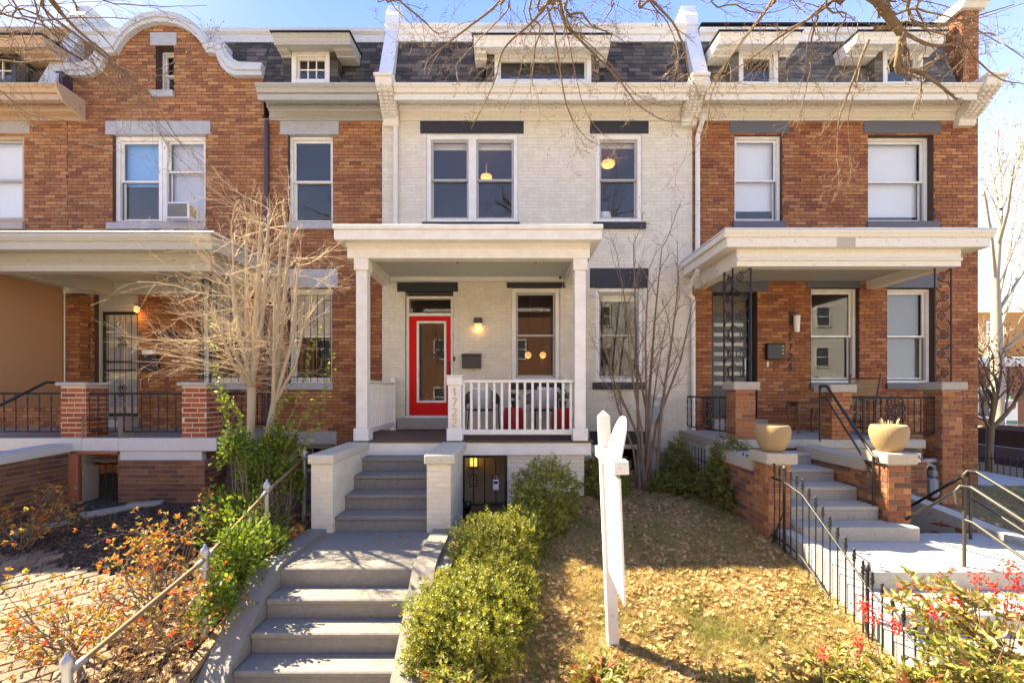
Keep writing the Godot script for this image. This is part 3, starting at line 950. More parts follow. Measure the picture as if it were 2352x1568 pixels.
	part(h, "porch_soffit", box(Vector3(rx0 + 0.041, 2.23, ZF + 0.005), Vector3(rx1 - 0.041, 2.25, rz - 0.041)), M["white_trim"])
	var bx0 := -2.51
	var bx1 := 1.19
	part(h, "porch_beam", MB.new().run_x([[-0.19, 2.02], [0.0, 2.02], [0.0, 2.165], [0.02, 2.17], [0.02, 2.185], [0.05, 2.21], [0.05, 2.229], [-0.19, 2.229]], bx0, bx1, pz + 0.05), M["white_trim"])
	part(h, "porch_beam", box(Vector3(bx0, 2.03, ZF + 0.15), Vector3(bx0 + 0.17, 2.228, pz - 0.141), 0.005), M["white_trim"])
	part(h, "porch_beam", box(Vector3(bx1 - 0.17, 2.03, ZF + 0.15), Vector3(bx1, 2.228, pz - 0.141), 0.005), M["white_trim"])
	part(h, "porch_beam", box(Vector3(bx0, 2.125, ZF + 0.016), Vector3(bx1, 2.229, ZF + 0.149), 0.005), M["white_trim"])
	for k in 22:
		var zz := ZF + 0.16 + k * 0.08
		if zz + 0.08 > pz - 0.14: break
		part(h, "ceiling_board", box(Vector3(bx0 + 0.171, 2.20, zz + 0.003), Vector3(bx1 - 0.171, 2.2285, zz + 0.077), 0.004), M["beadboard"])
	for u in [[1049.0], [1228.0]]:
		var hx := wx(u[0], 7.35)
		part(h, "ceiling_hook", MB.new().tube([Vector3(hx, 2.2, -7.35), Vector3(hx, 2.08, -7.35), Vector3(hx + 0.012, 2.05, -7.35), Vector3(hx + 0.028, 2.06, -7.35), Vector3(hx + 0.03, 2.085, -7.35)], [0.005], 5), M["iron"])
	# posts
	for c in [wx(834, 7.04), wx(1331, 7.04)]:
		var post := holder(h, "porch_post")
		part(post, "shaft", box(Vector3(c - 0.085, fl + 0.19, pz - 0.145), Vector3(c + 0.085, 1.84, pz + 0.025), 0.006), M["white_trim"])
		part(post, "base", box(Vector3(c - 0.115, fl, pz - 0.175), Vector3(c + 0.115, fl + 0.19, pz + 0.055), 0.006), M["white_trim"])
		part(post, "capital", box(Vector3(c - 0.11, 1.84, pz - 0.17), Vector3(c + 0.11, 2.019, pz + 0.05), 0.006), M["white_trim"])
	# newel with the house number
	var nc := wx(1045, 7.0)
	var nw := holder(h, "newel_post")
	part(nw, "shaft", box(Vector3(nc - 0.10, fl + 0.19, pz - 0.16), Vector3(nc + 0.10, 0.08, pz + 0.035), 0.006), M["white_trim"])
	part(nw, "base", box(Vector3(nc - 0.12, fl, pz - 0.18), Vector3(nc + 0.12, fl + 0.19, pz + 0.055), 0.006), M["white_trim"])
	part(nw, "cap", box(Vector3(nc - 0.12, 0.08, pz - 0.18), Vector3(nc + 0.12, 0.215, pz + 0.055), 0.008), M["white_trim"])
	part(nw, "cap", box(Vector3(nc - 0.135, 0.216, pz - 0.195), Vector3(nc + 0.135, 0.24, pz + 0.07), 0.008), M["white_trim"])
	for i in 4:
		var t := part(nw, "house_number", text_mesh("1722"[i], 0.125), M["gold"], false)
		t.position = Vector3(nc, -0.02 - i * 0.155, pz + 0.042)
	# front railing
	var r0 := nc + 0.10
	var r1 := wx(1331, 7.04) - 0.085
	var rl := holder(h, "porch_railing")
	part(rl, "top_rail", box(Vector3(r0, 0.125, pz - 0.10), Vector3(r1, 0.165, pz - 0.02), 0.006), M["white_trim"])
	part(rl, "bottom_rail", box(Vector3(r0, fl + 0.085, pz - 0.085), Vector3(r1, fl + 0.165, pz - 0.035), 0.006), M["white_trim"])
	for k in 15:
		var xx := lerpf(r0 + 0.03, r1 - 0.05, k / 14.0)
		part(rl, "baluster", box(Vector3(xx - 0.019, fl + 0.165, pz - 0.079), Vector3(xx + 0.019, 0.125, pz - 0.041), 0.003), M["white_trim"])
	# side railing, with its rear post at the wall
	for side in [-1, 1]:
		var sx: float = wx(834, 7.04) if side < 0 else wx(1331, 7.04)
		var sl := holder(h, "porch_railing")
		part(sl, "top_rail", box(Vector3(sx - 0.04, 0.125, ZF + 0.16), Vector3(sx + 0.04, 0.165, pz - 0.146), 0.006), M["white_trim"])
		part(sl, "bottom_rail", box(Vector3(sx - 0.025, fl + 0.085, ZF + 0.16), Vector3(sx + 0.025, fl + 0.165, pz - 0.146), 0.006), M["white_trim"])
		for k in 14:
			var zz := lerpf(ZF + 0.26, pz - 0.22, k / 13.0)
			part(sl, "baluster", box(Vector3(sx - 0.019, fl + 0.165, zz - 0.019), Vector3(sx + 0.019, 0.125, zz + 0.019), 0.003), M["white_trim"])
		var rp := box(Vector3(sx - 0.05, fl, ZF + 0.05), Vector3(sx + 0.05, 0.22, ZF + 0.159), 0.004)
		rp.prism(PackedVector2Array([Vector2(sx - 0.055, 0.22), Vector2(sx + 0.055, 0.22), Vector2(sx, 0.27)]), ZF + 0.045, ZF + 0.164)
		part(sl, "wall_post", rp, M["white_trim"])

	# ---- front stair with cheek walls
	var st := stair_mesh(-2.21, -1.05, [[-6.70, fl - 0.225], [-6.36, fl - 0.418], [-6.02, fl - 0.61], [-5.68, fl - 0.80]], pz - 0.02, -2.3)
	part(h, "front_steps", st, M["grey_paint"])
	for cx in [[-2.475, -2.21, -2.50, -2.185], [-1.05, -0.755, -1.075, -0.70]]:
		var ch := holder(h, "cheek_wall")
		var zf := -5.60 + 0.0
		part(ch, "core", box(Vector3(cx[0] + 0.002, -2.3, pz - 0.02), Vector3(cx[1] - 0.002, -0.905, zf - 0.004), 0.0), M["mortar_cream_soft"])
		lay_bricks(ch, front(zf - 0.004), rect_poly(cx[0], cx[1], -1.78, -0.905), [], CREAM, {mat = "painted_brick", proud = 0.005})
		lay_bricks(ch, facing_right(cx[1] - 0.002), rect_poly(-zf, -pz, -1.78, -0.905), [], CREAM, {mat = "painted_brick", proud = 0.005})
		part(ch, "cap", box(Vector3(cx[2], -0.90, pz - 0.02), Vector3(cx[3], -0.785, zf + 0.045), 0.012), M["stone_cream"])
	# landing and the lower flight down to the pavement
	var ld := holder(h, "entrance_walk")
	part(ld, "landing", box(Vector3(-2.45, -2.3, -5.679), Vector3(-0.60, -1.75, -4.49), 0.012), M["grey_paint"])
	var lower := stair_mesh(-2.28, -0.97, [[-4.23, -1.93], [-3.98, -2.11], [-3.73, -2.29], [-3.48, -2.47]], -4.49, -2.9, 0.025)
	part(ld, "lower_steps", lower, M["grey_paint"])
	for kx in [[-2.52, -2.281], [-0.969, -0.75]]:
		var kb := MB.new()
		kb.prism(PackedVector2Array([Vector2(5.6, -1.70), Vector2(4.55, -1.70), Vector2(4.45, -1.72), Vector2(3.55, -2.36), Vector2(3.5, -2.43), Vector2(2.9, -2.45), Vector2(2.9, -2.95), Vector2(5.6, -2.95)]), kx[0], kx[1], Transform3D(Basis(Vector3(0, 0, -1), Vector3(0, 1, 0), Vector3(1, 0, 0)), Vector3.ZERO))
		part(ld, "kerb", kb, M["grey_paint"])

func pier(parent: Node3D, called: String, x0: float, x1: float, y0: float, y1: float, z0: float, z1: float, pal: Array, mortar: String, cap: float, capm: String, side := "left", o := {}) -> Node3D:
	var p := holder(parent, called)
	part(p, "core", box(Vector3(x0 + 0.004, y0, z0 + 0.004), Vector3(x1 - 0.004, y1, z1 - 0.004), 0.0), M[mortar])
	var bo := {course = o.get("course", 0.068), len = o.get("len", 0.21), joint = o.get("joint", 0.010), singles = o.get("singles", 20)}
	lay_bricks(p, front(z1 - 0.004), rect_poly(x0 - 0.002, x1 + 0.002, y0, y1), [], pal, bo)
	if side == "left": lay_bricks(p, facing_left(x0 + 0.004), rect_poly(z0, z1, y0, y1), [], pal, bo)
	else: lay_bricks(p, facing_right(x1 - 0.004), rect_poly(-z1, -z0, y0, y1), [], pal, bo)
	if cap > 0.0:
		part(p, "cap", box(Vector3(x0 - 0.05, y1, z0 - 0.05), Vector3(x1 + 0.05, y1 + cap, z1 + 0.05), 0.012), M[capm])
	return p

func iron_scroll_column(parent: Node3D, x0: float, x1: float, y0: float, y1: float, z: float, turned := false) -> void:
	var c := holder(parent, "iron_column")
	var w := x1 - x0
	var put := func(x: float, y: float) -> Vector3: return Vector3(x, y, z) if not turned else Vector3(x0, y, z - (x - x0))
	for x in [x0, x1]:
		part(c, "bar", MB.new().bar(put.call(x, y0), put.call(x, y1), 0.017, 4), M["iron"])
	var m := MB.new()
	var n := 6
	var seg := (y1 - y0) / n
	for k in n:
		var yc := y0 + seg * (k + 0.5)
		var s := 1.0 if k % 2 == 0 else -1.0
		var xm := (x0 + x1) * 0.5
		var pts := []
		for p in spiral(Vector3(xm + s * w * 0.14, yc, 0), w * 0.26, 1.6, PI * 0.5, s): pts.append(put.call(p.x, p.y))
		m.tube(pts, [0.009], 5)
		m.tube([put.call(xm + s * w * 0.14, yc + w * 0.26), put.call(xm - s * w * 0.2, yc + seg * 0.25), put.call(xm - s * w * 0.45, yc + seg * 0.5)], [0.009], 5)
		m.tube([put.call(xm - s * w * 0.45, yc - seg * 0.5), put.call(xm - s * w * 0.3, yc - seg * 0.2), put.call(xm + s * w * 0.1, yc - w * 0.25)], [0.009], 5)
	part(c, "scrollwork", m, M["iron"])

func iron_rail_panel(parent: Node3D, a: Vector3, b: Vector3, h: float, n: int, twisted := true, scroll := false) -> Node3D:
	var r := holder(parent, "iron_railing")
	var dir := (b - a)
	part(r, "top_rail", MB.new().bar(a + Vector3(0, h, 0), b + Vector3(0, h, 0), 0.016, 4), M["iron"])
	part(r, "bottom_rail", MB.new().bar(a + Vector3(0, 0.09, 0), b + Vector3(0, 0.09, 0), 0.012, 4), M["iron"])
	for k in n + 1:
		var t := float(k) / n
		if scroll and t > 0.33 and t < 0.67: continue
		var p := a + dir * t
		var m := MB.new()
		if twisted:
			var pts := []
			var rad := []
			for i in 13:
				pts.append(p + Vector3(0, lerpf(0.09, h, i / 12.0), 0))
				rad.append(0.0075 + (0.005 if i % 3 == 1 else 0.0))
			m.tube(pts, rad, 5)
		else:
			m.bar(p + Vector3(0, 0.09, 0), p + Vector3(0, h, 0), 0.008, 4)
		part(r, "baluster", m, M["iron"])
	if scroll:
		var u := dir.normalized()
		var bs := Basis(u, Vector3.UP, u.cross(Vector3.UP))
		var m := MB.new()
		var c := a + dir * 0.5
		var wd := dir.length() * 0.3
		for i in 3:
			for j in 2:
				for s in [-1.0, 1.0]:
					var cc: Vector3 = c + u * (s * wd * (0.18 + 0.0 * j)) + Vector3(0, 0.2 + i * (h - 0.2) / 3.0 + j * 0.09, 0)
					m.tube(spiral(cc, wd * 0.22, 1.5, PI * 0.5 if j else -PI * 0.5, s, bs, 16), [0.009], 5)
		for s in [-1.0, 0.0, 1.0]:
			m.bar(c + u * s * wd * 0.48 + Vector3(0, 0.09, 0), c + u * s * wd * 0.48 + Vector3(0, h, 0), 0.007, 4)
		part(r, "scrollwork", m, M["iron"])
	return r

func house_1724() -> void:
	var x0 := fx(1591)
	var x1 := fx(2248)
	var h := thing("row_house", "orange brick end row house with two small dormers and iron-column porch, number 1724", "house", Vector3((x0 + x1) / 2, -1.75, ZF))
	var holes := [hole(1688, 1797, 308, 509), hole(1995, 2145, 308, 509), hole(1636, 1740, 658, 962), hole(1864, 1974, 661, 880), hole(2039, 2147, 661, 880)]
	var poly := rect_poly(x0, x1, -2.5, 5.72)
	var w := part(h, "wall", wall_mesh(poly, holes, ZF - 0.006, ZF - 0.3), M["mortar"])
	lay_bricks(w, front(ZF - 0.006), rect_poly(x0, x1, -2.5, 5.32), holes, ORANGE, {singles = 220})
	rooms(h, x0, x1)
	for l in [[1677, 1812, 276.5, 306], [1984, 2161, 275, 306], [1632, 1765, 634, 670], [1853, 1978, 632, 661], [2030, 2155, 632, 661]]:
		lintel(h, l[0], l[1], l[2], l[3], "grey_lintel")
	for l in [[1683, 1804, 509, 524], [1990, 2156, 509, 524], [1860, 1985, 879, 894], [2035, 2152, 879, 894]]:
		sill(h, l[0], l[1], l[2], l[3], "grey_lintel")
	sash_window(h, fx(1688), fx(1797), fy(509), fy(308), ZF, {recess = 0.10, blind = "blind", blind_to = 0.84, screen = true})
	sash_window(h, fx(1995), fx(2145), fy(509), fy(308), ZF, {recess = 0.16, blind = "blind", blind_to = 0.90, screen = true})
	sash_window(h, fx(1864), fx(1974), fy(880), fy(661), ZF, {recess = 0.12, screen = true})
	sash_window(h, fx(2039), fx(2147), fy(880), fy(661), ZF, {recess = 0.14, blind = "curtain_dim", blind_to = 1.0, screen = true})
	# front door: dark leaf with seven glass strips
	var d := holder(h, "door")
	var rz := ZF - 0.2
	part(d, "frame", ring(fx(1636), fx(1740), fy(962), fy(670), 0.09, 0.03, 0.02, rz - 0.1, rz + 0.05, 0.006), M["black_plastic"])
	part(d, "transom", box(Vector3(fx(1645), fy(718), rz - 0.08), Vector3(fx(1731), fy(672), rz - 0.05)), M["interior"])
	var dx0 := fx(1645)
	var dx1 := fx(1728)
	var leaf := MB.new()
	var prev := fy(960)
	var ys := []
	for k in 7:
		var yc := fy(742 + k * 22.9)
		ys.append(yc)
	ys.reverse()
	for yc in ys:
		leaf.box(Vector3(dx0 + 0.05, prev, rz - 0.05), Vector3(dx1 - 0.05, yc - 0.038, rz - 0.005), 0.0)
		prev = yc + 0.038
	leaf.box(Vector3(dx0 + 0.05, prev, rz - 0.05), Vector3(dx1 - 0.05, fy(719), rz - 0.005), 0.0)
	leaf.box(Vector3(dx0, fy(960), rz - 0.05), Vector3(dx0 + 0.05, fy(719), rz - 0.005), 0.0)
	leaf.box(Vector3(dx1 - 0.05, fy(960), rz - 0.05), Vector3(dx1, fy(719), rz - 0.005), 0.0)
	part(d, "leaf", leaf, M["door_dark"])
	for yc in ys:
		part(d, "pane", sheet(dx0 + 0.05, dx1 - 0.05, yc - 0.038, yc + 0.038, rz - 0.025), M["mirror_pane"])
	part(d, "handle", box(Vector3(dx1 - 0.06, fy(865), rz - 0.005), Vector3(dx1 - 0.025, fy(820), rz + 0.03), 0.008), M["steel"])
	part(h, "doorstep", box(Vector3(fx(1630), -0.76, ZF - 0.25), Vector3(fx(1752), fy(962), ZF + 0.2), 0.01), M["concrete"])
	# roof
	mansard(h, 3.78, 8.70, [[wx(1697, 8.8) - 0.16, wx(1787, 8.8) + 0.16, 1.0], [wx(2028, 8.8) - 0.16, wx(2119, 8.8) + 0.16, 1.0]], SLATE_LIGHT, {w0 = 0.15, w1 = 0.30, exposure = 0.115})
	part(h, "roof_fascia", MB.new().run_x([[-0.3, 7.04], [0.03, 7.04], [0.03, 7.16], [0.07, 7.20], [0.07, 7.30], [-0.3, 7.34]], 3.79, 8.75, -9.20), M["white_trim"])
	part(h, "roof_edge", box(Vector3(3.79, 7.341, -9.5), Vector3(8.76, 7.365, -9.09), 0.004), M["roof_under"])
	dormer(h, wx(1697, 8.8), wx(1787, 8.8), wx(1655, 8.4), wx(1843, 8.4), SLATE_LIGHT, "white_trim", {y1 = 6.60, lift = 0.10, gy0 = 5.88})
	dormer(h, wx(2028, 8.8), wx(2119, 8.8), wx(1975, 8.4), wx(2178, 8.4), SLATE_LIGHT, "white_trim", {y1 = 6.60, lift = 0.10, gy0 = 5.88})
	cornice(h, 3.61, 8.68, "cream")
	console(h, 8.69, 9.02, "cream")
	downspout(h, [Vector3(3.66, 5.25, ZF + 0.3), Vector3(3.66, 5.1, ZF + 0.12), Vector3(fx(1600), 4.95, ZF + 0.06), Vector3(fx(1600), 2.3, ZF + 0.06)], "white_trim", 0.048)
	downspout(h, [Vector3(3.4, 2.2, -8.3), Vector3(3.42, 1.9, -8.85), Vector3(fx(1590), 1.8, ZF + 0.06), Vector3(fx(1590), -2.0, ZF + 0.06)], "white_trim", 0.045)
	# raking brick parapet at the free end
	var gp := [[-8.62, 5.3], [-8.62, 7.64], [-8.9, 7.80], [-10.6, 7.80], [-12.2, 7.3], [-12.2, 5.3]]
	gp = [[-8.93, 5.66], [-8.93, 7.46], [-11.5, 7.46], [-11.5, 5.66]]
	var pp := part(h, "end_parapet", MB.new().run_x(gp, 8.85, 9.17, 0.0), M["mortar"])
	lay_bricks(pp, front(-8.93), rect_poly(8.85, 9.172, 5.72, 7.46), [], ORANGE, {})
	lay_bricks(pp, facing_left(8.85), rect_poly(-11.5, -8.93, 5.72, 7.46), [], ORANGE, {})
	part(h, "end_parapet_cap", MB.new().run_x([[-11.6, 7.461], [-8.86, 7.461], [-8.80, 7.53], [-8.74, 7.57], [-8.74, 7.64], [-11.6, 7.64]], 8.77, 9.25, 0.0), M["white_trim"])
	part(h, "end_wall", box(Vector3(9.0, -2.6, -20.0), Vector3(9.178, 5.66, ZF - 0.301), 0.0), M["reveal_brick"])

	# ---- porch
	var pz := -7.22
	var fl := -0.775
	var rz2 := -7.12
	var rx0 := wx(1670, 7.12)
	var rx1 := 7.50
	part(h, "porch_roof", box(Vector3(rx0 + 0.03, 2.40, ZF + 0.005), Vector3(rx1 - 0.03, 2.52, rz2 - 0.03)), M["metal_white"])
	for f in [[rx0, rx1, rz2 - 0.04, rz2], [rx0, rx0 + 0.04, ZF + 0.005, rz2 - 0.041], [rx1 - 0.04, rx1, ZF + 0.005, rz2 - 0.041]]:
		part(h, "porch_fascia", box(Vector3(f[0], 2.25, f[2]), Vector3(f[1], 2.40, f[3]), 0.006), M["cream"])
	part(h, "porch_crown", MB.new().run_x([[-0.04, 2.401], [0.012, 2.401], [0.03, 2.44], [0.05, 2.47], [0.05, 2.50], [-0.04, 2.50]], rx0 - 0.05, rx1 + 0.05, rz2), M["cream"])
	part(h, "porch_crown", box(Vector3(rx0 - 0.05, 2.401, ZF + 0.005), Vector3(rx0 + 0.02, 2.50, rz2 - 0.041), 0.01), M["cream"])
	part(h, "porch_roof_edge", box(Vector3(rx0 - 0.055, 2.501, ZF + 0.005), Vector3(rx1 + 0.055, 2.535, rz2 + 0.055), 0.004), M["coping_grey"])
	part(h, "fascia_patch", box(Vector3(wx(1925, 7.1), 2.252, rz2 + 0.001), Vector3(wx(1968, 7.1), 2.398, rz2 + 0.003), 0.0), M["bare_metal"])
	for k in 22:
		var xa := rx0 + 0.05 + k * 0.188
		part(h, "soffit_board", box(Vector3(xa, 2.255, ZF + 0.02), Vector3(minf(xa + 0.182, rx1 - 0.045), 2.275, rz2 - 0.042), 0.003), M["cream"])
	var bx0 := wx(1692, 7.25)
	var bx1 := wx(2207, 7.25)
	part(h, "porch_beam", MB.new().run_x([[-0.2, 1.98], [0.0, 1.98], [0.0, 2.06], [0.035, 2.07], [0.035, 2.10], [0.0, 2.12], [0.0, 2.254], [-0.2, 2.254]], bx0, bx1, pz - 0.02), M["cream"])
	for xs in [[bx0, bx0 + 0.2], [bx1 - 0.2, bx1]]:
		part(h, "porch_beam", box(Vector3(xs[0], 1.985, ZF + 0.02), Vector3(xs[1], 2.254, pz - 0.221), 0.006), M["cream"])
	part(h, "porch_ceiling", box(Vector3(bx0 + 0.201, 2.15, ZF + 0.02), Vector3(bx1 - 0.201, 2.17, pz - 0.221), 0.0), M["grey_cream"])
	# slab and base
	part(h, "porch_slab", box(Vector3(3.28, fl - 0.14, ZF + 0.01), Vector3(6.55, fl, pz + 0.04), 0.012), M["concrete_worn"])
	part(h, "porch_slab_band", box(Vector3(4.85, fl - 0.33, pz - 0.2), Vector3(6.5, fl - 0.141, pz + 0.0), 0.006), M["concrete_worn"])
	var bw := part(h, "porch_base_wall", box(Vector3(4.3, -2.6, pz - 0.3), Vector3(6.6, fl - 0.331, pz - 0.01), 0.0), M["mortar_pale"])
	lay_bricks(bw, front(pz - 0.01), rect_poly(4.3, 6.602, -2.6, fl - 0.331), [], BROWN + ORANGE, {course = 0.07})
	part(h, "porch_base_side", box(Vector3(3.34, -2.6, ZF + 0.02), Vector3(3.5, fl - 0.141, pz - 0.05), 0.006), M["white_paint"])
	# piers
	var capy := 0.01
	pier(h, "brick_pier", wx(1690, 7.22), wx(1736, 7.22), fl, capy, pz - 0.31, pz, ORANGE, "mortar_pale", 0.13, "stone_cap", "left")
	pier(h, "brick_pier", wx(1911, 7.22), wx(1957, 7.22), fl, capy - 0.04, pz - 0.31, pz, ORANGE, "mortar", 0.13, "stone_cap", "left")
	pier(h, "brick_pier", wx(2164, 7.22), wx(2210, 7.22), -2.6, capy, pz - 0.33, pz + 0.01, ORANGE, "mortar_pale", 0.13, "stone_cap", "left", {singles = 40})
	iron_scroll_column(h, wx(1686, 7.3), wx(1728, 7.3), capy + 0.13, 1.98, -7.34)
	iron_scroll_column(h, wx(1686, 7.3), wx(1728, 7.3), capy + 0.13, 1.98, -7.34, true)
	iron_scroll_column(h, wx(2156, 7.3), wx(2194, 7.3), capy + 0.13, 1.98, -7.36)
	iron_rail_panel(h, Vector3(wx(1957, 7.3), fl, -7.34), Vector3(wx(2166, 7.3), fl, -7.34), 0.66, 14, true, true)
	iron_rail_panel(h, Vector3(wx(1690, 7.3) + 0.02, fl, -7.5), Vector3(3.42, fl, -8.85), 0.66, 9, true, true)
	iron_rail_panel(h, Vector3(6.45, fl, -7.5), Vector3(6.45, fl, -8.85), 0.66, 9, true, false)
	# steps up to the porch
	var steps := stair_mesh(3.38, 4.52, [[-6.85, -0.94], [-6.37, -1.10], [-5.95, -1.26], [-5.60, -1.425]], pz + 0.0405, -2.5, 0.012)
	steps.box(Vector3(3.38, -2.5, -5.60), Vector3(4.74, -1.585, -5.27), 0.012)
	part(h, "front_steps", steps, M["concrete_worn"])
	# cheek walls with their stone caps, and the end piers
	for cx in [[3.09, 3.37], [4.53, 4.81]]:
		var ch := holder(h, "cheek_wall")
		part(ch, "core", box(Vector3(cx[0] + 0.004, -2.5, pz + 0.041), Vector3(cx[1] - 0.004, -1.02, -5.80), 0.0), M["mortar_pale"])
		lay_bricks(ch, facing_left(cx[0] + 0.004), rect_poly(pz + 0.041, -5.80, -2.0, -1.02), [], BROWN + ORANGE, {course = 0.07})
		part(ch, "coping", MB.new().prism(PackedVector2Array([Vector2(pz + 0.041, -1.02), Vector2(-5.801, -1.02), Vector2(-5.801, -0.88), Vector2(-6.9, -0.86), Vector2(pz + 0.041, -0.86)]), cx[0] - 0.03, cx[1] + 0.03, Transform3D(Basis(Vector3(0, 0, 1), Vector3(0, 1, 0), Vector3(1, 0, 0)), Vector3.ZERO)), M["stone_cap"])
		pier(h, "end_pier", cx[0], cx[1], -2.4, -0.885, -5.79, -5.475, BROWN + ORANGE if cx[0] > 4 else ORANGE, "mortar_pale", 0.135, "stone_cap", "left", {singles = 25})
	# handrail on the right of the steps
	var hr := holder(h, "handrail")
	var ra := Vector3(wx(1884, 7.0), 0.07, -7.0)
	var rb := Vector3(4.47, -0.80, -5.62)
	var m := MB.new()
	m.tube([ra + Vector3(0, -0.06, 0.0), ra + Vector3(0, 0, 0.01), ra + Vector3(0.02, 0.0, 0.12), rb, rb + Vector3(0.0, -0.02, 0.06), rb + Vector3(0, -0.07, 0.07)], [0.02], 6)
	m.tube([ra + Vector3(0, -0.17, 0.0), ra + Vector3(0.01, -0.18, 0.12), rb + Vector3(0, -0.2, -0.02)], [0.013], 5)
	part(hr, "rail", m, M["iron"])
	part(hr, "post", MB.new().bar(Vector3(ra.x, fl, -7.0), ra, 0.017, 4), M["iron"])
	part(hr, "post", MB.new().bar(Vector3(rb.x, -1.42, -5.62), rb, 0.017, 4), M["iron"])
	# landing and lower steps
	var ld := holder(h, "entrance_walk")
	part(ld, "landing", box(Vector3(3.361, -2.4, -5.60), Vector3(5.75, -1.75, -4.41), 0.012), M["sidewalk"])
	var low := stair_mesh(3.361, 5.20, [[-3.95, -1.93], [-3.6, -2.11], [-3.25, -2.29], [-2.9, -2.47]], -4.4101, -2.9, 0.012)
	part(ld, "lower_steps", low, M["sidewalk"])
	part(ld, "kerb", MB.new().prism(PackedVector2Array([Vector2(5.5, -1.66), Vector2(4.6, -1.70), Vector2(3.2, -2.40), Vector2(2.6, -2.44), Vector2(2.6, -2.9), Vector2(5.5, -2.9)]), 3.20, 3.36, Transform3D(Basis(Vector3(0, 0, -1), Vector3(0, 1, 0), Vector3(1, 0, 0)), Vector3.ZERO)), M["sidewalk"])
	part(ld, "kerb", MB.new().prism(PackedVector2Array([Vector2(7.1, -1.50), Vector2(5.6, -1.66), Vector2(4.4, -1.72), Vector2(3.2, -2.36), Vector2(2.6, -2.42), Vector2(2.6, -2.9), Vector2(7.1, -2.9)]), 5.751, 5.95, Transform3D(Basis(Vector3(0, 0, -1), Vector3(0, 1, 0), Vector3(1, 0, 0)), Vector3.ZERO)), M["sidewalk"])
	# areaway wall beyond the landing
	var aw := part(h, "areaway_wall", box(Vector3(5.76, -3.2, -7.0), Vector3(5.93, -1.68, -5.601), 0.0), M["mortar_pale"])
	lay_bricks(aw, facing_left(5.76), rect_poly(-7.0, -5.61, -2.6, -1.7), [], NEWRED, {course = 0.07})

func scalloped(pal: Array) -> Array:
	var out := []
	for p in pal:
		var m := MB.new()
		m.tint = true
		m.col = Color(p[0], p[1], p[2])
		var poly := PackedVector2Array([Vector2(-0.5, 0.5), Vector2(-0.5, -0.15), Vector2(-0.25, -0.42), Vector2(0.0, -0.5), Vector2(0.25, -0.42), Vector2(0.5, -0.15), Vector2(0.5, 0.5)])
		m.prism(poly, -0.5, 0.5)
		out.append(m.mesh())
	return out

func house_1718() -> void:
	var x0 := -13.0
	var x1 := fx(155)
	var h := thing("row_house", "red brick house cut by the left frame edge, tan cornice and scalloped shingles", "house", Vector3(-10.2, -1.75, ZF))
	var holes := [hole(-60, 54, 306, 511)]
	var w := part(h, "wall", wall_mesh(rect_poly(x0, x1, -2.5, 5.72), holes, ZF - 0.006, ZF - 0.3), M["mortar"])
	lay_bricks(w, front(ZF - 0.006), rect_poly(-11.2, x1, -2.5, 5.32), holes, RED, {singles = 150})
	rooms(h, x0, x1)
	lintel(h, -75, 68, 276, 306, "tan_stone")
	sill(h, -70, 56, 511, 527, "tan_stone")
	sash_window(h, fx(-60), fx(54), fy(511), fy(306), ZF, {recess = 0.08, trim = "tan_trim", sash = "sash_grey", casing = 0.09, blind = "blind", blind_to = 1.0})
	cornice(h, x0, wx(150, 8.6), "tan_trim", true)
	part(h, "cornice_end", MB.new().run_x([[0.0, 5.30], [0.07, 5.33], [0.45, 5.42], [0.575, 5.60], [0.575, 5.70], [0.0, 5.70]], wx(150, 8.6) + 0.001, wx(156, 8.6), ZF), M["tan_trim"])
	var slm := scalloped(SLATE_GREEN)
	mansard(h, x0 + 1.5, -9.0, [[-11.6, wx(38, 8.8) + 0.05, 1.0]], SLATE_GREEN, {scallop = true, mesh = slm, w0 = 0.26, w1 = 0.261, exposure = 0.125})
	part(h, "roof_fascia", MB.new().run_x([[-0.3, 7.04], [0.03, 7.04], [0.03, 7.16], [0.08, 7.22], [0.08, 7.30], [-0.3, 7.34]], x0, -8.95, -9.20), M["tan_trim"])
	dormer(h, wx(-70, 8.8), wx(38, 8.8), wx(-110, 8.4), wx(128, 8.4) - 0.3, SLATE_GREEN, "tan_trim", {frame = "bronze_grey", sash = "bronze_grey", grid = Vector2i(3, 2)})
	part(h, "flashing", box(Vector3(x1 - 0.03, fy(216), ZF - 0.1), Vector3(x1 + 0.10, fy(180), ZF + 0.22), 0.01), M["downspout_brown"])

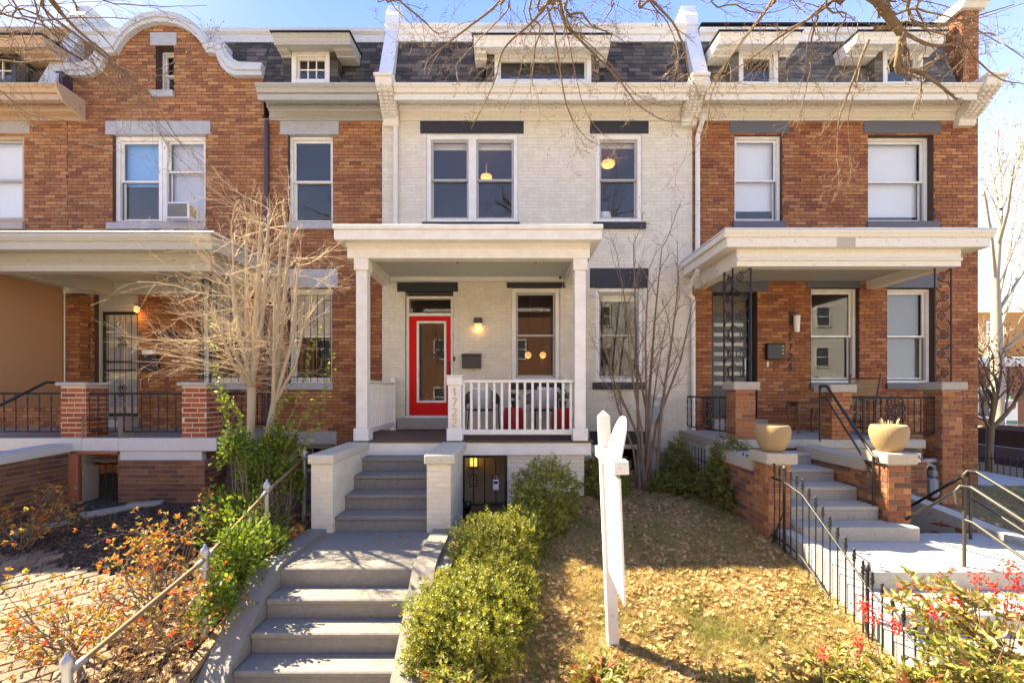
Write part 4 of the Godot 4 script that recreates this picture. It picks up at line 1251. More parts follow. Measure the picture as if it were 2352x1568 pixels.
func house_1720() -> void:
	var x0 := fx(155)
	var x1 := fx(877)
	var h := thing("row_house", "red brick row house with curved gable, grey trim and deep porch", "house", Vector3((x0 + x1) / 2, -1.75, ZF))
	# curved gable outline, right half mirrored about u = 376
	var inner := [[606, 180], [545, 180], [528, 174], [514, 160], [506, 143], [502, 130], [480, 128]]
	var outer := [[607, 152], [555, 150], [541, 143], [529, 130], [522, 114], [521, 103], [489, 102]]
	var ia := []
	var oa := []
	for p in inner: ia.append(Vector2(p[0], p[1]))
	for p in outer: oa.append(Vector2(p[0], p[1]))
	for k in 25:
		var a := lerpf(deg_to_rad(-25), deg_to_rad(-155), k / 24.0)
		ia.append(Vector2(376 + 112 * cos(a), 170 + 112 * sin(a)))
	for k in 25:
		var a := lerpf(deg_to_rad(-27), deg_to_rad(-153), k / 24.0)
		oa.append(Vector2(376 + 123 * cos(a), 156 + 123 * sin(a)))
	for i in range(inner.size() - 1, -1, -1):
		ia.append(Vector2(752 - inner[i][0], inner[i][1]))
		oa.append(Vector2(752 - outer[i][0], outer[i][1]))
	var gable := PackedVector2Array()
	var top_y := fy(272)
	gable.append(Vector2(x0, -2.5))
	gable.append(Vector2(x1, -2.5))
	gable.append(Vector2(x1, top_y))
	gable.append(Vector2(fx(606), top_y))
	for p in ia:
		var q := Vector2(fx(p.x), fy(p.y))
		if q.x > x0: gable.append(q)
	gable.append(Vector2(x0, fy(180)))
	var holes := [hole(258, 471, 309, 512), hole(661, 764, 309, 512), hole(357, 398, 105, 209), hole(216, 316, 668, 962), hole(455, 566, 668, 880), hole(661, 762, 661, 880), hole(661, 762, 1020, 1090)]
	var w := part(h, "wall", wall_mesh(gable, holes, ZF - 0.006, ZF - 0.3), M["mortar"])
	lay_bricks(w, front(ZF - 0.006), gable, holes, RED, {singles = 240})
	var cop := PackedVector2Array()
	var mould := PackedVector2Array()
	for p in oa: cop.append(Vector2(fx(p.x), fy(p.y)))
	for i in range(ia.size() - 1, -1, -1): cop.append(Vector2(fx(ia[i].x), fy(ia[i].y)))
	part(h, "gable_coping", MB.new().prism(cop, ZF - 0.34, ZF + 0.10), M["coping_grey"])
	for i in ia.size(): mould.append(Vector2(fx(lerpf(ia[i].x, oa[i].x, 0.34)), fy(lerpf(ia[i].y, oa[i].y, 0.34))))
	for i in range(ia.size() - 1, -1, -1): mould.append(Vector2(fx(lerpf(ia[i].x, oa[i].x, 0.72)), fy(lerpf(ia[i].y, oa[i].y, 0.72))))
	part(h, "gable_moulding", MB.new().prism(mould, ZF + 0.09, ZF + 0.135), M["coping_grey"])
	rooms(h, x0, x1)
	for l in [[242, 483, 278, 309], [643, 778, 278, 309], [345, 405, 75, 104], [647, 775, 618, 661], [440, 580, 632, 668], [651, 773, 990, 1020]]:
		lintel(h, l[0], l[1], l[2], l[3], "slate_blue")
	for l in [[247, 473, 512, 527], [654, 768, 512, 527], [346, 400, 209, 224], [654, 766, 880, 895], [448, 573, 880, 895]]:
		sill(h, l[0], l[1], l[2], l[3], "slate_blue")
	sash_window(h, fx(258), fx(366), fy(512), fy(309), ZF, {recess = 0.10, casing = 0.075, blind = "blind_blue", blind_to = 0.52, screen = true})  # blue sheet added behind the upper sash, painted as its bright reflection
	sash_window(h, fx(367), fx(471), fy(512), fy(309), ZF, {recess = 0.10, casing = 0.075, blind = "curtain", blind_to = 0.9, meet = 0.62, screen = true})
	sash_window(h, fx(661), fx(764), fy(512), fy(309), ZF, {recess = 0.11})
	sash_window(h, fx(357), fx(398), fy(209), fy(105), ZF, {recess = 0.2, casing = 0.03, stile = 0.03})
	sash_window(h, fx(455), fx(566), fy(880), fy(668), ZF, {recess = 0.1, blind = "curtain", blind_to = 0.4})
	sash_window(h, fx(661), fx(762), fy(880), fy(661), ZF, {recess = 0.12, blind = "blind_warm", blind_to = 0.5})
	sash_window(h, fx(661), fx(762), fy(1090), fy(1020), ZF, {recess = 0.1, trim = "slate_blue", sash = "slate_blue", fixed = true, grid = Vector2i(2, 1)})
	for b in [[460, 562, 672, 877], [665, 758, 675, 877]]:
		var g := holder(h, "window_bars")
		for k in 7:
			var xx := lerpf(fx(b[0]), fx(b[1]), k / 6.0)
			part(g, "bar", MB.new().bar(Vector3(xx, fy(b[3]), ZF - 0.03), Vector3(xx, fy(b[2]), ZF - 0.03), 0.008, 4), M["iron"])
		var sc := MB.new()
		for yy in [fy(b[3]) + 0.1, fy(b[2]) - 0.12]:
			sc.bar(Vector3(fx(b[0]), yy, ZF - 0.03), Vector3(fx(b[1]), yy, ZF - 0.03), 0.008, 4)
		var cx := (fx(b[0]) + fx(b[1])) / 2
		for s in [-1.0, 1.0]:
			for q in [0.0, 1.0]:
				sc.tube(spiral(Vector3(cx + s * 0.09, fy(b[2]) - 0.42 - q * 0.16, ZF - 0.03), 0.075, 1.4, PI * 0.5 - q * PI, s * (1.0 - 2.0 * q)), [0.006], 5)
		part(g, "scrollwork", sc, M["iron"])
	# mansard on the right half with its dormer
	var g0 := wx(670, 8.8)
	var g1 := wx(757, 8.8)
	mansard(h, fx(490), fx(607), [], SLATE, {from = 0.42})
	mansard(h, fx(607) + 0.002, -2.56, [[g0 - 0.16, g1 + 0.16, 1.0]], SLATE)
	part(h, "roof", box(Vector3(-8.7, 5.7, -9.5), Vector3(-5.8, 7.0, -9.3)), M["roof_under"])
	part(h, "roof_fascia", MB.new().run_x([[-0.3, 7.04], [0.03, 7.04], [0.03, 7.18], [0.08, 7.22], [0.08, 7.30], [-0.3, 7.36]], -8.7, -2.57, -9.22), M["coping_grey"])
	dormer(h, g0, g1, wx(622, 8.4), wx(800, 8.4), SLATE, "grey_cream", {grid = Vector2i(3, 2), y1 = 6.57, lift = 0.085})
	cornice(h, wx(606, 8.7), -2.51, "grey_cream")
	parapet(h, -9.0, -8.70, "coping_grey")
	downspout(h, [Vector3(fx(615), 5.28, ZF + 0.05), Vector3(fx(615), -1.2, ZF + 0.05)], "downspout_brown", 0.045)

	# front door: white panelled leaf behind a black security door
	var d := holder(h, "door")
	var rz := ZF - 0.15
	part(d, "frame", ring(fx(216), fx(316), fy(962), fy(669), 0.05, 0.38, 0.03, rz - 0.15, rz + 0.06, 0.006), M["grey_cream"])
	part(d, "leaf", box(Vector3(fx(222), fy(958), rz - 0.12), Vector3(fx(311), fy(715), rz - 0.075), 0.004), M["door_cream"])
	var pan := MB.new()
	for c in [[228, 262], [270, 305]]:
		for r in [[735, 775], [795, 850], [870, 935]]:
			pan.box(Vector3(fx(c[0]), fy(r[1]), rz - 0.076), Vector3(fx(c[1]), fy(r[0]), rz - 0.066), 0.006)
	part(d, "door_panel", pan, M["slate_blue"])
	var sg := ring(fx(219), fx(314), fy(960), fy(713), 0.055, 0.055, 0.09, rz - 0.02, rz + 0.02, 0.004)
	for v in [828.0, 848.0]: sg.box(Vector3(fx(224), fy(v + 3), rz - 0.015), Vector3(fx(309), fy(v), rz + 0.015), 0.002)
	for k in 6:
		var xx := lerpf(fx(226), fx(307), (k + 0.5) / 6.0)
		sg.bar(Vector3(xx, fy(955), rz), Vector3(xx, fy(716), rz), 0.007, 4)
	for yc in [fy(775), fy(790), fy(890), fy(905)]:
		for s in [-1.0, 1.0]:
			sg.tube(spiral(Vector3(fx(266) + s * 0.05, yc, rz + 0.01), 0.055, 1.4, PI * 0.5, s), [0.008], 5)
	part(d, "security_door", sg, M["iron"])
	part(h, "doorstep", box(Vector3(fx(214), fy(981), ZF - 0.2), Vector3(fx(318), fy(962), ZF + 0.18), 0.01), M["slate_blue"])

	# ---- porch
	var pz := -7.02
	var fl := -0.725
	var rzf := -6.70
	var rx0 := -10.6
	var rx1 := wx(487, 6.70)
	part(h, "porch_roof", box(Vector3(rx0, 2.20, ZF + 0.005), Vector3(rx1 - 0.03, 2.28, rzf - 0.03)), M["coping_grey"])
	part(h, "porch_fascia", MB.new().run_x([[-0.05, 2.08], [0.0, 2.08], [0.0, 2.195], [0.02, 2.20], [0.05, 2.25], [0.05, 2.30], [-0.05, 2.31]], rx0, rx1, rzf), M["grey_cream"])
	part(h, "porch_fascia", box(Vector3(rx1 - 0.05, 2.08, ZF + 0.005), Vector3(rx1, 2.30, rzf - 0.051), 0.005), M["grey_cream"])
	part(h, "porch_roof_edge", box(Vector3(rx0, 2.311, ZF + 0.005), Vector3(rx1 + 0.05, 2.335, rzf + 0.055), 0.003), M["metal_white"])
	part(h, "porch_soffit", box(Vector3(rx0, 2.10, ZF + 0.005), Vector3(rx1 - 0.051, 2.12, rzf - 0.051)), M["grey_cream"])
	var bx1 := -4.62
	part(h, "porch_beam", MB.new().run_x([[-0.2, 1.83], [0.0, 1.83], [0.0, 1.93], [0.025, 1.94], [0.025, 1.965], [0.0, 1.98], [0.0, 2.099], [-0.2, 2.099]], rx0, bx1, pz + 0.05), M["grey_cream"])
	for xs in [[bx1 - 0.2, bx1], [-7.9, -7.7]]:
		part(h, "porch_beam", box(Vector3(xs[0], 1.84, ZF + 0.02), Vector3(xs[1], 2.099, pz - 0.151), 0.005), M["grey_cream"])
	part(h, "porch_beam", box(Vector3(-8.7, 1.88, ZF + 0.016), Vector3(bx1 - 0.201, 2.099, ZF + 0.15), 0.005), M["grey_cream"])
	part(h, "porch_post_iron", MB.new().bar(Vector3(-4.72, fl + 0.8, pz - 0.1), Vector3(-4.72, 1.83, pz - 0.1), 0.02, 4).bar(Vector3(-4.72 - 0.12, fl + 0.8, pz - 0.1), Vector3(-4.84, 1.83, pz - 0.1), 0.02, 4), M["iron"])
	# party pier and floor
	pier(h, "brick_pier", -8.75, -8.30, fl, 1.83, ZF + 0.01, ZF + 0.22, RED, "mortar", 0.0, "stone_cap", "right")
	part(h, "porch_slab", box(Vector3(-10.6, fl - 0.20, ZF + 0.01), Vector3(-4.55, fl, pz + 0.0), 0.012), M["porch_floor_grey"])
	part(h, "porch_slab_edge", box(Vector3(-10.6, fl - 0.205, pz + 0.001), Vector3(-4.545, fl - 0.004, pz + 0.03), 0.008), M["coping_grey"])
	part(h, "porch_band", box(Vector3(-6.05, fl - 0.345, pz - 0.1), Vector3(-4.78, fl - 0.206, pz + 0.012), 0.006), M["coping_grey"])
	for c in [[-6.97, -6.58], [-5.10, -4.72]]:
		pier(h, "brick_pier", c[0], c[1], fl, 0.075, pz - 0.40, pz + 0.0, NEWRED, "mortar_white", 0.055, "slate_blue", "right", {len = 0.225, course = 0.077, joint = 0.017, singles = 30})
	iron_rail_panel(h, Vector3(-6.58, fl, pz - 0.06), Vector3(-5.10, fl, pz - 0.06), 0.68, 11)
	iron_rail_panel(h, Vector3(-4.80, fl, pz - 0.4), Vector3(-4.80, fl, ZF + 0.05), 0.68, 9)
	iron_rail_panel(h, Vector3(-9.2, fl, pz - 0.06), Vector3(-6.99, fl, pz - 0.06), 0.68, 12)
	# basement front under the slab: brick, doorway with iron gate
	var bz := -6.98
	var bw := part(h, "porch_base_wall", wall_mesh(rect_poly(-6.6, -4.72, -2.4, fl - 0.346), [Rect2(-6.61, -2.41, 0.56, 2.0)], bz - 0.006, bz - 0.3), M["mortar_pale"])
	lay_bricks(bw, front(bz - 0.006), rect_poly(-6.05, -4.72, -2.4, fl - 0.346), [], BROWN, {course = 0.07, singles = 30})
	var bs := part(h, "porch_base_side", box(Vector3(-4.9, -2.4, -7.9), Vector3(-4.722, fl - 0.346, bz - 0.301), 0.0), M["mortar_pale"])
	lay_bricks(bs, facing_right(-4.722), rect_poly(-bz, 7.9, -2.4, fl - 0.346), [], BROWN, {course = 0.07})
	var jb := part(h, "gateway_jamb", box(Vector3(-6.80, -2.4, bz - 0.28), Vector3(-6.66, fl - 0.25, bz + 0.02), 0.01), M["terracotta"])
	part(jb, "head", box(Vector3(-6.659, fl - 0.25, bz - 0.27), Vector3(-6.05, fl - 0.206, bz + 0.015), 0.005), M["terracotta"])
	var gt := holder(h, "basement_gate")
	var gm := MB.new()
	for yy in [-1.15, -1.72, -2.0]: gm.bar(Vector3(-6.66, yy, bz - 0.2), Vector3(-6.05, yy, bz - 0.2), 0.013, 4)
	part(gt, "rail", gm, M["iron"])
	for k in 6:
		var xx := lerpf(-6.62, -6.09, k / 5.0)
		var b := MB.new().bar(Vector3(xx, -2.3, bz - 0.2), Vector3(xx, -1.15, bz - 0.2), 0.009, 4)
		b.lathe([Vector2(0.002, 0.11), Vector2(0.02, 0.06), Vector2(0.012, 0.04), Vector2(0.025, 0.0), Vector2(0.01, -0.02)], 6, Vector3(xx, -1.88, bz - 0.2))
		part(gt, "bar", b, M["iron"])
	# stair wing wall running forward on the left, brick with a sloping grey cap
	var wy0 := -0.93
	var ww := part(h, "wing_wall", MB.new().prism(PackedVector2Array([Vector2(7.0, -2.5), Vector2(4.6, -2.5), Vector2(4.6, -1.05), Vector2(7.0, wy0)]), -7.05, -6.801, Transform3D(Basis(Vector3(0, 0, -1), Vector3(0, 1, 0), Vector3(1, 0, 0)), Vector3.ZERO)), M["mortar_pale"])
	lay_bricks(ww, facing_right(-6.801), PackedVector2Array([Vector2(4.6, -2.5), Vector2(7.0, -2.5), Vector2(7.0, wy0), Vector2(4.6, -1.05)]), [], BROWN, {course = 0.07, singles = 30})
	part(h, "wing_cap", MB.new().prism(PackedVector2Array([Vector2(7.0, wy0 + 0.001), Vector2(4.6, -1.049), Vector2(4.6, -0.93), Vector2(7.0, wy0 + 0.12)]), -7.10, -6.76, Transform3D(Basis(Vector3(0, 0, -1), Vector3(0, 1, 0), Vector3(1, 0, 0)), Vector3.ZERO)), M["coping_grey"])
	var hr := holder(h, "handrail")
	part(hr, "rail", MB.new().tube([Vector3(-7.02, 0.12, -7.0), Vector3(-7.06, 0.13, -6.9), Vector3(-7.1, -0.42, -5.9), Vector3(-7.1, -0.9, -5.0)], [0.02], 6), M["iron"])

# ---------------------------------------------------------------- setting
const PROFILE := [[12.0, -1.50], [9.2, -1.55], [7.0, -1.66], [5.5, -1.80], [4.4, -2.05], [3.6, -2.28], [3.0, -2.48], [2.5, -2.60], [2.2, -2.64], [-5.0, -2.64]]

func rise(d: float) -> float:
	for i in PROFILE.size() - 1:
		if d <= PROFILE[i][0] and d >= PROFILE[i + 1][0]:
			return lerpf(PROFILE[i + 1][1], PROFILE[i][1], (d - PROFILE[i + 1][0]) / (PROFILE[i][0] - PROFILE[i + 1][0]))
	return -1.5

var lump := FastNoiseLite.new()

func yard_y(x: float, z: float) -> float:
	var y := rise(-z)
	if x > 5.5: y = minf(y, -1.86)
	if x > -0.9 and x < 0.10 and z < -5.72: y = -2.24
	if x < -2.6:
		y -= 0.06 * clampf((-x - 3.0) * 0.6, 0.0, 1.0)
	return y + lump.get_noise_2d(x * 60.0, z * 60.0) * 0.03

func yard(called: String, x0: float, x1: float, z0: float, z1: float, m: String, lift := 0.0, step := 0.12) -> MeshInstance3D:
	var b := MB.new()
	var nx := int(ceil((x1 - x0) / step))
	var nz := int(ceil((z1 - z0) / step))
	for j in nz + 1:
		for i in nx + 1:
			var x := lerpf(x0, x1, float(i) / nx)
			var z := lerpf(z0, z1, float(j) / nz)
			b.v.append(Vector3(x, yard_y(x, z) + lift, z))
			var e := 0.05
			b.n.append(Vector3(yard_y(x - e, z) - yard_y(x + e, z), 2.0 * e, yard_y(x, z - e) - yard_y(x, z + e)).normalized())
	for j in nz:
		for i in nx:
			var a := j * (nx + 1) + i
			for q in [a, a + 1, a + nx + 1, a + 1, a + nx + 2, a + nx + 1]: b.ix.append(q)
	return structure(called, b.mesh(), M[m])

func surroundings() -> void:
	lump.seed = 4
	lump.frequency = 0.03
	structure("ground", MB.new().box(Vector3(-400, -3.2, -400), Vector3(400, -2.75, 400)).mesh(), M["ground"])
	# street pavement and roadway, on the near side of the houses
	structure("pavement", box(Vector3(-40, -2.9, -2.2), Vector3(13.2, -2.652, 1.2), 0.01).mesh(), M["sidewalk"])
	structure("kerb", box(Vector3(-40, -2.9, 3.2), Vector3(13.2, -2.66, 3.35), 0.01).mesh(), M["concrete"])
	structure("verge", box(Vector3(-40, -2.9, 1.201), Vector3(13.2, -2.675, 3.199), 0.0).mesh(), M["turf"])
	structure("road", box(Vector3(-60, -2.9, 3.351), Vector3(60, -2.74, 13.0), 0.0).mesh(), M["asphalt"])
	structure("far_pavement", box(Vector3(-60, -2.9, 13.001), Vector3(60, -2.60, 19.0), 0.0).mesh(), M["sidewalk"])
	structure("side_road", box(Vector3(13.6, -2.95, -120), Vector3(22.0, -2.745, 3.35), 0.0).mesh(), M["asphalt"])
	structure("side_kerb", box(Vector3(13.35, -2.9, -120), Vector3(13.599, -2.60, 3.2), 0.01).mesh(), M["concrete"])
	yard("lawn", -0.76, 3.22, -8.96, -2.2, "turf")
	yard("front_yard", -9.5, -2.52, -8.96, -2.2, "soil")
	yard("side_yard", 5.94, 13.2, -8.96, -2.2, "turf")
	structure("garden_path", box(Vector3(8.9, -2.4, -30.0), Vector3(11.0, -1.88, -8.92), 0.01).mesh(), M["sidewalk"])
	structure("side_verge", box(Vector3(11.001, -2.9, -60.0), Vector3(13.34, -2.02, -8.92), 0.0).mesh(), M["turf"])
	structure("areaway_floor", box(Vector3(4.9, -3.0, -7.0), Vector3(5.75, -2.62, -5.6), 0.0).mesh(), M["concrete"])
	structure("basement_yard", box(Vector3(-0.755, -2.5, -8.9), Vector3(0.0, -2.17, -5.7), 0.0).mesh(), M["concrete"])

func camera_and_light() -> void:
	var cam := Camera3D.new()
	cam.name = "camera"
	cam.projection = Camera3D.PROJECTION_FRUSTUM
	cam.near = 0.1
	cam.far = 900.0
	cam.size = 0.1 * 1568.0 / GRID
	cam.frustum_offset = Vector2(0.1 * (1176.0 - GX) / GRID, 0.1 * (GY - 784.0) / GRID)
	add_child(cam)
	cam.current = true
	var env := Environment.new()
	env.background_mode = Environment.BG_SKY
	var sm := ProceduralSkyMaterial.new()
	sm.sky_top_color = Color(0.019, 0.047, 0.14).linear_to_srgb()
	sm.sky_horizon_color = Color(0.24, 0.265, 0.295).linear_to_srgb()
	sm.sky_curve = 0.27
	sm.sky_energy_multiplier = 1.0
	sm.ground_bottom_color = Color(0.20, 0.18, 0.15).linear_to_srgb()
	sm.ground_horizon_color = Color(0.34, 0.33, 0.31).linear_to_srgb()
	sm.sun_angle_max = 55.0
	sm.sun_curve = 0.19
	var sky := Sky.new()
	sky.sky_material = sm
	env.sky = sky
	env.tonemap_mode = Environment.TONE_MAPPER_LINEAR
	env.tonemap_exposure = 9.2
	env.sdfgi_enabled = true
	env.ssao_enabled = true
	env.ssil_enabled = true
	var we := WorldEnvironment.new()
	we.name = "world_environment"
	we.environment = env
	add_child(we)
	var sun := DirectionalLight3D.new()
	sun.name = "sun"
	sun.light_color = Color(1.0, 0.92, 0.77)
	sun.light_energy = 0.98
	sun.light_angular_distance = 0.55
	sun.shadow_enabled = true
	add_child(sun)
	sun.look_at_from_position(Vector3.ZERO, Vector3(0.82, -1.0, 0.41), Vector3.UP)

# ---------------------------------------------------------------- things on and around the porches
func lamp_light(parent: Node3D, p: Vector3, e: float, size := 0.05, c := Color(1.0, 0.72, 0.38)) -> void:
	var l := OmniLight3D.new()
	l.name = "lamp_glow"
	l.light_color = c
	l.light_energy = e
	l.light_size = size
	l.omni_range = 12.0
	l.omni_attenuation = 2.0
	l.shadow_enabled = true
	l.position = p
	parent.add_child(l)

func rope_chair(label: String, where: Vector3, turn: float) -> void:
	var c := thing("porch_chair", label, "chair", where, "rope chairs on the white porch")
	c.rotation.y = turn
	var up := []
	var lo := []
	for i in 17:
		var t := i / 16.0
		var a := lerpf(-0.12, PI + 0.12, t)
		var lift := sin(t * PI)
		up.append(Vector3(cos(a) * 0.30, 0.63 + 0.15 * lift, 0.20 - sin(a) * 0.46 * (0.98 if i in [0, 16] else 1.0)))
		lo.append(Vector3(cos(a) * 0.275, 0.53 + 0.02 * lift, 0.19 - sin(a) * 0.42))
	up[0] = Vector3(0.30, 0.60, 0.27)
	up[16] = Vector3(-0.30, 0.60, 0.27)
	part(c, "arm_rail", MB.new().tube(up, [0.014], 6), M["iron"], false)
	part(c, "lower_rail", MB.new().tube(lo, [0.010], 6), M["iron"], false)
	var cords := MB.new()
	for i in 60:
		var t := i / 59.0 * 15.99
		var k := int(t)
		var f := t - k
		var a: Vector3 = up[k].lerp(up[k + 1], f)
		var b: Vector3 = lo[k].lerp(lo[k + 1], f)
		cords.bar(a, b, 0.0045, 4)
	part(c, "rope_back", cords, M["rope_dark"], false)
	var ring_pts := []
	for i in 21:
		var a := TAU * i / 20.0
		ring_pts.append(Vector3(cos(a) * 0.27, 0.42, sin(a) * 0.25))
	part(c, "seat_rim", MB.new().tube(ring_pts, [0.013], 6, false), M["iron"], false)
	part(c, "seat", MB.new().lathe([Vector2(0.0, 0.395), Vector2(0.15, 0.395), Vector2(0.255, 0.405), Vector2(0.265, 0.42), Vector2(0.24, 0.432), Vector2(0.0, 0.43)], 20), M["rope_dark"], false)
	for s in [-1.0, 1.0]:
		part(c, "leg", MB.new().tube([Vector3(s * 0.31, 0.0, 0.27), Vector3(s * 0.285, 0.42, 0.22), Vector3(s * 0.30, 0.60, 0.26)], [0.012], 6), M["iron"], false)
		part(c, "leg", MB.new().tube([Vector3(s * 0.26, 0.0, -0.28), Vector3(s * 0.22, 0.42, -0.14), Vector3(s * 0.2, 0.54, -0.17)], [0.012], 6), M["iron"], false)

func cushion_mesh(w: float, h: float, t: float) -> MB:
	var m := MB.new()
	var n := 10
	for side in [-1.0, 1.0]:
		var first := m.v.size()
		for j in n + 1:
			for i in n + 1:
				var u := i / float(n) * 2.0 - 1.0
				var v := j / float(n) * 2.0 - 1.0
				var puff := pow(maxf(0.0, (1.0 - u * u) * (1.0 - v * v)), 0.45)
				var pin := 1.0 - 0.10 * (1.0 - absf(u) * absf(v)) * (absf(u) + absf(v)) * 0.5
				m.v.append(Vector3(u * w * 0.5 * pin, v * h * 0.5 * pin, side * t * 0.5 * puff))
				m.n.append(Vector3(u * 0.7, v * 0.7, side).normalized())
		for j in n:
			for i in n:
				var a := first + j * (n + 1) + i
				var q := [a, a + n + 1, a + 1, a + 1, a + n + 1, a + n + 2]
				if side < 0: q = [a, a + 1, a + n + 1, a + 1, a + n + 2, a + n + 1]
				for x in q: m.ix.append(x)
	return m

func leaf_shape() -> ArrayMesh:
	var m := MB.new()
	var l := [Vector3(0, 0, 0), Vector3(0.22, 0.04, 0.3), Vector3(0.26, 0.06, 0.55), Vector3(0, 0.0, 1.0), Vector3(-0.26, 0.06, 0.55), Vector3(-0.22, 0.04, 0.3)]
	m.tri(l[0], l[3], l[1].lerp(l[2], 0.5))
	m.quad(l[0], l[3], l[2], l[1])
	m.quad(l[0], l[5], l[4], l[3])
	m.v.resize(0); m.n.resize(0); m.ix.resize(0)
	var mid := Vector3(0, 0, 0.5)
	for q in [[0, 3, 1], [1, 3, 2], [0, 5, 3], [5, 4, 3]]:
		m.tri(l[q[0]], l[q[1]], l[q[2]])
	return m.mesh()

func potted_plant(label: String, where: Vector3, spread: float) -> void:
	var p := thing("potted_plant", label, "plant", where, "plants on the red stools")
	part(p, "pot", MB.new().lathe([Vector2(0.0, 0.0), Vector2(0.045, 0.0), Vector2(0.065, 0.11), Vector2(0.07, 0.12), Vector2(0.06, 0.12), Vector2(0.0, 0.105)], 16), M["pot_black"], false)
	var xfs := []
	var cols := []
	for i in 130:
		var d := Vector3(rng.randfn(), absf(rng.randfn()) * 0.9 - 0.15, rng.randfn()).normalized() * pow(rng.randf(), 0.5)
		var o := Vector3(0, 0.17, 0) + d * Vector3(spread, spread * 0.9, spread)
		xfs.append(Transform3D(Basis.from_euler(Vector3(rng.randf_range(-0.9, 0.6), rng.randf() * TAU, rng.randf_range(-0.5, 0.5))).scaled(Vector3.ONE * rng.randf_range(0.04, 0.065)), o))
		var f := rng.randf_range(0.7, 1.4)
		cols.append(Color(0.05 * f, 0.11 * f, 0.025 * f))
	var st := MB.new()
	for i in 9:
		var a := i * 0.7
		st.tube([Vector3(0, 0.1, 0), Vector3(cos(a) * spread * 0.4, 0.19, sin(a) * spread * 0.4), Vector3(cos(a) * spread * 0.9, 0.2 + 0.06 * sin(i * 2.0), sin(a) * spread * 0.9)], [0.004, 0.003, 0.002], 4)
	part(p, "stem", st, M["bark_brown"], false)
	var f := copies(p, "foliage", M["leaf_small"], M["leaf"], xfs, cols)
	f.position = Vector3.ZERO

func woven_stool(label: String, where: Vector3) -> void:
	var s := thing("woven_stool", label, "stool", where, "red woven stools on the white porch")
	var prof := [Vector2(0.13, 0.0), Vector2(0.155, 0.05), Vector2(0.175, 0.14), Vector2(0.182, 0.23), Vector2(0.175, 0.32), Vector2(0.158, 0.41), Vector2(0.14, 0.455)]
	part(s, "drum", MB.new().lathe([Vector2(0.0, 0.004), Vector2(0.122, 0.004), Vector2(0.165, 0.14), Vector2(0.171, 0.23), Vector2(0.165, 0.32), Vector2(0.13, 0.45), Vector2(0.0, 0.45)], 24), M["stool_dark"], false)
	var cane := MB.new()
	for k in 44:
		var r := lerpf(0.0, prof.size() - 1.001, k / 43.0)
		var i := int(r)
		var p: Vector2 = prof[i].lerp(prof[i + 1], r - i)
		var pts := []
		for q in 25: pts.append(Vector3(cos(TAU * q / 24.0) * (p.x + 0.003 * (1.0 if (q + k) % 2 else -1.0)), p.y, sin(TAU * q / 24.0) * (p.x + 0.003 * (1.0 if (q + k) % 2 else -1.0))))
		cane.tube(pts, [0.0042], 4, false)
	part(s, "weave", cane, M["stool_red"], false)
	var ribs := MB.new()
	for k in 12:
		var pts := []
		for p in prof: pts.append(Vector3(cos(TAU * k / 12.0) * (p.x + 0.006), p.y, sin(TAU * k / 12.0) * (p.x + 0.006)))
		ribs.tube(pts, [0.006], 5)
	part(s, "rib", ribs, M["stool_red"], false)
	part(s, "top", MB.new().lathe([Vector2(0.0, 0.468), Vector2(0.12, 0.466), Vector2(0.148, 0.46), Vector2(0.15, 0.448), Vector2(0.0, 0.448)], 24), M["stool_red"], false)

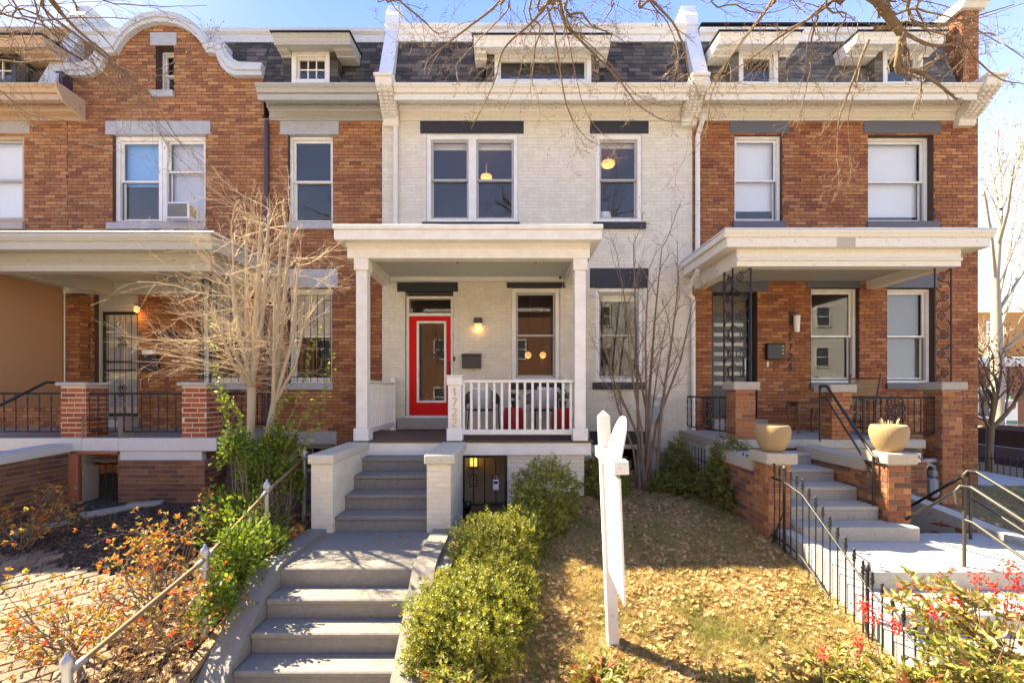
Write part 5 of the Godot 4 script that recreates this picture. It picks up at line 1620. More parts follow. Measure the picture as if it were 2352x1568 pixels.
func white_porch_things() -> void:
	var fl := -0.765
	rope_chair("black rope-back chair nearest the numbered newel post on the white porch", Vector3(-0.55, fl, -8.3), 0.12)
	rope_chair("black rope-back chair between the two red stools on the white porch", Vector3(0.60, fl, -8.35), -0.35)
	for c in [[-0.57, 0.12, "knitted beige cushion on the porch chair nearest the newel post"], [0.56, -0.35, "knitted beige cushion on the porch chair between the red stools"]]:
		var p := one("cushion", c[2], "cushion", cushion_mesh(0.40, 0.38, 0.14).mesh(), M["cushion"], Vector3(c[0], fl + 0.60, -8.42), "cushions on the porch chairs")
		p.rotation = Vector3(-0.25, c[1], 0.04)
	for c in [[-0.60, 0.12, "white leaf-print cushion behind the knitted one on the chair by the newel post"], [0.66, -0.35, "white leaf-print cushion behind the knitted one on the chair between stools"]]:
		var p := thing("cushion", c[2], "cushion", Vector3(c[0], fl + 0.635, -8.52), "cushions on the porch chairs")
		p.rotation = Vector3(-0.3, c[1], -0.06)
		part(p, "cover", cushion_mesh(0.44, 0.42, 0.12), M["cushion_white"], false)
		var pr := MB.new()
		for i in 9:
			var q := Vector3(-0.17 + 0.085 * (i % 5), 0.17 - 0.06 * (i / 5), 0.012 + 0.02 * (i / 5))
			pr.tube([q + Vector3(-0.018, 0, 0), q + Vector3(0, 0.004, 0.012), q + Vector3(0.018, 0, 0)], [0.002, 0.012, 0.002], 6)
		part(p, "leaf_print", pr, M["leaf_print"], false)
	woven_stool("red woven drum stool between the two black porch chairs", Vector3(0.03, fl, -8.05))
	woven_stool("red woven drum stool beside the right-hand porch post", Vector3(0.87, fl, -7.85))
	potted_plant("small green plant in dark pot on the red stool between chairs", Vector3(0.05, fl + 0.467, -8.05), 0.10)
	potted_plant("bushier green plant on the red stool by the porch post", Vector3(0.88, fl + 0.467, -7.85), 0.15)
	# mailbox, lamp, bell, camera
	var mb := thing("mailbox", "charcoal wall mailbox beside the red door", "mailbox", Vector3(fx(1084), fy(830), ZF + 0.002))
	part(mb, "body", box(Vector3(fx(1062.5), fy(846), ZF + 0.003), Vector3(fx(1105.5), fy(818), ZF + 0.12), 0.006), M["mail_grey"])
	part(mb, "lid", box(Vector3(fx(1061.5), fy(818) + 0.001, ZF + 0.003), Vector3(fx(1106.5), fy(813), ZF + 0.135), 0.006), M["mail_grey"])
	var wl := thing("wall_lamp", "small dark wall lamp with glowing lower half above the mailbox", "lamp", Vector3(fx(1098.5), fy(740), ZF))
	part(wl, "housing", box(Vector3(fx(1089), fy(743), ZF + 0.003), Vector3(fx(1108), fy(730.5), ZF + 0.085), 0.012), M["mail_grey"])
	part(wl, "glowing_shade", box(Vector3(fx(1090), fy(751), ZF + 0.006), Vector3(fx(1107), fy(743) - 0.001, ZF + 0.08), 0.008), M["lamp_soft"])
	lamp_light(wl, Vector3(0, fy(754) - fy(740), 0.045), 0.004, 0.03)
	one("doorbell", "slim black doorbell between the red door and the mailbox", "doorbell", box(Vector3(-0.018, -0.045, 0), Vector3(0.018, 0.045, 0.025), 0.008).mesh(), M["black_plastic"], Vector3(fx(1043), fy(824), ZF + 0.003))
	var sc := thing("security_camera", "white round security camera under the porch ceiling by the right post", "camera", at(1289, 638, 8.75))
	part(sc, "body", MB.new().tube([Vector3(0.03, 0.01, -0.05), Vector3(-0.02, -0.005, 0.04)], [0.038], 10), M["white_plastic"], false)
	part(sc, "lens", MB.new().tube([Vector3(-0.02, -0.005, 0.04), Vector3(-0.025, -0.007, 0.05)], [0.030], 10), M["black_plastic"], false)
	part(sc, "cable", MB.new().tube([Vector3(0.04, 0, -0.06), Vector3(0.045, -0.2, -0.12), Vector3(0.05, -1.2, -0.19)], [0.004], 4), M["white_plastic"], false)
	# gate under the deck with lock box and lantern
	var g := thing("basement_gate", "black iron basement gate under the white porch deck", "gate", Vector3(-0.42, -2.2, -7.04))
	var gx0 := -0.765
	var gx1 := -0.075
	part(g, "frame", ring(gx0, gx1, -2.2, -1.005, 0.035, 0.035, 0.035, -7.06, -7.025, 0.003), M["iron"])
	part(g, "lock_rail", box(Vector3(gx0 + 0.036, -1.78, -7.055), Vector3(gx1 - 0.036, -1.745, -7.03), 0.002), M["iron"])
	for k in 3:
		var xx: float = lerpf(gx0, gx1, (k + 1) / 4.0)
		part(g, "bar", MB.new().bar(Vector3(xx, -1.745, -7.042), Vector3(xx, -1.04, -7.042), 0.009, 4), M["iron"])
		if k != 1: part(g, "square_ornament", ring(xx - 0.06, xx + 0.06, -1.48, -1.30, 0.012, 0.012, 0.012, -7.03, -7.018, 0.0), M["iron"])
	part(g, "lock_case", box(Vector3(gx0 + 0.03, -1.80, -7.06), Vector3(gx0 + 0.15, -1.70, -7.01), 0.006), M["iron"])
	part(g, "knob", MB.new().lathe([Vector2(0.0, 0.04), Vector2(0.02, 0.035), Vector2(0.026, 0.02), Vector2(0.012, 0.0)], 12, Vector3(gx0 + 0.09, -1.76, -7.0)), M["gold"])
	var lb := thing("key_box", "small white key lock box hanging on the basement gate", "lock box", Vector3(-0.245, -1.43, -7.0))
	part(lb, "body", box(Vector3(-0.045, -0.10, -0.02), Vector3(0.045, 0.06, 0.025), 0.012), M["white_plastic"], false)
	part(lb, "shackle", MB.new().tube([Vector3(-0.028, 0.05, 0), Vector3(-0.028, 0.10, 0), Vector3(0, 0.125, 0), Vector3(0.028, 0.10, 0), Vector3(0.028, 0.05, 0)], [0.007], 6), M["steel"], false)
	part(lb, "keypad", box(Vector3(-0.03, 0.0, 0.025), Vector3(0.03, 0.045, 0.03), 0.004), M["black_plastic"], false)
	var ln := thing("lantern", "glowing black wall lantern behind the basement gate", "lamp", at(1088, 1058, 8.85))
	part(ln, "glass", box(Vector3(-0.07, -0.10, -0.06), Vector3(0.07, 0.09, 0.06), 0.006), M["lamp_warm"], false)
	var fr := MB.new()
	for sx in [-1, 1]:
		for sz in [-1, 1]: fr.bar(Vector3(sx * 0.08, -0.12, sz * 0.07), Vector3(sx * 0.08, 0.1, sz * 0.07), 0.008, 4)
	fr.bar(Vector3(0, -0.12, 0.075), Vector3(0, 0.1, 0.075), 0.006, 4)
	fr.box(Vector3(-0.1, 0.1, -0.09), Vector3(0.1, 0.13, 0.09), 0.01)
	fr.box(Vector3(-0.09, -0.14, -0.08), Vector3(0.09, -0.115, 0.08), 0.005)
	part(ln, "cage", fr, M["iron"], false)
	lamp_light(ln, Vector3(0, -0.02, 0.13), 0.0018, 0.05)
	# meter and conduit at the right of the white house
	var em := thing("electric_meter", "grey electric meter box with conduit on the white painted wall", "meter", Vector3(fx(1500), fy(950), ZF))
	part(em, "box", box(Vector3(fx(1487), fy(968), ZF + 0.003), Vector3(fx(1520), fy(912), ZF + 0.11), 0.008), M["meter_grey"])
	part(em, "dial", MB.new().tube([Vector3(fx(1503), fy(926), ZF + 0.11), Vector3(fx(1503), fy(926), ZF + 0.15)], [0.055], 14), M["steel"])
	part(em, "conduit", MB.new().tube([Vector3(fx(1490), fy(968), ZF + 0.05), Vector3(fx(1493), fy(1010), ZF + 0.05), Vector3(fx(1512), fy(1040), ZF + 0.05), Vector3(fx(1520), fy(1090), ZF + 0.05)], [0.025], 8), M["meter_grey"])
	# lit ceiling lamps seen through the panes
	for q in [[1397, 377, 9.9, 0.15, "round glowing ceiling lamp seen through the upper single window"], [1117, 408, 10.2, 0.13, "glowing ceiling lamp seen through the upper double window"]]:
		var c := thing("ceiling_lamp", q[4], "lamp", at(q[0], q[1], q[2]), "lit ceiling lamps upstairs")
		part(c, "shade", MB.new().lathe([Vector2(0.0, -0.05), Vector2(q[3] * 0.8, -0.045), Vector2(q[3], 0.0), Vector2(q[3] * 0.9, 0.05), Vector2(0.0, 0.05)], 20), M["lamp_warm"], false)
		part(c, "stem", MB.new().bar(Vector3(0, 0.05, 0), Vector3(0, 5.09 - c.position.y, 0), 0.02, 8), M["white_plastic"], false)
		lamp_light(c, Vector3(0, -0.12, 0), 0.015, 0.1)
	for q in [[1213, 815, 11.0], [1247, 815, 11.3]]:
		var c := thing("pendant_lamp", "left round glowing pendant behind the porch window" if q[0] < 1230 else "right round glowing pendant behind the porch window", "lamp", at(q[0], q[1], q[2]), "pendants behind the porch window")
		part(c, "globe", MB.new().lathe([Vector2(0.0, -0.085), Vector2(0.06, -0.06), Vector2(0.085, 0.0), Vector2(0.06, 0.06), Vector2(0.0, 0.085)], 16), M["lamp_soft"], false)
		part(c, "cord", MB.new().bar(Vector3(0, 0.08, 0), Vector3(0, 2.31 - c.position.y, 0), 0.005, 5), M["black_plastic"], false)
		lamp_light(c, Vector3(0, -0.14, 0), 0.01, 0.08)
	var tl := thing("table_lamp", "white drum lamp shade standing behind the upper single window", "lamp", Vector3(fx(1397), 3.36, ZF - 0.4))
	part(tl, "shade", MB.new().lathe([Vector2(0.17, 0.0), Vector2(0.14, 0.27), Vector2(0.135, 0.27), Vector2(0.165, 0.0), Vector2(0.17, 0.0)], 18), M["blind"], false)
	part(tl, "stand", MB.new().lathe([Vector2(0.03, -0.12), Vector2(0.07, -0.3), Vector2(0.09, -0.5), Vector2(0.06, -0.84)], 12), M["mail_grey"], false)

func for_sale_post() -> void:
	var base := Vector3(0.874, -2.20, -3.93)
	var s := thing("sign_post", "white wooden sign post with pointed top, arm and hanging board on the lawn", "sign", base)
	s.rotation.z = 0.041
	var post := box(Vector3(-0.047, -0.15, -0.047), Vector3(0.047, 1.98, 0.047), 0.004)
	part(s, "post", post, M["white_paint"], false)
	var tip := MB.new()
	var q := [Vector3(-0.047, 1.98, -0.047), Vector3(0.047, 1.98, -0.047), Vector3(0.047, 1.98, 0.047), Vector3(-0.047, 1.98, 0.047)]
	for i in 4: tip.tri(q[(i + 1) % 4], q[i], Vector3(0, 2.035, 0))
	part(s, "pointed_cap", tip, M["white_paint"], false)
	# arm towards the street, let into the post
	var far := Vector3(-0.012, 1.67, -0.12)
	var near := Vector3(-0.05, 1.67, 0.80)
	var dir := (near - far)
	var fr := Transform3D(Basis(dir.cross(Vector3.UP).normalized() * -1.0, Vector3.UP, dir.normalized()), far)
	fr = Transform3D(Basis(Vector3.UP.cross(dir.normalized()), Vector3.UP, dir.normalized()), far)
	part(s, "arm", MB.new().box(Vector3(-0.051, -0.046, 0), Vector3(0.051, 0.046, dir.length()), 0.004, fr), M["white_paint"], false)
	var board := PackedVector2Array([Vector2(0.22, -0.09), Vector2(0.84, -0.09), Vector2(0.84, -0.98), Vector2(0.22, -0.98)])
	# outline in the plane of the arm: x runs along it
	var pf := fr * Transform3D(Basis(Vector3(0, 0, 1), Vector3(0, 1, 0), Vector3(-1, 0, 0)), Vector3.ZERO)
	part(s, "hanging_board", MB.new().prism(board, -0.008, 0.008, pf), M["white_paint"], false)
	var rider := PackedVector2Array()
	for k in 25:
		var a := lerpf(0.0, PI, k / 24.0)
		rider.append(Vector2(0.55 + cos(a) * 0.27, 0.05 + sin(a) * 0.30))
	var rf := pf * Transform3D(Basis(Vector3(1, 0, 0), -0.30), Vector3.ZERO)
	part(s, "rider_board", MB.new().prism(rider, -0.006, 0.006, rf), M["white_paint"], false)
	var blot := MB.new()
	for b in [[0.66, 0.24], [0.60, 0.20], [0.50, 0.17], [0.45, 0.12]]:
		var c := PackedVector2Array()
		for k in 12: c.append(Vector2(b[0] + cos(TAU * k / 12.0) * 0.035, b[1] + sin(TAU * k / 12.0) * 0.022))
		blot.prism(c, 0.0062, 0.0068, rf)
	part(s, "faded_print", blot, M["faded_grey"], false)
	var hk := MB.new()
	for xx in [0.28, 0.78]: hk.tube([fr * Vector3(0, -0.045, xx), fr * Vector3(0.01, -0.075, xx + 0.01), fr * Vector3(0, -0.1, xx)], [0.004], 5)
	part(s, "hook", hk, M["steel"], false)

func chain_link_fence() -> void:
	var f := thing("chain_link_fence", "rusty chain-link fence with galvanised posts between the walk and the left yard", "fence", Vector3(-2.70, -2.3, -4.2))
	var posts := [Vector3(-2.66, -2.66, -2.72), Vector3(-2.70, -2.45, -4.00), Vector3(-2.72, -2.0, -5.05), Vector3(-2.74, -1.76, -6.00)]
	var tops := []
	for i in 4:
		var h: float = [1.02, 1.02, 0.93, 0.93][i]
		var p: Vector3 = posts[i]
		tops.append(p + Vector3(0, h, 0))
		var m := MB.new()
		m.tube([p + Vector3(0, -0.2, 0), p + Vector3(0, h, 0)], [0.027 if i != 2 else 0.022], 10)
		m.lathe([Vector2(0.038, h - 0.01), Vector2(0.038, h + 0.02), Vector2(0.03, h + 0.045), Vector2(0.012, h + 0.06), Vector2(0.014, h + 0.075), Vector2(0.0, h + 0.085)], 12, p)
		for k in 4: m.lathe([Vector2(0.031, 0.12 + k * 0.25), Vector2(0.037, 0.125 + k * 0.25), Vector2(0.037, 0.145 + k * 0.25), Vector2(0.031, 0.15 + k * 0.25)], 12, p)
		part(f, "post", m, M["steel"])
	for i in 3:
		var a: Vector3 = tops[i] + Vector3(0, -0.05, 0)
		var b: Vector3 = tops[i + 1] + Vector3(0, -0.05, 0)
		part(f, "top_rail", MB.new().bar(a, b, 0.017, 8), M["rusty_pipe"])
		part(f, "rail_end", MB.new().bar(a, a.lerp(b, 0.09), 0.023, 8), M["steel"])
		part(f, "rail_end", MB.new().bar(b, b.lerp(a, 0.09), 0.023, 8), M["steel"])
		# woven wire: zigzag strands that hook into each other
		var w := MB.new()
		var pa: Vector3 = posts[i] + Vector3(0, 0.06, 0)
		var pb: Vector3 = posts[i + 1] + Vector3(0, 0.06, 0)
		var L := (pb - pa).length()
		var pitch := 0.058
		var n := int(L / pitch)
		var H := 0.86
		var rows := int(H / pitch) * 2
		for k in n:
			var pts := []
			for r in rows + 1:
				var off := (0.5 if r % 2 == 0 else -0.5) * (1.0)
				var t := (k + 0.5 + off) * pitch / L
				var base := pa.lerp(pb, clampf(t, 0.0, 1.0))
				pts.append(base + Vector3(0.003 * (1.0 if r % 2 else -1.0), r * pitch * 0.5, 0))
			w.tube(pts, [0.0024], 3, false)
		part(f, "wire_mesh", w, M["rusty_wire"])

func picket_mesh(h: float, tall: bool) -> ArrayMesh:
	var m := MB.new()
	m.bar(Vector3.ZERO, Vector3(0, h, 0), 0.0075, 5)
	var b := h
	if tall:
		var pts := []
		var rad := []
		for i in 9:
			pts.append(Vector3(0.004 * sin(i * 2.1), b - 0.05 + i * 0.013, 0.004 * cos(i * 2.1)))
			rad.append(0.007 + 0.008 * sin(i / 8.0 * PI) + (0.003 if i % 2 else 0.0))
		m.tube(pts, rad, 6)
		m.lathe([Vector2(0.004, b + 0.045), Vector2(0.012, b + 0.055), Vector2(0.013, b + 0.068), Vector2(0.006, b + 0.08), Vector2(0.0, b + 0.083)], 7)
	else:
		m.lathe([Vector2(0.007, h), Vector2(0.012, h + 0.02), Vector2(0.002, h + 0.07)], 6)
	return m.mesh()

func iron_fences() -> void:
	var f := thing("iron_fence", "black picket fence with twisted finials descending beside the concrete walk", "fence", Vector3(3.18, -1.85, -5.2))
	var x := 3.13
	var m := picket_mesh(0.86, true)
	var z := -6.15
	var rail := [[-6.2, -1.02, -1.72], [-5.22, -1.05, -1.74], [-4.9, -1.12, -1.80], [-4.0, -1.72, -2.32], [-3.4, -2.02, -2.5]]
	var hgt := func(zz: float, k: int) -> float:
		for i in rail.size() - 1:
			if zz >= rail[i][0] and zz <= rail[i + 1][0]: return lerpf(rail[i][k], rail[i + 1][k], (zz - rail[i][0]) / (rail[i + 1][0] - rail[i][0]))
		return rail[-1][k]
	var tr := []
	var br := []
	for r in rail:
		tr.append(Vector3(x, r[1], r[0]))
		br.append(Vector3(x, r[2], r[0]))
	part(f, "top_rail", MB.new().tube(tr, [0.013], 4), M["iron"])
	part(f, "bottom_rail", MB.new().tube(br, [0.013], 4), M["iron"])
	while z < -3.4:
		var t: float = hgt.call(z, 1)
		var b: float = hgt.call(z, 2)
		var p := part(f, "picket", m, M["iron"], false)
		p.transform = Transform3D(Basis.from_scale(Vector3(1, 1, 1)), Vector3(x, t - 0.74 if t - b > 0.6 else b - 0.06, z) - f.position)
		p.position.y = t + 0.10 - 0.86 - f.position.y
		z += 0.105
	for zz in [-5.22, -4.0]:
		part(f, "post", MB.new().bar(Vector3(x, hgt.call(zz, 2) - 0.25, zz), Vector3(x, hgt.call(zz, 1) + 0.14, zz), 0.019, 4).lathe([Vector2(0.02, 0.0), Vector2(0.028, 0.015), Vector2(0.012, 0.045), Vector2(0.0, 0.055)], 8, Vector3(x, hgt.call(zz, 1) + 0.14, zz)), M["iron"])
	part(f, "brace", MB.new().bar(Vector3(x - 0.02, -1.85, -5.45), Vector3(x, -1.4, -5.24), 0.009, 4), M["iron"])
	# plain pickets at the foot of the porch
	var g := thing("iron_fence", "short spear-top iron fence beside the porch base behind the yew shrubs", "fence", Vector3(3.2, -1.7, -7.5))
	var m2 := picket_mesh(0.78, false)
	for k in 13:
		var p := part(g, "picket", m2, M["iron"], false)
		p.position = Vector3(3.2, -1.80, lerpf(-8.2, -6.6, k / 12.0)) - g.position
	for yy in [-1.18, -1.68]:
		part(g, "rail", MB.new().bar(Vector3(3.2, yy, -8.25), Vector3(3.2, yy, -6.55), 0.011, 4), M["iron"])
	# along the side pavement
	var h := thing("iron_fence", "low black picket fence along the side path in front of the dark car", "fence", Vector3(11.0, -1.95, -10.5))
	for k in 40:
		var p := part(h, "picket", m2, M["iron"], false)
		p.position = Vector3(11.0, -1.96, -8.6 - k * 0.13) - h.position
		p.scale = Vector3(1.2, 0.62, 1.2)
	for yy in [-1.55, -1.9]:
		part(h, "rail", MB.new().bar(Vector3(11.0, yy, -8.5), Vector3(11.0, yy, -13.8), 0.014, 4), M["iron"])
	for zz in [-9.4, -11.2, -13.0]:
		part(h, "post", MB.new().bar(Vector3(11.0, -2.0, zz), Vector3(11.0, -1.42, zz), 0.03, 4), M["iron"])

func brick_porch_things() -> void:
	var fl := -0.775
	for q in [[3.23, "large tan stone planter on the left pier of the brick-house steps"], [4.67, "large tan stone planter with dry stems on the right pier of the brick-house steps"]]:
		var p := thing("planter", q[1], "planter", Vector3(q[0], -0.75, -5.63), "stone planters on the step piers")
		p.scale.y = 1.08
		part(p, "bowl", MB.new().lathe([Vector2(0.0, 0.0), Vector2(0.10, 0.0), Vector2(0.125, 0.012), Vector2(0.165, 0.08), Vector2(0.195, 0.17), Vector2(0.203, 0.235), Vector2(0.192, 0.285), Vector2(0.175, 0.305), Vector2(0.162, 0.30), Vector2(0.16, 0.26), Vector2(0.0, 0.25)], 32), M["pot_tan"], false)
		if q[0] > 4:
			for i in 16:
				var a := rng.randf() * TAU
				var r := rng.randf() * 0.07
				part(p, "dry_stem", MB.new().bar(Vector3(cos(a) * r, 0.24, sin(a) * r), Vector3(cos(a) * r * 1.6, 0.30 + rng.randf() * 0.09, sin(a) * r * 1.6), 0.004, 4), M["dry_stem"], false)
	# side table with cabriole legs
	var t := thing("side_table", "small brown wooden table with curved legs on the brick porch", "table", Vector3(5.39, fl, -8.35))
	part(t, "top", box(Vector3(-0.27, 0.55, -0.20), Vector3(0.27, 0.58, 0.20), 0.012), M["wood_brown"], false)
	var ap := MB.new()
	ap.prism(PackedVector2Array([Vector2(-0.22, 0.55), Vector2(-0.22, 0.47), Vector2(-0.12, 0.49), Vector2(0.0, 0.45), Vector2(0.12, 0.49), Vector2(0.22, 0.47), Vector2(0.22, 0.55)]), 0.13, 0.15)
	ap.prism(PackedVector2Array([Vector2(-0.22, 0.55), Vector2(-0.22, 0.48), Vector2(0.22, 0.48), Vector2(0.22, 0.55)]), -0.15, -0.13)
	part(t, "apron", ap, M["wood_brown"], false)
	for sx in [-1.0, 1.0]:
		for sz in [-1.0, 1.0]:
			part(t, "leg", MB.new().tube([Vector3(sx * 0.21, 0.55, sz * 0.14), Vector3(sx * 0.235, 0.46, sz * 0.155), Vector3(sx * 0.225, 0.34, sz * 0.15), Vector3(sx * 0.205, 0.18, sz * 0.14), Vector3(sx * 0.21, 0.07, sz * 0.145), Vector3(sx * 0.235, 0.02, sz * 0.16), Vector3(sx * 0.235, 0.0, sz * 0.16)], [0.03, 0.034, 0.024, 0.016, 0.014, 0.022, 0.018], 8), M["wood_brown"], false)
	# rocking chair facing right
	var r := thing("rocking_chair", "wooden rocking chair with woven back and seat on the brick porch", "chair", Vector3(6.2, fl, -8.25))
	r.rotation.y = -1.05
	for s in [-1.0, 1.0]:
		var rk := []
		for i in 13:
			var u := lerpf(-0.48, 0.46, i / 12.0)
			rk.append(Vector3(s * 0.25, 0.022 + u * u * 0.32, u))
		part(r, "rocker", MB.new().tube(rk, [0.02], 6), M["wood_brown"], false)
		part(r, "back_post", MB.new().tube([Vector3(s * 0.23, 0.06, -0.18), Vector3(s * 0.235, 0.42, -0.24), Vector3(s * 0.24, 1.08, -0.46)], [0.022, 0.024, 0.018], 8), M["wood_brown"], false)
		part(r, "front_post", MB.new().tube([Vector3(s * 0.27, 0.06, 0.24), Vector3(s * 0.27, 0.62, 0.25)], [0.022], 8), M["wood_brown"], false)
		part(r, "arm", box(Vector3(s * 0.255 - 0.045, 0.61, -0.30), Vector3(s * 0.255 + 0.045, 0.635, 0.33), 0.01), M["wood_brown"], false)
		for yy in [0.16, 0.27]: part(r, "rung", MB.new().bar(Vector3(s * 0.24, yy, -0.2), Vector3(s * 0.265, yy, 0.24), 0.012, 6), M["wood_brown"], false)
	for q in [[0.24, 0.14], [0.24, 0.26], [-0.19, 0.2]]:
		part(r, "rung", MB.new().bar(Vector3(-0.25, q[1], q[0]), Vector3(0.25, q[1], q[0]), 0.012, 6), M["wood_brown"], false)
	part(r, "top_rung", MB.new().bar(Vector3(-0.24, 1.0, -0.435), Vector3(0.24, 1.0, -0.435), 0.015, 6), M["wood_brown"], false)
	var back := MB.new()
	for j in 15:
		for i in 14:
			var yy := 0.52 + j * 0.032
			var zz := lerpf(-0.24, -0.46, (yy - 0.42) / 0.66)
			var xx := -0.208 + i * 0.032
			var lift := 0.005 if (i + j) % 2 == 0 else -0.003
			back.box(Vector3(xx - 0.0155, yy - 0.0115, zz + lift - 0.003), Vector3(xx + 0.0155, yy + 0.0115, zz + lift + 0.003))
	part(r, "woven_back", back, M["rattan"], false)
	var seat := MB.new()
	for j in 14:
		for i in 15:
			seat.box(Vector3(-0.24 + i * 0.034 - 0.015, 0.385 + (0.004 if (i + j) % 2 else 0.0), -0.2 + j * 0.034 - 0.015), Vector3(-0.24 + i * 0.034 + 0.015, 0.394 + (0.004 if (i + j) % 2 else 0.0), -0.2 + j * 0.034 + 0.015))
	seat.bar(Vector3(-0.27, 0.385, 0.26), Vector3(0.27, 0.385, 0.26), 0.018, 6)
	part(r, "woven_seat", seat, M["rattan"], false)
	# on the wall
	var mb := thing("mailbox", "black locking wall mailbox left of the house number 1724", "mailbox", Vector3(fx(1783), fy(807), ZF))
	part(mb, "body", box(Vector3(wx(1764, 8.83), fy(826), ZF + 0.004), Vector3(wx(1805, 8.83), fy(791), ZF + 0.12), 0.01), M["black_plastic"])
	part(mb, "flap", box(Vector3(wx(1763, 8.83), fy(791), ZF + 0.004), Vector3(wx(1806, 8.83), fy(789), ZF + 0.13), 0.004), M["black_plastic"])
	part(mb, "lock", MB.new().lathe([Vector2(0.0, 0.006), Vector2(0.014, 0.004), Vector2(0.016, 0.0)], 10, Vector3(wx(1787, 8.83), fy(797), ZF + 0.121)), M["steel"])
	for k in 3: part(mb, "display_window", box(Vector3(wx(1797, 8.83), fy(798.5 + k * 8.0), ZF + 0.12), Vector3(wx(1801, 8.83), fy(795 + k * 8.0), ZF + 0.1215), 0.0), M["rattan"])
	var num := thing("house_number", "black metal digits 1724 down the brick wall beside the mailbox", "house number", Vector3(fx(1815), fy(808), ZF))
	for i in 4:
		var tm := part(num, "digit", text_mesh("1724"[i], 0.15), M["iron"], false)
		tm.position = Vector3(0, (1.5 - i) * 0.195, 0.012)
	var wl := thing("wall_lamp", "bronze wall lantern with white glass above the number 1724", "lamp", Vector3(fx(1820), fy(738), ZF))
	part(wl, "bracket", MB.new().box(Vector3(-0.06, -0.06, 0.003), Vector3(0.0, 0.20, 0.03), 0.006).box(Vector3(-0.04, 0.14, 0.03), Vector3(0.03, 0.16, 0.13), 0.004).box(Vector3(-0.05, 0.06, 0.03), Vector3(0.08, 0.072, 0.10), 0.003).box(Vector3(-0.05, 0.09, 0.03), Vector3(0.08, 0.102, 0.10), 0.003), M["bronze_grey"], false)
	part(wl, "glass", MB.new().lathe([Vector2(0.0, -0.22), Vector2(0.05, -0.22), Vector2(0.062, 0.10), Vector2(0.0, 0.10)], 8, Vector3(0.03, 0, 0.10)), M["lamp_opal"], false)
	one("doorbell", "white oval doorbell below the black mailbox", "doorbell", box(Vector3(-0.02, -0.055, 0), Vector3(0.02, 0.055, 0.02), 0.015).mesh(), M["white_plastic"], Vector3(fx(1763), fy(836), ZF + 0.006))
	var ab := thing("address_box", "black-topped address box reading 4-A behind the right planter pier", "sign", Vector3(6.20, -1.04, -7.16))
	part(ab, "case", MB.new().prism(PackedVector2Array([Vector2(-0.24, -0.10), Vector2(0.24, -0.10), Vector2(0.24, 0.09), Vector2(0.20, 0.12), Vector2(-0.24, 0.12)]), -0.07, 0.02), M["black_plastic"], false)
	part(ab, "face", box(Vector3(-0.22, -0.085, 0.02), Vector3(0.225, 0.065, 0.026), 0.002), M["cream"], false)
	var tx := part(ab, "lettering", text_mesh("1724-A", 0.075, 0.004), M["iron"], false)
	tx.position = Vector3(0.055, -0.008, 0.029)
	# areaway handrails
	for q in [[4.50, -4.52, Vector3(0.47, -0.30, -1.78), "brown metal handrail whose front post stands on the sunlit concrete landing"], [5.42, -5.37, Vector3(0.10, -0.38, -1.63), "metal handrail with curled end standing at the far corner of the landing"]]:
		var hr := thing("areaway_handrail", q[3], "handrail", Vector3(q[0], -1.75, q[1]), "handrails round the areaway")
		part(hr, "post", MB.new().bar(Vector3(0, 0, 0), Vector3(0, 0.79, 0), 0.022, 4), M["bronze_grey"], false)
		part(hr, "post", MB.new().bar(Vector3(0.12, -0.75, 1.45), Vector3(0.12, 0.12, 1.45), 0.022, 4), M["bronze_grey"], false)
		part(hr, "top_rail", MB.new().tube([Vector3(-0.05, 0.62, -0.02), Vector3(-0.06, 0.74, -0.03), Vector3(-0.03, 0.80, -0.01), Vector3(0.02, 0.80, 0.05), Vector3(0.12, 0.12, 1.45)], [0.018], 6), M["bronze_grey"], false)
		part(hr, "mid_rail", MB.new().tube([Vector3(0, 0.47, 0), Vector3(0.01, 0.46, 0.08), Vector3(0.12, -0.2, 1.45)], [0.014], 6), M["bronze_grey"], false)
		part(hr, "areaway_rail", MB.new().tube([Vector3(0, 0.79, 0), Vector3(0.01, 0.76, -0.05), q[2]], [0.017], 6), M["iron"], false)
	# gas meters
	for q in [[6.85, -7.35, "gas meter nearest the porch pier with grey regulator pipes"], [7.25, -7.45, "gas meter farther from the porch pier"]]:
		var g := thing("gas_meter", q[2], "gas meter", Vector3(q[0], -1.88, q[1]), "gas meters beside the brick house")
		part(g, "body", box(Vector3(-0.13, 0.15, -0.09), Vector3(0.13, 0.48, 0.09), 0.04), M["meter_grey"], false)
		part(g, "dial", box(Vector3(-0.09, 0.49, -0.05), Vector3(0.09, 0.60, 0.07), 0.015), M["meter_grey"], false)
		part(g, "pipe", MB.new().tube([Vector3(-0.2, -0.1, 0.02), Vector3(-0.2, 0.62, 0.02), Vector3(-0.14, 0.7, 0.02), Vector3(-0.04, 0.66, 0.02), Vector3(-0.04, 0.58, 0.02)], [0.032], 8), M["meter_grey"], false)
		part(g, "valve", MB.new().tube([Vector3(-0.32, 0.74, 0.02), Vector3(-0.02, 0.76, 0.02)], [0.045, 0.035], 10), M["meter_grey"], false)
		part(g, "tag", box(Vector3(-0.05, 0.22, 0.091), Vector3(0.03, 0.33, 0.094)), M["white_plastic"], false)

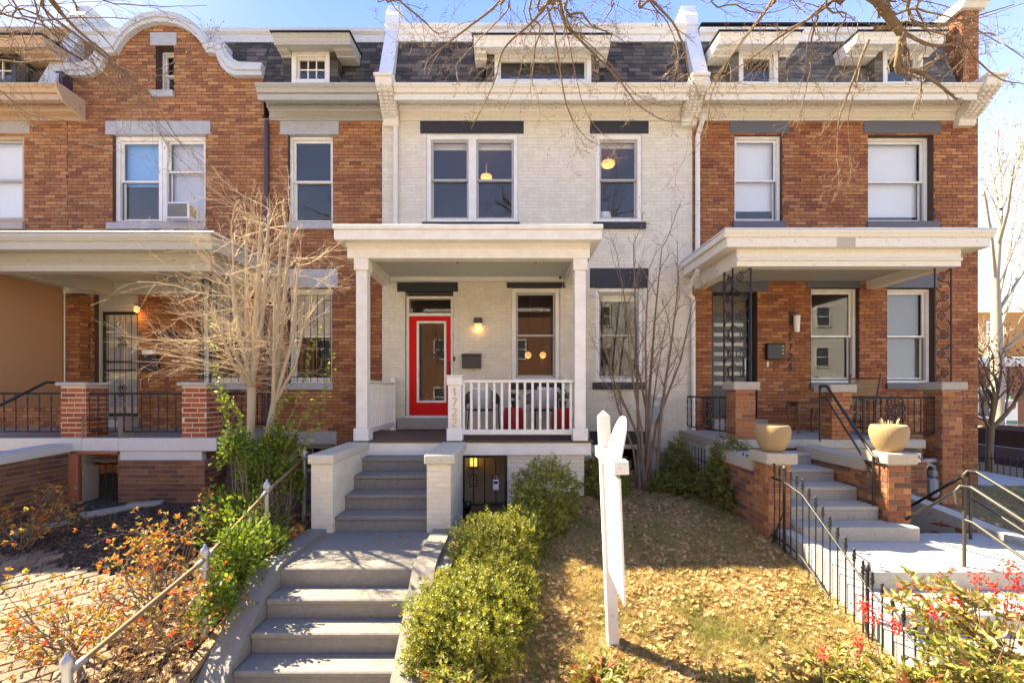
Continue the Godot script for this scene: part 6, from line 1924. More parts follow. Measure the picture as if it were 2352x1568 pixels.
func grey_porch_things() -> void:
	var ac := thing("air_conditioner", "white window air conditioner in the upper double window of the gabled house", "air conditioner", Vector3(fx(420), fy(509), ZF))
	var a0 := wx(381, 8.71)
	var a1 := wx(432, 8.71)
	part(ac, "case", box(Vector3(a0, 3.302, ZF - 0.15), Vector3(a1, 3.615, ZF + 0.24), 0.012), M["white_plastic"])
	part(ac, "grille", box(Vector3(a0 + 0.025, 3.33, ZF + 0.24), Vector3(a1 - 0.025, 3.585, ZF + 0.245), 0.002), M["ac_grille"])
	var lv := MB.new()
	for k in 12: lv.box(Vector3(a0 + 0.03, 3.335 + k * 0.021, ZF + 0.246), Vector3(a1 - 0.03, 3.344 + k * 0.021, ZF + 0.252))
	part(ac, "louvre", lv, M["screen_grey"])
	part(ac, "side_vent", box(Vector3(a1, 3.36, ZF + 0.03), Vector3(a1 + 0.004, 3.56, ZF + 0.2), 0.0), M["rattan"])
	part(ac, "side_panel", box(Vector3(a1 + 0.006, 3.302, ZF - 0.1), Vector3(fx(468), 3.56, ZF - 0.06), 0.002), M["cream"])
	var mb := thing("mailbox", "dark brown mailbox stuffed with papers beside the black security door", "mailbox", Vector3(fx(347), fy(830), ZF))
	part(mb, "body", box(Vector3(fx(327), fy(853), ZF + 0.004), Vector3(fx(367), fy(815), ZF + 0.11), 0.01), M["downspout_brown"])
	part(mb, "papers", box(Vector3(fx(333), fy(815) + 0.001, ZF + 0.02), Vector3(fx(357), fy(804), ZF + 0.09), 0.006), M["white_plastic"])
	var wl := thing("wall_lamp", "small lit glass wall lamp by the black security door", "lamp", Vector3(fx(320), fy(712), ZF + 0.07))
	part(wl, "glass", MB.new().lathe([Vector2(0.0, -0.06), Vector2(0.045, -0.04), Vector2(0.05, 0.04), Vector2(0.03, 0.07), Vector2(0.0, 0.07)], 10), M["lamp_soft"], false)
	part(wl, "bracket", box(Vector3(-0.03, 0.07, -0.066), Vector3(0.03, 0.11, 0.03), 0.006), M["iron"], false)
	lamp_light(wl, Vector3(0.0, -0.12, 0.03), 0.008, 0.03)
	one("number_plaque", "dark house number plaque on the brick wall of the grey porch", "plaque", box(Vector3(-0.16, -0.05, 0), Vector3(0.16, 0.05, 0.015), 0.006).mesh(), M["mail_grey"], Vector3(fx(390), fy(768), ZF + 0.006))
	var sc := thing("sun_screen", "tan fabric sun screen hanging at the left side of the grey porch", "shade", Vector3(-8.6, 0.6, -7.6))
	part(sc, "fabric", box(Vector3(-8.62, -0.30, -8.72), Vector3(-8.612, 1.97, -5.6), 0.0), M["fabric_screen"])
	part(sc, "rope", MB.new().bar(Vector3(-8.56, -0.7, -8.70), Vector3(-8.56, 1.9, -8.70), 0.012, 6), M["white_plastic"])
	part(sc, "roller", MB.new().bar(Vector3(-8.616, 2.0, -8.72), Vector3(-8.616, 2.0, -5.6), 0.04, 8), M["grey_cream"])
	# lattice and a leaning board in the gap beside the porch
	var lt := thing("lattice_screen", "dark wire lattice closing the gap beside the grey porch", "screen", Vector3(-4.3, -1.7, -7.9))
	var m := MB.new()
	for k in 40:
		m.bar(Vector3(-4.72 + k * 0.04, -1.7, -7.9), Vector3(-4.72 + k * 0.04 - 0.35, -0.95, -7.9), 0.0035, 3)
	part(lt, "lattice", m, M["rusty_wire"])
	var lb := thing("leaning_board", "dark weathered board leaning beside the grey porch base", "board", Vector3(-4.35, -1.7, -7.2))
	part(lb, "plank", MB.new().box(Vector3(-0.22, 0.0, -0.015), Vector3(0.22, 0.62, 0.015), 0.004, Transform3D(Basis.from_euler(Vector3(-0.2, 0.2, -0.12)), Vector3.ZERO)), M["wood_dark"], false)

# ---------------------------------------------------------------- left yard
func left_yard() -> void:
	# curved concrete edging along the areaway
	var k := thing("garden_kerb", "low grey concrete kerb curving along the areaway of the grey porch", "kerb", Vector3(-5.9, -1.75, -6.3))
	var path := [Vector3(-6.75, 0, -4.9), Vector3(-6.25, 0, -5.7), Vector3(-5.95, 0, -6.3), Vector3(-5.68, 0, -6.7), Vector3(-5.3, 0, -6.9)]
	for i in path.size() - 1:
		var a: Vector3 = path[i]
		var b: Vector3 = path[i + 1]
		var dir := (b - a).normalized()
		var t := Transform3D(Basis(dir.cross(Vector3.UP) * -1.0, Vector3.UP, dir), Vector3(a.x, yard_y(a.x, a.z), a.z))
		t.basis = Basis(Vector3.UP.cross(dir), Vector3.UP, dir)
		var sl := MB.new()
		sl.box(Vector3(-0.10, -0.35, -0.01), Vector3(0.10, 0.075, (b - a).length() + 0.01), 0.012, t)
		part(k, "kerb_stone", sl, M["concrete"])
	# mulch bed, a sheet on the soil
	var mb := yard("mulch_bed", -6.4, -3.0, -6.9, -4.9, "mulch", 0.012)
	# clay pavers
	var pv := structure("paver_path", box(Vector3(-7.6, -3.0, -5.0), Vector3(-2.9, -2.6, -2.2), 0.0).mesh(), M["soil"])
	var pal := [[0.20, 0.145, 0.095], [0.22, 0.165, 0.11], [0.175, 0.125, 0.085], [0.245, 0.19, 0.13], [0.165, 0.125, 0.09]]
	var meshes := []
	for p in pal:
		var b := MB.new()
		b.tint = true
		b.col = Color(p[0], p[1], p[2])
		b.box(Vector3(-0.5, -0.5, -0.5), Vector3(0.5, 0.5, 0.5), 0.04)
		meshes.append(b.mesh())
	var xfs := []
	var row := 0
	var frame := Basis.from_euler(Vector3(0, 0.55, 0))
	for j in range(-22, 30):
		for i in range(-14, 16):
			var q := frame * Vector3(i * 0.215 + (0.107 if j % 2 else 0.0), 0, j * 0.108)
			var x := -5.0 + q.x
			var z := -3.55 + q.z
			if z < -5.05 + 0.25 * sin(x * 1.3) or z > -2.3 or x > -3.35 or x < -7.3: continue
			if x < -6.4 and z < -4.4: continue
			var y := yard_y(x, z)
			var n := Vector3(0, 1, -(yard_y(x, z + 0.1) - yard_y(x, z - 0.1)) / 0.2).normalized()
			var bs := Basis(Quaternion(Vector3.UP, n)) * frame
			bs = bs.scaled_local(Vector3(0.207, 0.06, 0.10))
			xfs.append([Transform3D(bs, Vector3(x, y + 0.004 + rng.randf() * 0.008, z)), Vector3(x, y, z).length()])
	xfs.sort_custom(func(p, q): return p[1] < q[1])
	var rest := []
	var cols := []
	for i in xfs.size():
		if i < 300:
			var o := MeshInstance3D.new()
			o.name = "paver"
			o.mesh = meshes[rng.randi() % meshes.size()]
			o.material_override = M["paver"]
			o.transform = xfs[i][0]
			pv.add_child(o, true)
		else:
			rest.append(xfs[i][0])
			var p: Array = pal[rng.randi() % pal.size()]
			cols.append(Color(p[0], p[1], p[2]))
	if rest.size():
		if white_unit == null: white_unit = MB.new().box(Vector3(-0.5, -0.5, -0.5), Vector3(0.5, 0.5, 0.5), 0.0).mesh()
		copies(pv, "paving", MB.new().box(Vector3(-0.5, -0.5, -0.5), Vector3(0.5, 0.5, 0.5), 0.04).mesh(), M["paver"], rest, cols)
	# timber edging under the chain-link fence
	var tb := thing("timber_edging", "weathered brown timber sleepers along the foot of the chain-link fence", "timber", Vector3(-2.6, -2.3, -4.4))
	for q in [[-5.6, -4.62, 0.0], [-4.60, -3.6, 0.02], [-3.58, -2.6, -0.01]]:
		var ya := rise(-q[0])
		var yb := rise(-q[1])
		part(tb, "sleeper", MB.new().prism(PackedVector2Array([Vector2(-q[0], ya - 0.3), Vector2(-q[1], yb - 0.3), Vector2(-q[1], yb + 0.06), Vector2(-q[0], ya + 0.06)]), -2.645 + q[2], -2.535, Transform3D(Basis(Vector3(0, 0, -1), Vector3(0, 1, 0), Vector3(1, 0, 0)), Vector3.ZERO)), M["wood_timber"])

# ---------------------------------------------------------------- side street
func car(label: String, where: Vector3, turn: float, body: String, len: float, h: float, w := 1.9) -> void:
	var c := thing("parked_car", label, "car", where, "cars parked along the side street")
	c.rotation.y = turn
	var L := len * 0.5
	var side := Transform3D(Basis(Vector3(1, 0, 0), Vector3(0, 1, 0), Vector3(0, 0, 1)), Vector3.ZERO)
	var low := PackedVector2Array([Vector2(-L, 0.35), Vector2(-L + 0.05, 0.25), Vector2(L - 0.1, 0.25), Vector2(L, 0.4), Vector2(L, h * 0.47), Vector2(L - 0.12, h * 0.55), Vector2(L * 0.45, h * 0.62), Vector2(-L + 0.1, h * 0.64), Vector2(-L, h * 0.58)])
	part(c, "body", MB.new().prism(low, -w * 0.5, w * 0.5), M[body], false)
	var cab := MB.new()
	var rf := [Vector2(-L + 0.08, h * 0.64), Vector2(-L + 0.35, h * 0.93), Vector2(-L + 0.6, h), Vector2(L * 0.05, h), Vector2(L * 0.22, h * 0.93), Vector2(L * 0.52, h * 0.62)]
	# cabin narrows upwards
	var ring_at := func(p: Vector2, s: float) -> Vector3: return Vector3(p.x, p.y, s * (w * 0.5 - 0.02 - 0.22 * (p.y - h * 0.62) / (h * 0.38)))
	for i in rf.size() - 1:
		cab.quad(ring_at.call(rf[i], 1.0), ring_at.call(rf[i + 1], 1.0), ring_at.call(rf[i + 1], -1.0), ring_at.call(rf[i], -1.0))
	for s in [1.0, -1.0]:
		for i in range(1, rf.size() - 1):
			var a: Vector3 = ring_at.call(rf[0], s)
			var b: Vector3 = ring_at.call(rf[i], s)
			var d: Vector3 = ring_at.call(rf[i + 1], s)
			if s > 0: cab.tri(a, d, b)
			else: cab.tri(a, b, d)
	part(c, "cabin", cab, M[body], false)
	for s in [1.0, -1.0]:
		for q in [[-L + 0.42, -L * 0.48], [-L * 0.45, 0.0], [0.04, L * 0.30]]:
			var m := MB.new()
			var y0 := h * 0.66
			var y1 := h * 0.92
			var p := [Vector2(q[0], y0), Vector2(q[1], y0), Vector2(q[1] - (0.28 if q[1] > 0.5 else 0.0), y1), Vector2(q[0] + (0.1 if q[0] < -L * 0.6 else 0.0), y1)]
			var v := []
			for k in p: v.append(ring_at.call(k, s) + Vector3(0, 0, s * 0.006))
			if s > 0: m.quad(v[0], v[1], v[2], v[3])
			else: m.quad(v[3], v[2], v[1], v[0])
			part(c, "side_window", m, M["car_window"], false)
		part(c, "window_trim", box(Vector3(-L + 0.3, h * 0.645, s * (w * 0.5 - 0.02) - 0.012), Vector3(L * 0.42, h * 0.655, s * (w * 0.5 - 0.02) + 0.018), 0.003), M["chrome"], false)
		part(c, "roof_rail", MB.new().tube([Vector3(-L + 0.6, h + 0.01, s * 0.6), Vector3(-L + 0.8, h + 0.05, s * 0.6), Vector3(L * 0.0, h + 0.05, s * 0.6), Vector3(L * 0.1, h, s * 0.6)], [0.016], 6), M["chrome"], false)
		part(c, "door_handle", box(Vector3(-0.2, h * 0.56, s * w * 0.5), Vector3(0.0, h * 0.575, s * (w * 0.5 + 0.025)), 0.006), M["chrome"], false)
		part(c, "mirror", box(Vector3(L * 0.36, h * 0.62, s * w * 0.5), Vector3(L * 0.44, h * 0.70, s * (w * 0.5 + 0.16)), 0.03), M[body], false)
		for xw in [-L + 0.85, L - 0.9]:
			var wh := holder(c, "wheel")
			wh.position = Vector3(xw, 0.34, s * (w * 0.5 - 0.1))
			part(wh, "tyre", MB.new().tube([Vector3(0, 0, -0.11), Vector3(0, 0, 0.11)], [0.34], 20), M["tyre"])
			part(wh, "rim", MB.new().tube([Vector3(0, 0, -0.115), Vector3(0, 0, 0.115)], [0.21], 14), M["chrome"])
	var ws := MB.new()
	ws.quad(ring_at.call(rf[5], 0.9) + Vector3(0.012, 0.01, 0), ring_at.call(rf[5], -0.9) + Vector3(0.012, 0.01, 0), ring_at.call(rf[4], -0.9) + Vector3(0.012, 0.01, 0), ring_at.call(rf[4], 0.9) + Vector3(0.012, 0.01, 0))
	part(c, "windscreen", ws, M["car_window"], false)
	for s in [-1.0, 1.0]:
		part(c, "headlight", box(Vector3(L - 0.06, h * 0.44, s * 0.72 - 0.18), Vector3(L + 0.01, h * 0.52, s * 0.72 + 0.18), 0.02), M["chrome"], false)
		part(c, "tail_light", box(Vector3(-L - 0.01, h * 0.5, s * 0.8 - 0.12), Vector3(-L + 0.05, h * 0.6, s * 0.8 + 0.12), 0.02), M["sign_red"], false)

func far_building(called: String, label: String, p: Vector3, q: Vector3, wallm: String, rows: int, colsn: int, face: String) -> void:
	var b := thing(called, label, "building", Vector3((p.x + q.x) / 2, p.y, (p.z + q.z) / 2))
	part(b, "wall", box(p, q, 0.0), M[wallm])
	part(b, "cornice", box(Vector3(p.x - 0.2, q.y, p.z - 0.2), Vector3(q.x + 0.2, q.y + 0.5, q.z + 0.2), 0.02), M["white_wall_far"])
	for r in rows:
		for c in colsn:
			var y0 := p.y + 1.2 + r * (q.y - p.y - 1.2) / rows
			var y1 := y0 + 1.7
			var m := MB.new()
			var g := MB.new()
			if face == "front_z":   # windows on the side that looks towards -z
				var xx := lerpf(p.x, q.x, (c + 0.5) / colsn)
				m = ring(xx - 0.6, xx + 0.6, y0, y1, 0.10, 0.12, 0.12, p.z - 0.06, p.z + 0.02, 0.01)
				m.box(Vector3(xx - 0.5, (y0 + y1) / 2 - 0.04, p.z - 0.05), Vector3(xx + 0.5, (y0 + y1) / 2 + 0.04, p.z + 0.02))
				g.quad(Vector3(xx + 0.52, y0 + 0.1, p.z - 0.01), Vector3(xx - 0.52, y0 + 0.1, p.z - 0.01), Vector3(xx - 0.52, y1 - 0.1, p.z - 0.01), Vector3(xx + 0.52, y1 - 0.1, p.z - 0.01))
			elif face == "left":
				var zz := lerpf(p.z, q.z, (c + 0.5) / colsn)
				m.box(Vector3(p.x - 0.06, y0 - 0.12, zz - 0.65), Vector3(p.x + 0.02, y0, zz + 0.65), 0.01).box(Vector3(p.x - 0.06, y1, zz - 0.65), Vector3(p.x + 0.02, y1 + 0.14, zz + 0.65), 0.01)
				g.quad(Vector3(p.x - 0.01, y0, zz - 0.5), Vector3(p.x - 0.01, y0, zz + 0.5), Vector3(p.x - 0.01, y1, zz + 0.5), Vector3(p.x - 0.01, y1, zz - 0.5))
			else:
				var xx := lerpf(p.x, q.x, (c + 0.5) / colsn)
				m = ring(xx - 0.6, xx + 0.6, y0, y1, 0.10, 0.12, 0.12, q.z - 0.02, q.z + 0.06, 0.01)
				g.quad(Vector3(xx - 0.52, y0 + 0.1, q.z + 0.01), Vector3(xx + 0.52, y0 + 0.1, q.z + 0.01), Vector3(xx + 0.52, y1 - 0.1, q.z + 0.01), Vector3(xx - 0.52, y1 - 0.1, q.z + 0.01))
			var w := part(b, "window", m, M["white_wall_far"])
			part(w, "pane", g, M["pane_dark"])

func side_street() -> void:
	car("black estate car parked along the side street behind the picket fence", Vector3(15.0, -2.74, -13.4), PI * 0.5, "car_black", 4.9, 1.74)
	car("grey saloon car parked beyond the black car on the side street", Vector3(20.2, -2.74, -15.6), PI * 0.5, "car_silver", 4.6, 1.55)
	var s := thing("parking_sign", "white and green no-parking sign on a green post in the side street", "sign", at(2322, 1010, 18.0))
	s.position.y = -2.6
	part(s, "post", MB.new().bar(Vector3(0, 0, 0), Vector3(0, 2.4, 0), 0.035, 6), M["sign_green"], false)
	part(s, "panel", box(Vector3(-0.24, 1.25, 0.03), Vector3(0.24, 2.25, 0.05), 0.01), M["white_plastic"], false)
	part(s, "green_band", box(Vector3(-0.22, 1.28, 0.05), Vector3(0.22, 1.42, 0.053)), M["sign_green"], false)
	var ring_pts := []
	for i in 17: ring_pts.append(Vector3(cos(TAU * i / 16.0) * 0.15, 2.02 + sin(TAU * i / 16.0) * 0.15, 0.055))
	part(s, "red_circle", MB.new().tube(ring_pts, [0.016], 4, false).bar(Vector3(-0.1, 2.12, 0.055), Vector3(0.1, 1.92, 0.055), 0.014, 4), M["sign_red"], false)
	far_building("apartment_building", "tan brick apartment building with white bays beyond the side street", Vector3(30, -2.7, -46), Vector3(62, 5.5, -32), "brick_tan_far", 3, 12, "near_z")
	far_building("apartment_building", "low red brick building behind the parked cars on the side street", Vector3(24, -2.7, -30), Vector3(50, 1.3, -24.5), "brick_far", 1, 8, "near_z")
	structure("retaining_wall", box(Vector3(22.4, -2.8, -40), Vector3(22.8, -1.7, 2.0), 0.03).mesh(), M["yellow_paint"])
	# the far side of the street, mirrored in the panes
	far_building("white_building", "white rendered building across the street mirrored in the corner house windows", Vector3(6, -2.6, 19), Vector3(30, 8.5, 30), "white_wall_far", 3, 8, "front_z")
	far_building("brick_terrace", "brick terrace across the street behind the viewpoint", Vector3(-40, -2.6, 19.5), Vector3(5.5, 6.5, 30), "brick_far", 2, 14, "front_z")

# ---------------------------------------------------------------- plants
var tips := []

func grow(m: MB, p: Vector3, dir: Vector3, ln: float, r: float, level: int, o: Dictionary) -> void:
	var n := 5 if level < 2 else (4 if level == 2 else 3)
	var pts := [p]
	var rad := [r]
	var d := dir.normalized()
	var wob: float = o.get("wobble", 0.22)
	var pull: Vector3 = o.get("pull", Vector3.ZERO)
	for i in n:
		d = (d + Vector3(rng.randf_range(-1, 1), rng.randf_range(-1, 1), rng.randf_range(-1, 1)) * wob + pull * (0.6 if level == 0 else 1.0)).normalized()
		p = p + d * ln / n
		pts.append(p)
		rad.append(maxf(r * lerpf(1.0, o.get("taper", 0.45), float(i + 1) / n), 0.0012))
	m.tube(pts, rad, 7 if r > 0.02 else (5 if r > 0.008 else 3), false)
	var kids: Array = o.kids
	if level >= kids.size():
		tips.append([p, d])
		return
	var cnt: int = kids[level]
	var sh: float = o.get("shrink", 0.6)
	for k in cnt:
		var t := lerpf(o.get("first", 0.3), 1.0, (k + rng.randf() * 0.8) / cnt)
		var f := t * n
		var i := mini(int(f), n - 1)
		var q: Vector3 = pts[i].lerp(pts[i + 1], f - i)
		var along: Vector3 = (pts[i + 1] - pts[i]).normalized()
		var side := along.cross(Vector3(rng.randfn(), rng.randfn(), rng.randfn())).normalized()
		var a: float = rng.randf_range(o.get("a0", 0.4), o.get("a1", 0.9))
		grow(m, q, along * cos(a) + side * sin(a), ln * sh * rng.randf_range(0.6, 1.15), maxf(rad[i] * o.get("thin", 0.55), 0.0014), level + 1, o)

func pod_mesh() -> ArrayMesh:
	return MB.new().lathe([Vector2(0.0, -1.0), Vector2(0.7, -0.6), Vector2(1.0, 0.0), Vector2(0.6, 0.7), Vector2(0.0, 1.0)], 6).mesh()

func crape_myrtles() -> void:
	tips = []
	var t := thing("crape_myrtle_tree", "bare pale crape myrtle with dense fan of twigs in front of the grey porch", "tree", at(590, 1190, 6.0))
	var base := t.position
	var trunk := MB.new()
	var twigs := MB.new()
	var c1 := at(578, 890, 6.0)
	var c2 := at(628, 930, 6.05)
	trunk.tube([base + Vector3(0, -0.1, 0), at(582, 1060, 6.0), at(576, 980, 6.0), c1], [0.066, 0.055, 0.05, 0.055], 9)
	trunk.tube([base + Vector3(0.08, -0.1, 0.02), at(606, 1050, 6.02), at(616, 990, 6.05), c2], [0.05, 0.044, 0.04, 0.04], 9)
	var limbs := [[c1, at(530, 630, 5.7), 0.030], [c1, at(565, 545, 6.2), 0.034], [c1, at(598, 520, 5.9), 0.036], [c2, at(645, 530, 6.1), 0.032], [c2, at(685, 610, 5.8), 0.027], [c1, at(505, 760, 5.6), 0.024], [c2, at(668, 490, 6.3), 0.028], [c1, at(618, 480, 6.0), 0.030], [c1, at(535, 540, 6.3), 0.024], [c2, at(700, 740, 6.1), 0.022], [c1, at(530, 800, 5.5), 0.022], [c2, at(630, 680, 5.7), 0.024], [c1, at(585, 700, 6.4), 0.024]]
	for l in limbs:
		var mid: Vector3 = l[0].lerp(l[1], 0.5) + Vector3((l[1].x - l[0].x) * 0.2 + rng.randf_range(-0.05, 0.05), -0.03, rng.randf_range(-0.06, 0.06))
		trunk.tube([l[0], mid, l[1]], [l[2] * 1.15, l[2] * 0.9, l[2] * 0.5], 7)
		for k in 13:
			var tt := lerpf(0.2, 1.0, k / 12.0)
			var p: Vector3 = l[0].lerp(mid, tt * 2.0) if tt < 0.5 else mid.lerp(l[1], tt * 2.0 - 1.0)
			var spread: Vector3 = (l[1] - l[0]).normalized() * 0.8 + Vector3(rng.randf_range(-0.5, 0.55), rng.randf_range(0.2, 0.8), rng.randf_range(-0.6, 0.6))
			var ln := rng.randf_range(0.35, 0.75)
			if rng.randf() < 0.5:
				spread = Vector3(rng.randf_range(-1.5, -0.6) if rng.randf() < 0.72 else rng.randf_range(0.5, 1.0), rng.randf_range(-0.15, 0.5), rng.randf_range(-0.7, 0.7))
				ln *= 1.6 if spread.x < 0 else 1.0
			grow(twigs, p, spread, ln, rng.randf_range(0.0045, 0.008), 0, {kids = [6, 3], wobble = 0.24, shrink = 0.46, a0 = 0.3, a1 = 0.9, first = 0.2, thin = 0.55, pull = Vector3(0, 0.04, 0)})
	part(t, "trunk", trunk, M["bark_pale"])
	part(t, "crown", twigs, M["twig_pale"])
	# the smaller many-stemmed one by the white wall
	tips = []
	var s := thing("crape_myrtle_tree", "slender brown many-stemmed crape myrtle with dry seed pods by the white wall", "tree", Vector3(2.22, -1.72, -7.5))
	var b := s.position
	var tw := MB.new()
	for q in [[1380, 760, 7.3], [1420, 600, 7.5], [1455, 560, 7.7], [1490, 620, 7.2], [1520, 570, 7.6], [1560, 640, 7.4], [1590, 700, 7.7], [1440, 700, 7.0], [1530, 740, 7.1], [1400, 850, 7.2]]:
		var e := at(q[0], q[1], q[2])
		var st: Vector3 = b + Vector3(rng.randf_range(-0.14, 0.16), 0, rng.randf_range(-0.1, 0.1))
		var m1 := st.lerp(e, 0.35) + Vector3((e.x - st.x) * -0.12, 0.05, 0)
		var m2 := st.lerp(e, 0.7) + Vector3(rng.randf_range(-0.05, 0.05), 0, rng.randf_range(-0.05, 0.05))
		var r := rng.randf_range(0.022, 0.034)
		part(s, "trunk", MB.new().tube([st + Vector3(0, -0.1, 0), m1, m2, e], [r, r * 0.8, r * 0.5, r * 0.22], 7, false), M["bark_brown"])
		for k in 7:
			var tt := lerpf(0.4, 1.0, k / 6.0)
			var p := m1.lerp(m2, tt) if tt < 0.7 else m2.lerp(e, (tt - 0.7) / 0.3)
			grow(tw, p, (e - m1).normalized() + Vector3(rng.randf_range(-0.8, 0.8), rng.randf_range(-0.1, 0.6), rng.randf_range(-0.6, 0.6)), rng.randf_range(0.4, 0.8), r * 0.26, 0, {kids = [4, 3], wobble = 0.2, shrink = 0.5, a0 = 0.4, a1 = 0.9})
	part(s, "crown", tw, M["bark_brown"])
	var xfs := []
	var cols := []
	for k in tips:
		if rng.randf() < 0.35:
			xfs.append(Transform3D(Basis.from_scale(Vector3.ONE * rng.randf_range(0.006, 0.011)), k[0]))
			cols.append(Color(0.26, 0.16, 0.07) * rng.randf_range(0.7, 1.3))
	copies(s, "seed_pods", pod_mesh(), M["dry_leaf"], xfs, cols)

func street_trees() -> void:
	# limbs of the pavement trees that hang into view; trunks stand beside and behind the lens
	var hub := Vector3(2.2, 6.2, -1.2)
	var right := thing("street_tree", "bare street tree whose limbs hang over the white house and the corner house", "tree", Vector3(3.4, -2.66, 2.1))
	var tr := MB.new()
	tr.tube([right.position + Vector3(0, -0.1, 0), Vector3(3.3, 0.0, 2.0), Vector3(3.0, 2.6, 1.4), Vector3(2.6, 4.6, 0.2), hub], [0.26, 0.21, 0.19, 0.16, 0.12], 12)
	part(right, "trunk", tr, M["bark_dark"])
	var cr := MB.new()
	for k in 15:
		var a := TAU * k / 15.0
		grow(cr, hub.lerp(Vector3(2.8, 4.0, 0.6), rng.randf()), Vector3(cos(a) * 0.9, rng.randf_range(0.55, 1.1), absf(sin(a)) * 0.8 + 0.1), rng.randf_range(2.2, 3.6), 0.07, 0, {kids = [5, 4, 3], wobble = 0.14, shrink = 0.55, thin = 0.5})
	part(right, "crown", cr, M["bark_dark"])
	var mains := [
		[[1945, -120, 3.9, 0.055], [2014, 0, 4.4, 0.048], [2068, 72, 4.6, 0.044], [2012 + 60, 90, 4.6, 0.04], [2064, 160, 4.7, 0.035], [2103, 163, 4.8, 0.026], [2141, 182, 4.9, 0.02], [2200, 230, 5.0, 0.01]],
		[[2010, 66, 4.55, 0.022], [2054, 65, 4.6, 0.02], [2106, 91, 4.7, 0.018], [2152, 105, 4.7, 0.016], [2215, 102, 4.8, 0.013], [2247, 140, 4.9, 0.010], [2300, 182, 5.0, 0.007], [2352, 192, 5.1, 0.005]],
		[[1960, -60, 4.2, 0.024], [1914, 0, 4.4, 0.02], [1865, 38, 4.6, 0.016], [1800, 78, 4.7, 0.013], [1746, 119, 4.8, 0.010], [1697, 154, 4.9, 0.007], [1640, 190, 5.0, 0.004]],
		[[1800, -60, 4.2, 0.018], [1774, 0, 4.4, 0.015], [1742, 46, 4.5, 0.013], [1686, 119, 4.6, 0.010], [1644, 189, 4.7, 0.008], [1630, 231, 4.7, 0.006], [1622, 300, 4.8, 0.005], [1580, 360, 4.9, 0.003]],
		[[1880, 36, 4.6, 0.012], [1865, 88, 4.6, 0.010], [1865, 140, 4.6, 0.008], [1854, 196, 4.7, 0.006], [1837, 266, 4.7, 0.004]],
		[[1996, 92, 4.6, 0.016], [1970, 158, 4.6, 0.012], [1945, 224, 4.7, 0.010], [1928, 273, 4.7, 0.008], [1924, 350, 4.8, 0.006], [1928, 402, 4.8, 0.004]],
		[[1900, -40, 4.3, 0.012], [1945, 30, 4.4, 0.009], [1920, 80, 4.5, 0.006], [1930, 150, 4.6, 0.004]],
		[[2100, -60, 4.3, 0.022], [2090, 30, 4.5, 0.016], [2130, 60, 4.6, 0.011], [2230, 40, 4.7, 0.008], [2330, 10, 4.8, 0.005]],
		[[2040, -30, 4.3, 0.014], [2110, 20, 4.4, 0.010], [2200, 45, 4.5, 0.007], [2300, 100, 4.7, 0.004]],
		[[1180, -60, 4.0, 0.016], [1150, 0, 4.2, 0.014], [1110, 36, 4.3, 0.012], [1058, 76, 4.4, 0.010], [1018, 108, 4.5, 0.008], [982, 140, 4.5, 0.006], [976, 172, 4.5, 0.004]],
		[[1285, -60, 4.0, 0.02], [1262, 0, 4.2, 0.016], [1222, 52, 4.3, 0.013], [1158, 112, 4.4, 0.010], [1134, 192, 4.5, 0.007], [1082, 296, 4.6, 0.003]],
		[[1280, -60, 4.0, 0.022], [1286, 0, 4.2, 0.018], [1302, 60, 4.3, 0.015], [1330, 88, 4.4, 0.013], [1378, 136, 4.5, 0.011], [1426, 188, 4.6, 0.009], [1466, 240, 4.7, 0.007], [1526, 276, 4.8, 0.005], [1586, 280, 4.9, 0.003]],
		[[1250, -40, 4.0, 0.014], [1258, 16, 4.1, 0.012], [1274, 80, 4.2, 0.010], [1290, 180, 4.3, 0.008], [1306, 256, 4.4, 0.006], [1346, 316, 4.5, 0.004], [1382, 332, 4.5, 0.002]],
		[[1230, -40, 4.1, 0.012], [1240, 60, 4.2, 0.009], [1226, 130, 4.3, 0.006], [1222, 200, 4.3, 0.003]],
		[[1310, -40, 4.1, 0.014], [1340, 30, 4.2, 0.011], [1362, 60, 4.3, 0.008], [1402, 76, 4.4, 0.005], [1440, 100, 4.5, 0.003]],
		[[1480, -40, 4.1, 0.016], [1498, 0, 4.3, 0.014], [1546, 52, 4.4, 0.012], [1574, 116, 4.5, 0.010], [1582, 168, 4.6, 0.007], [1600, 200, 4.7, 0.004]],
		[[900, -60, 4.3, 0.012], [918, 0, 4.4, 0.010], [966, 40, 4.5, 0.008], [1002, 76, 4.6, 0.005], [1030, 70, 4.6, 0.003]],
		[[1420, -50, 4.3, 0.010], [1410, 10, 4.4, 0.007], [1380, 60, 4.5, 0.004]],
		[[1640, -50, 4.3, 0.010], [1690, 10, 4.4, 0.008], [1760, 30, 4.5, 0.005], [1830, 10, 4.5, 0.003]],
	]
	tips = []
	hang(right, mains, hub, 1, 0.88)
	var xfs := []
	var cols := []
	for k in tips:
		if rng.randf() < 0.5:
			xfs.append(Transform3D(Basis(Quaternion(Vector3.UP, (k[1] as Vector3).normalized())) * Basis.from_scale(Vector3(0.0035, 0.009, 0.0035)), k[0]))
			cols.append(Color(0.20, 0.10, 0.06))
	copies(right, "buds", pod_mesh(), M["dry_leaf"], xfs, cols)
	var hub2 := Vector3(-5.4, 6.0, -2.0)
	var left := thing("street_tree", "bare street tree sweeping its twigs in front of the curved gable", "tree", Vector3(-6.4, -2.66, 2.0))
	part(left, "trunk", MB.new().tube([left.position + Vector3(0, -0.1, 0), Vector3(-6.3, 0.5, 1.8), Vector3(-6.0, 3.4, 0.6), hub2], [0.24, 0.19, 0.16, 0.11], 12), M["bark_dark"])
	var cl := MB.new()
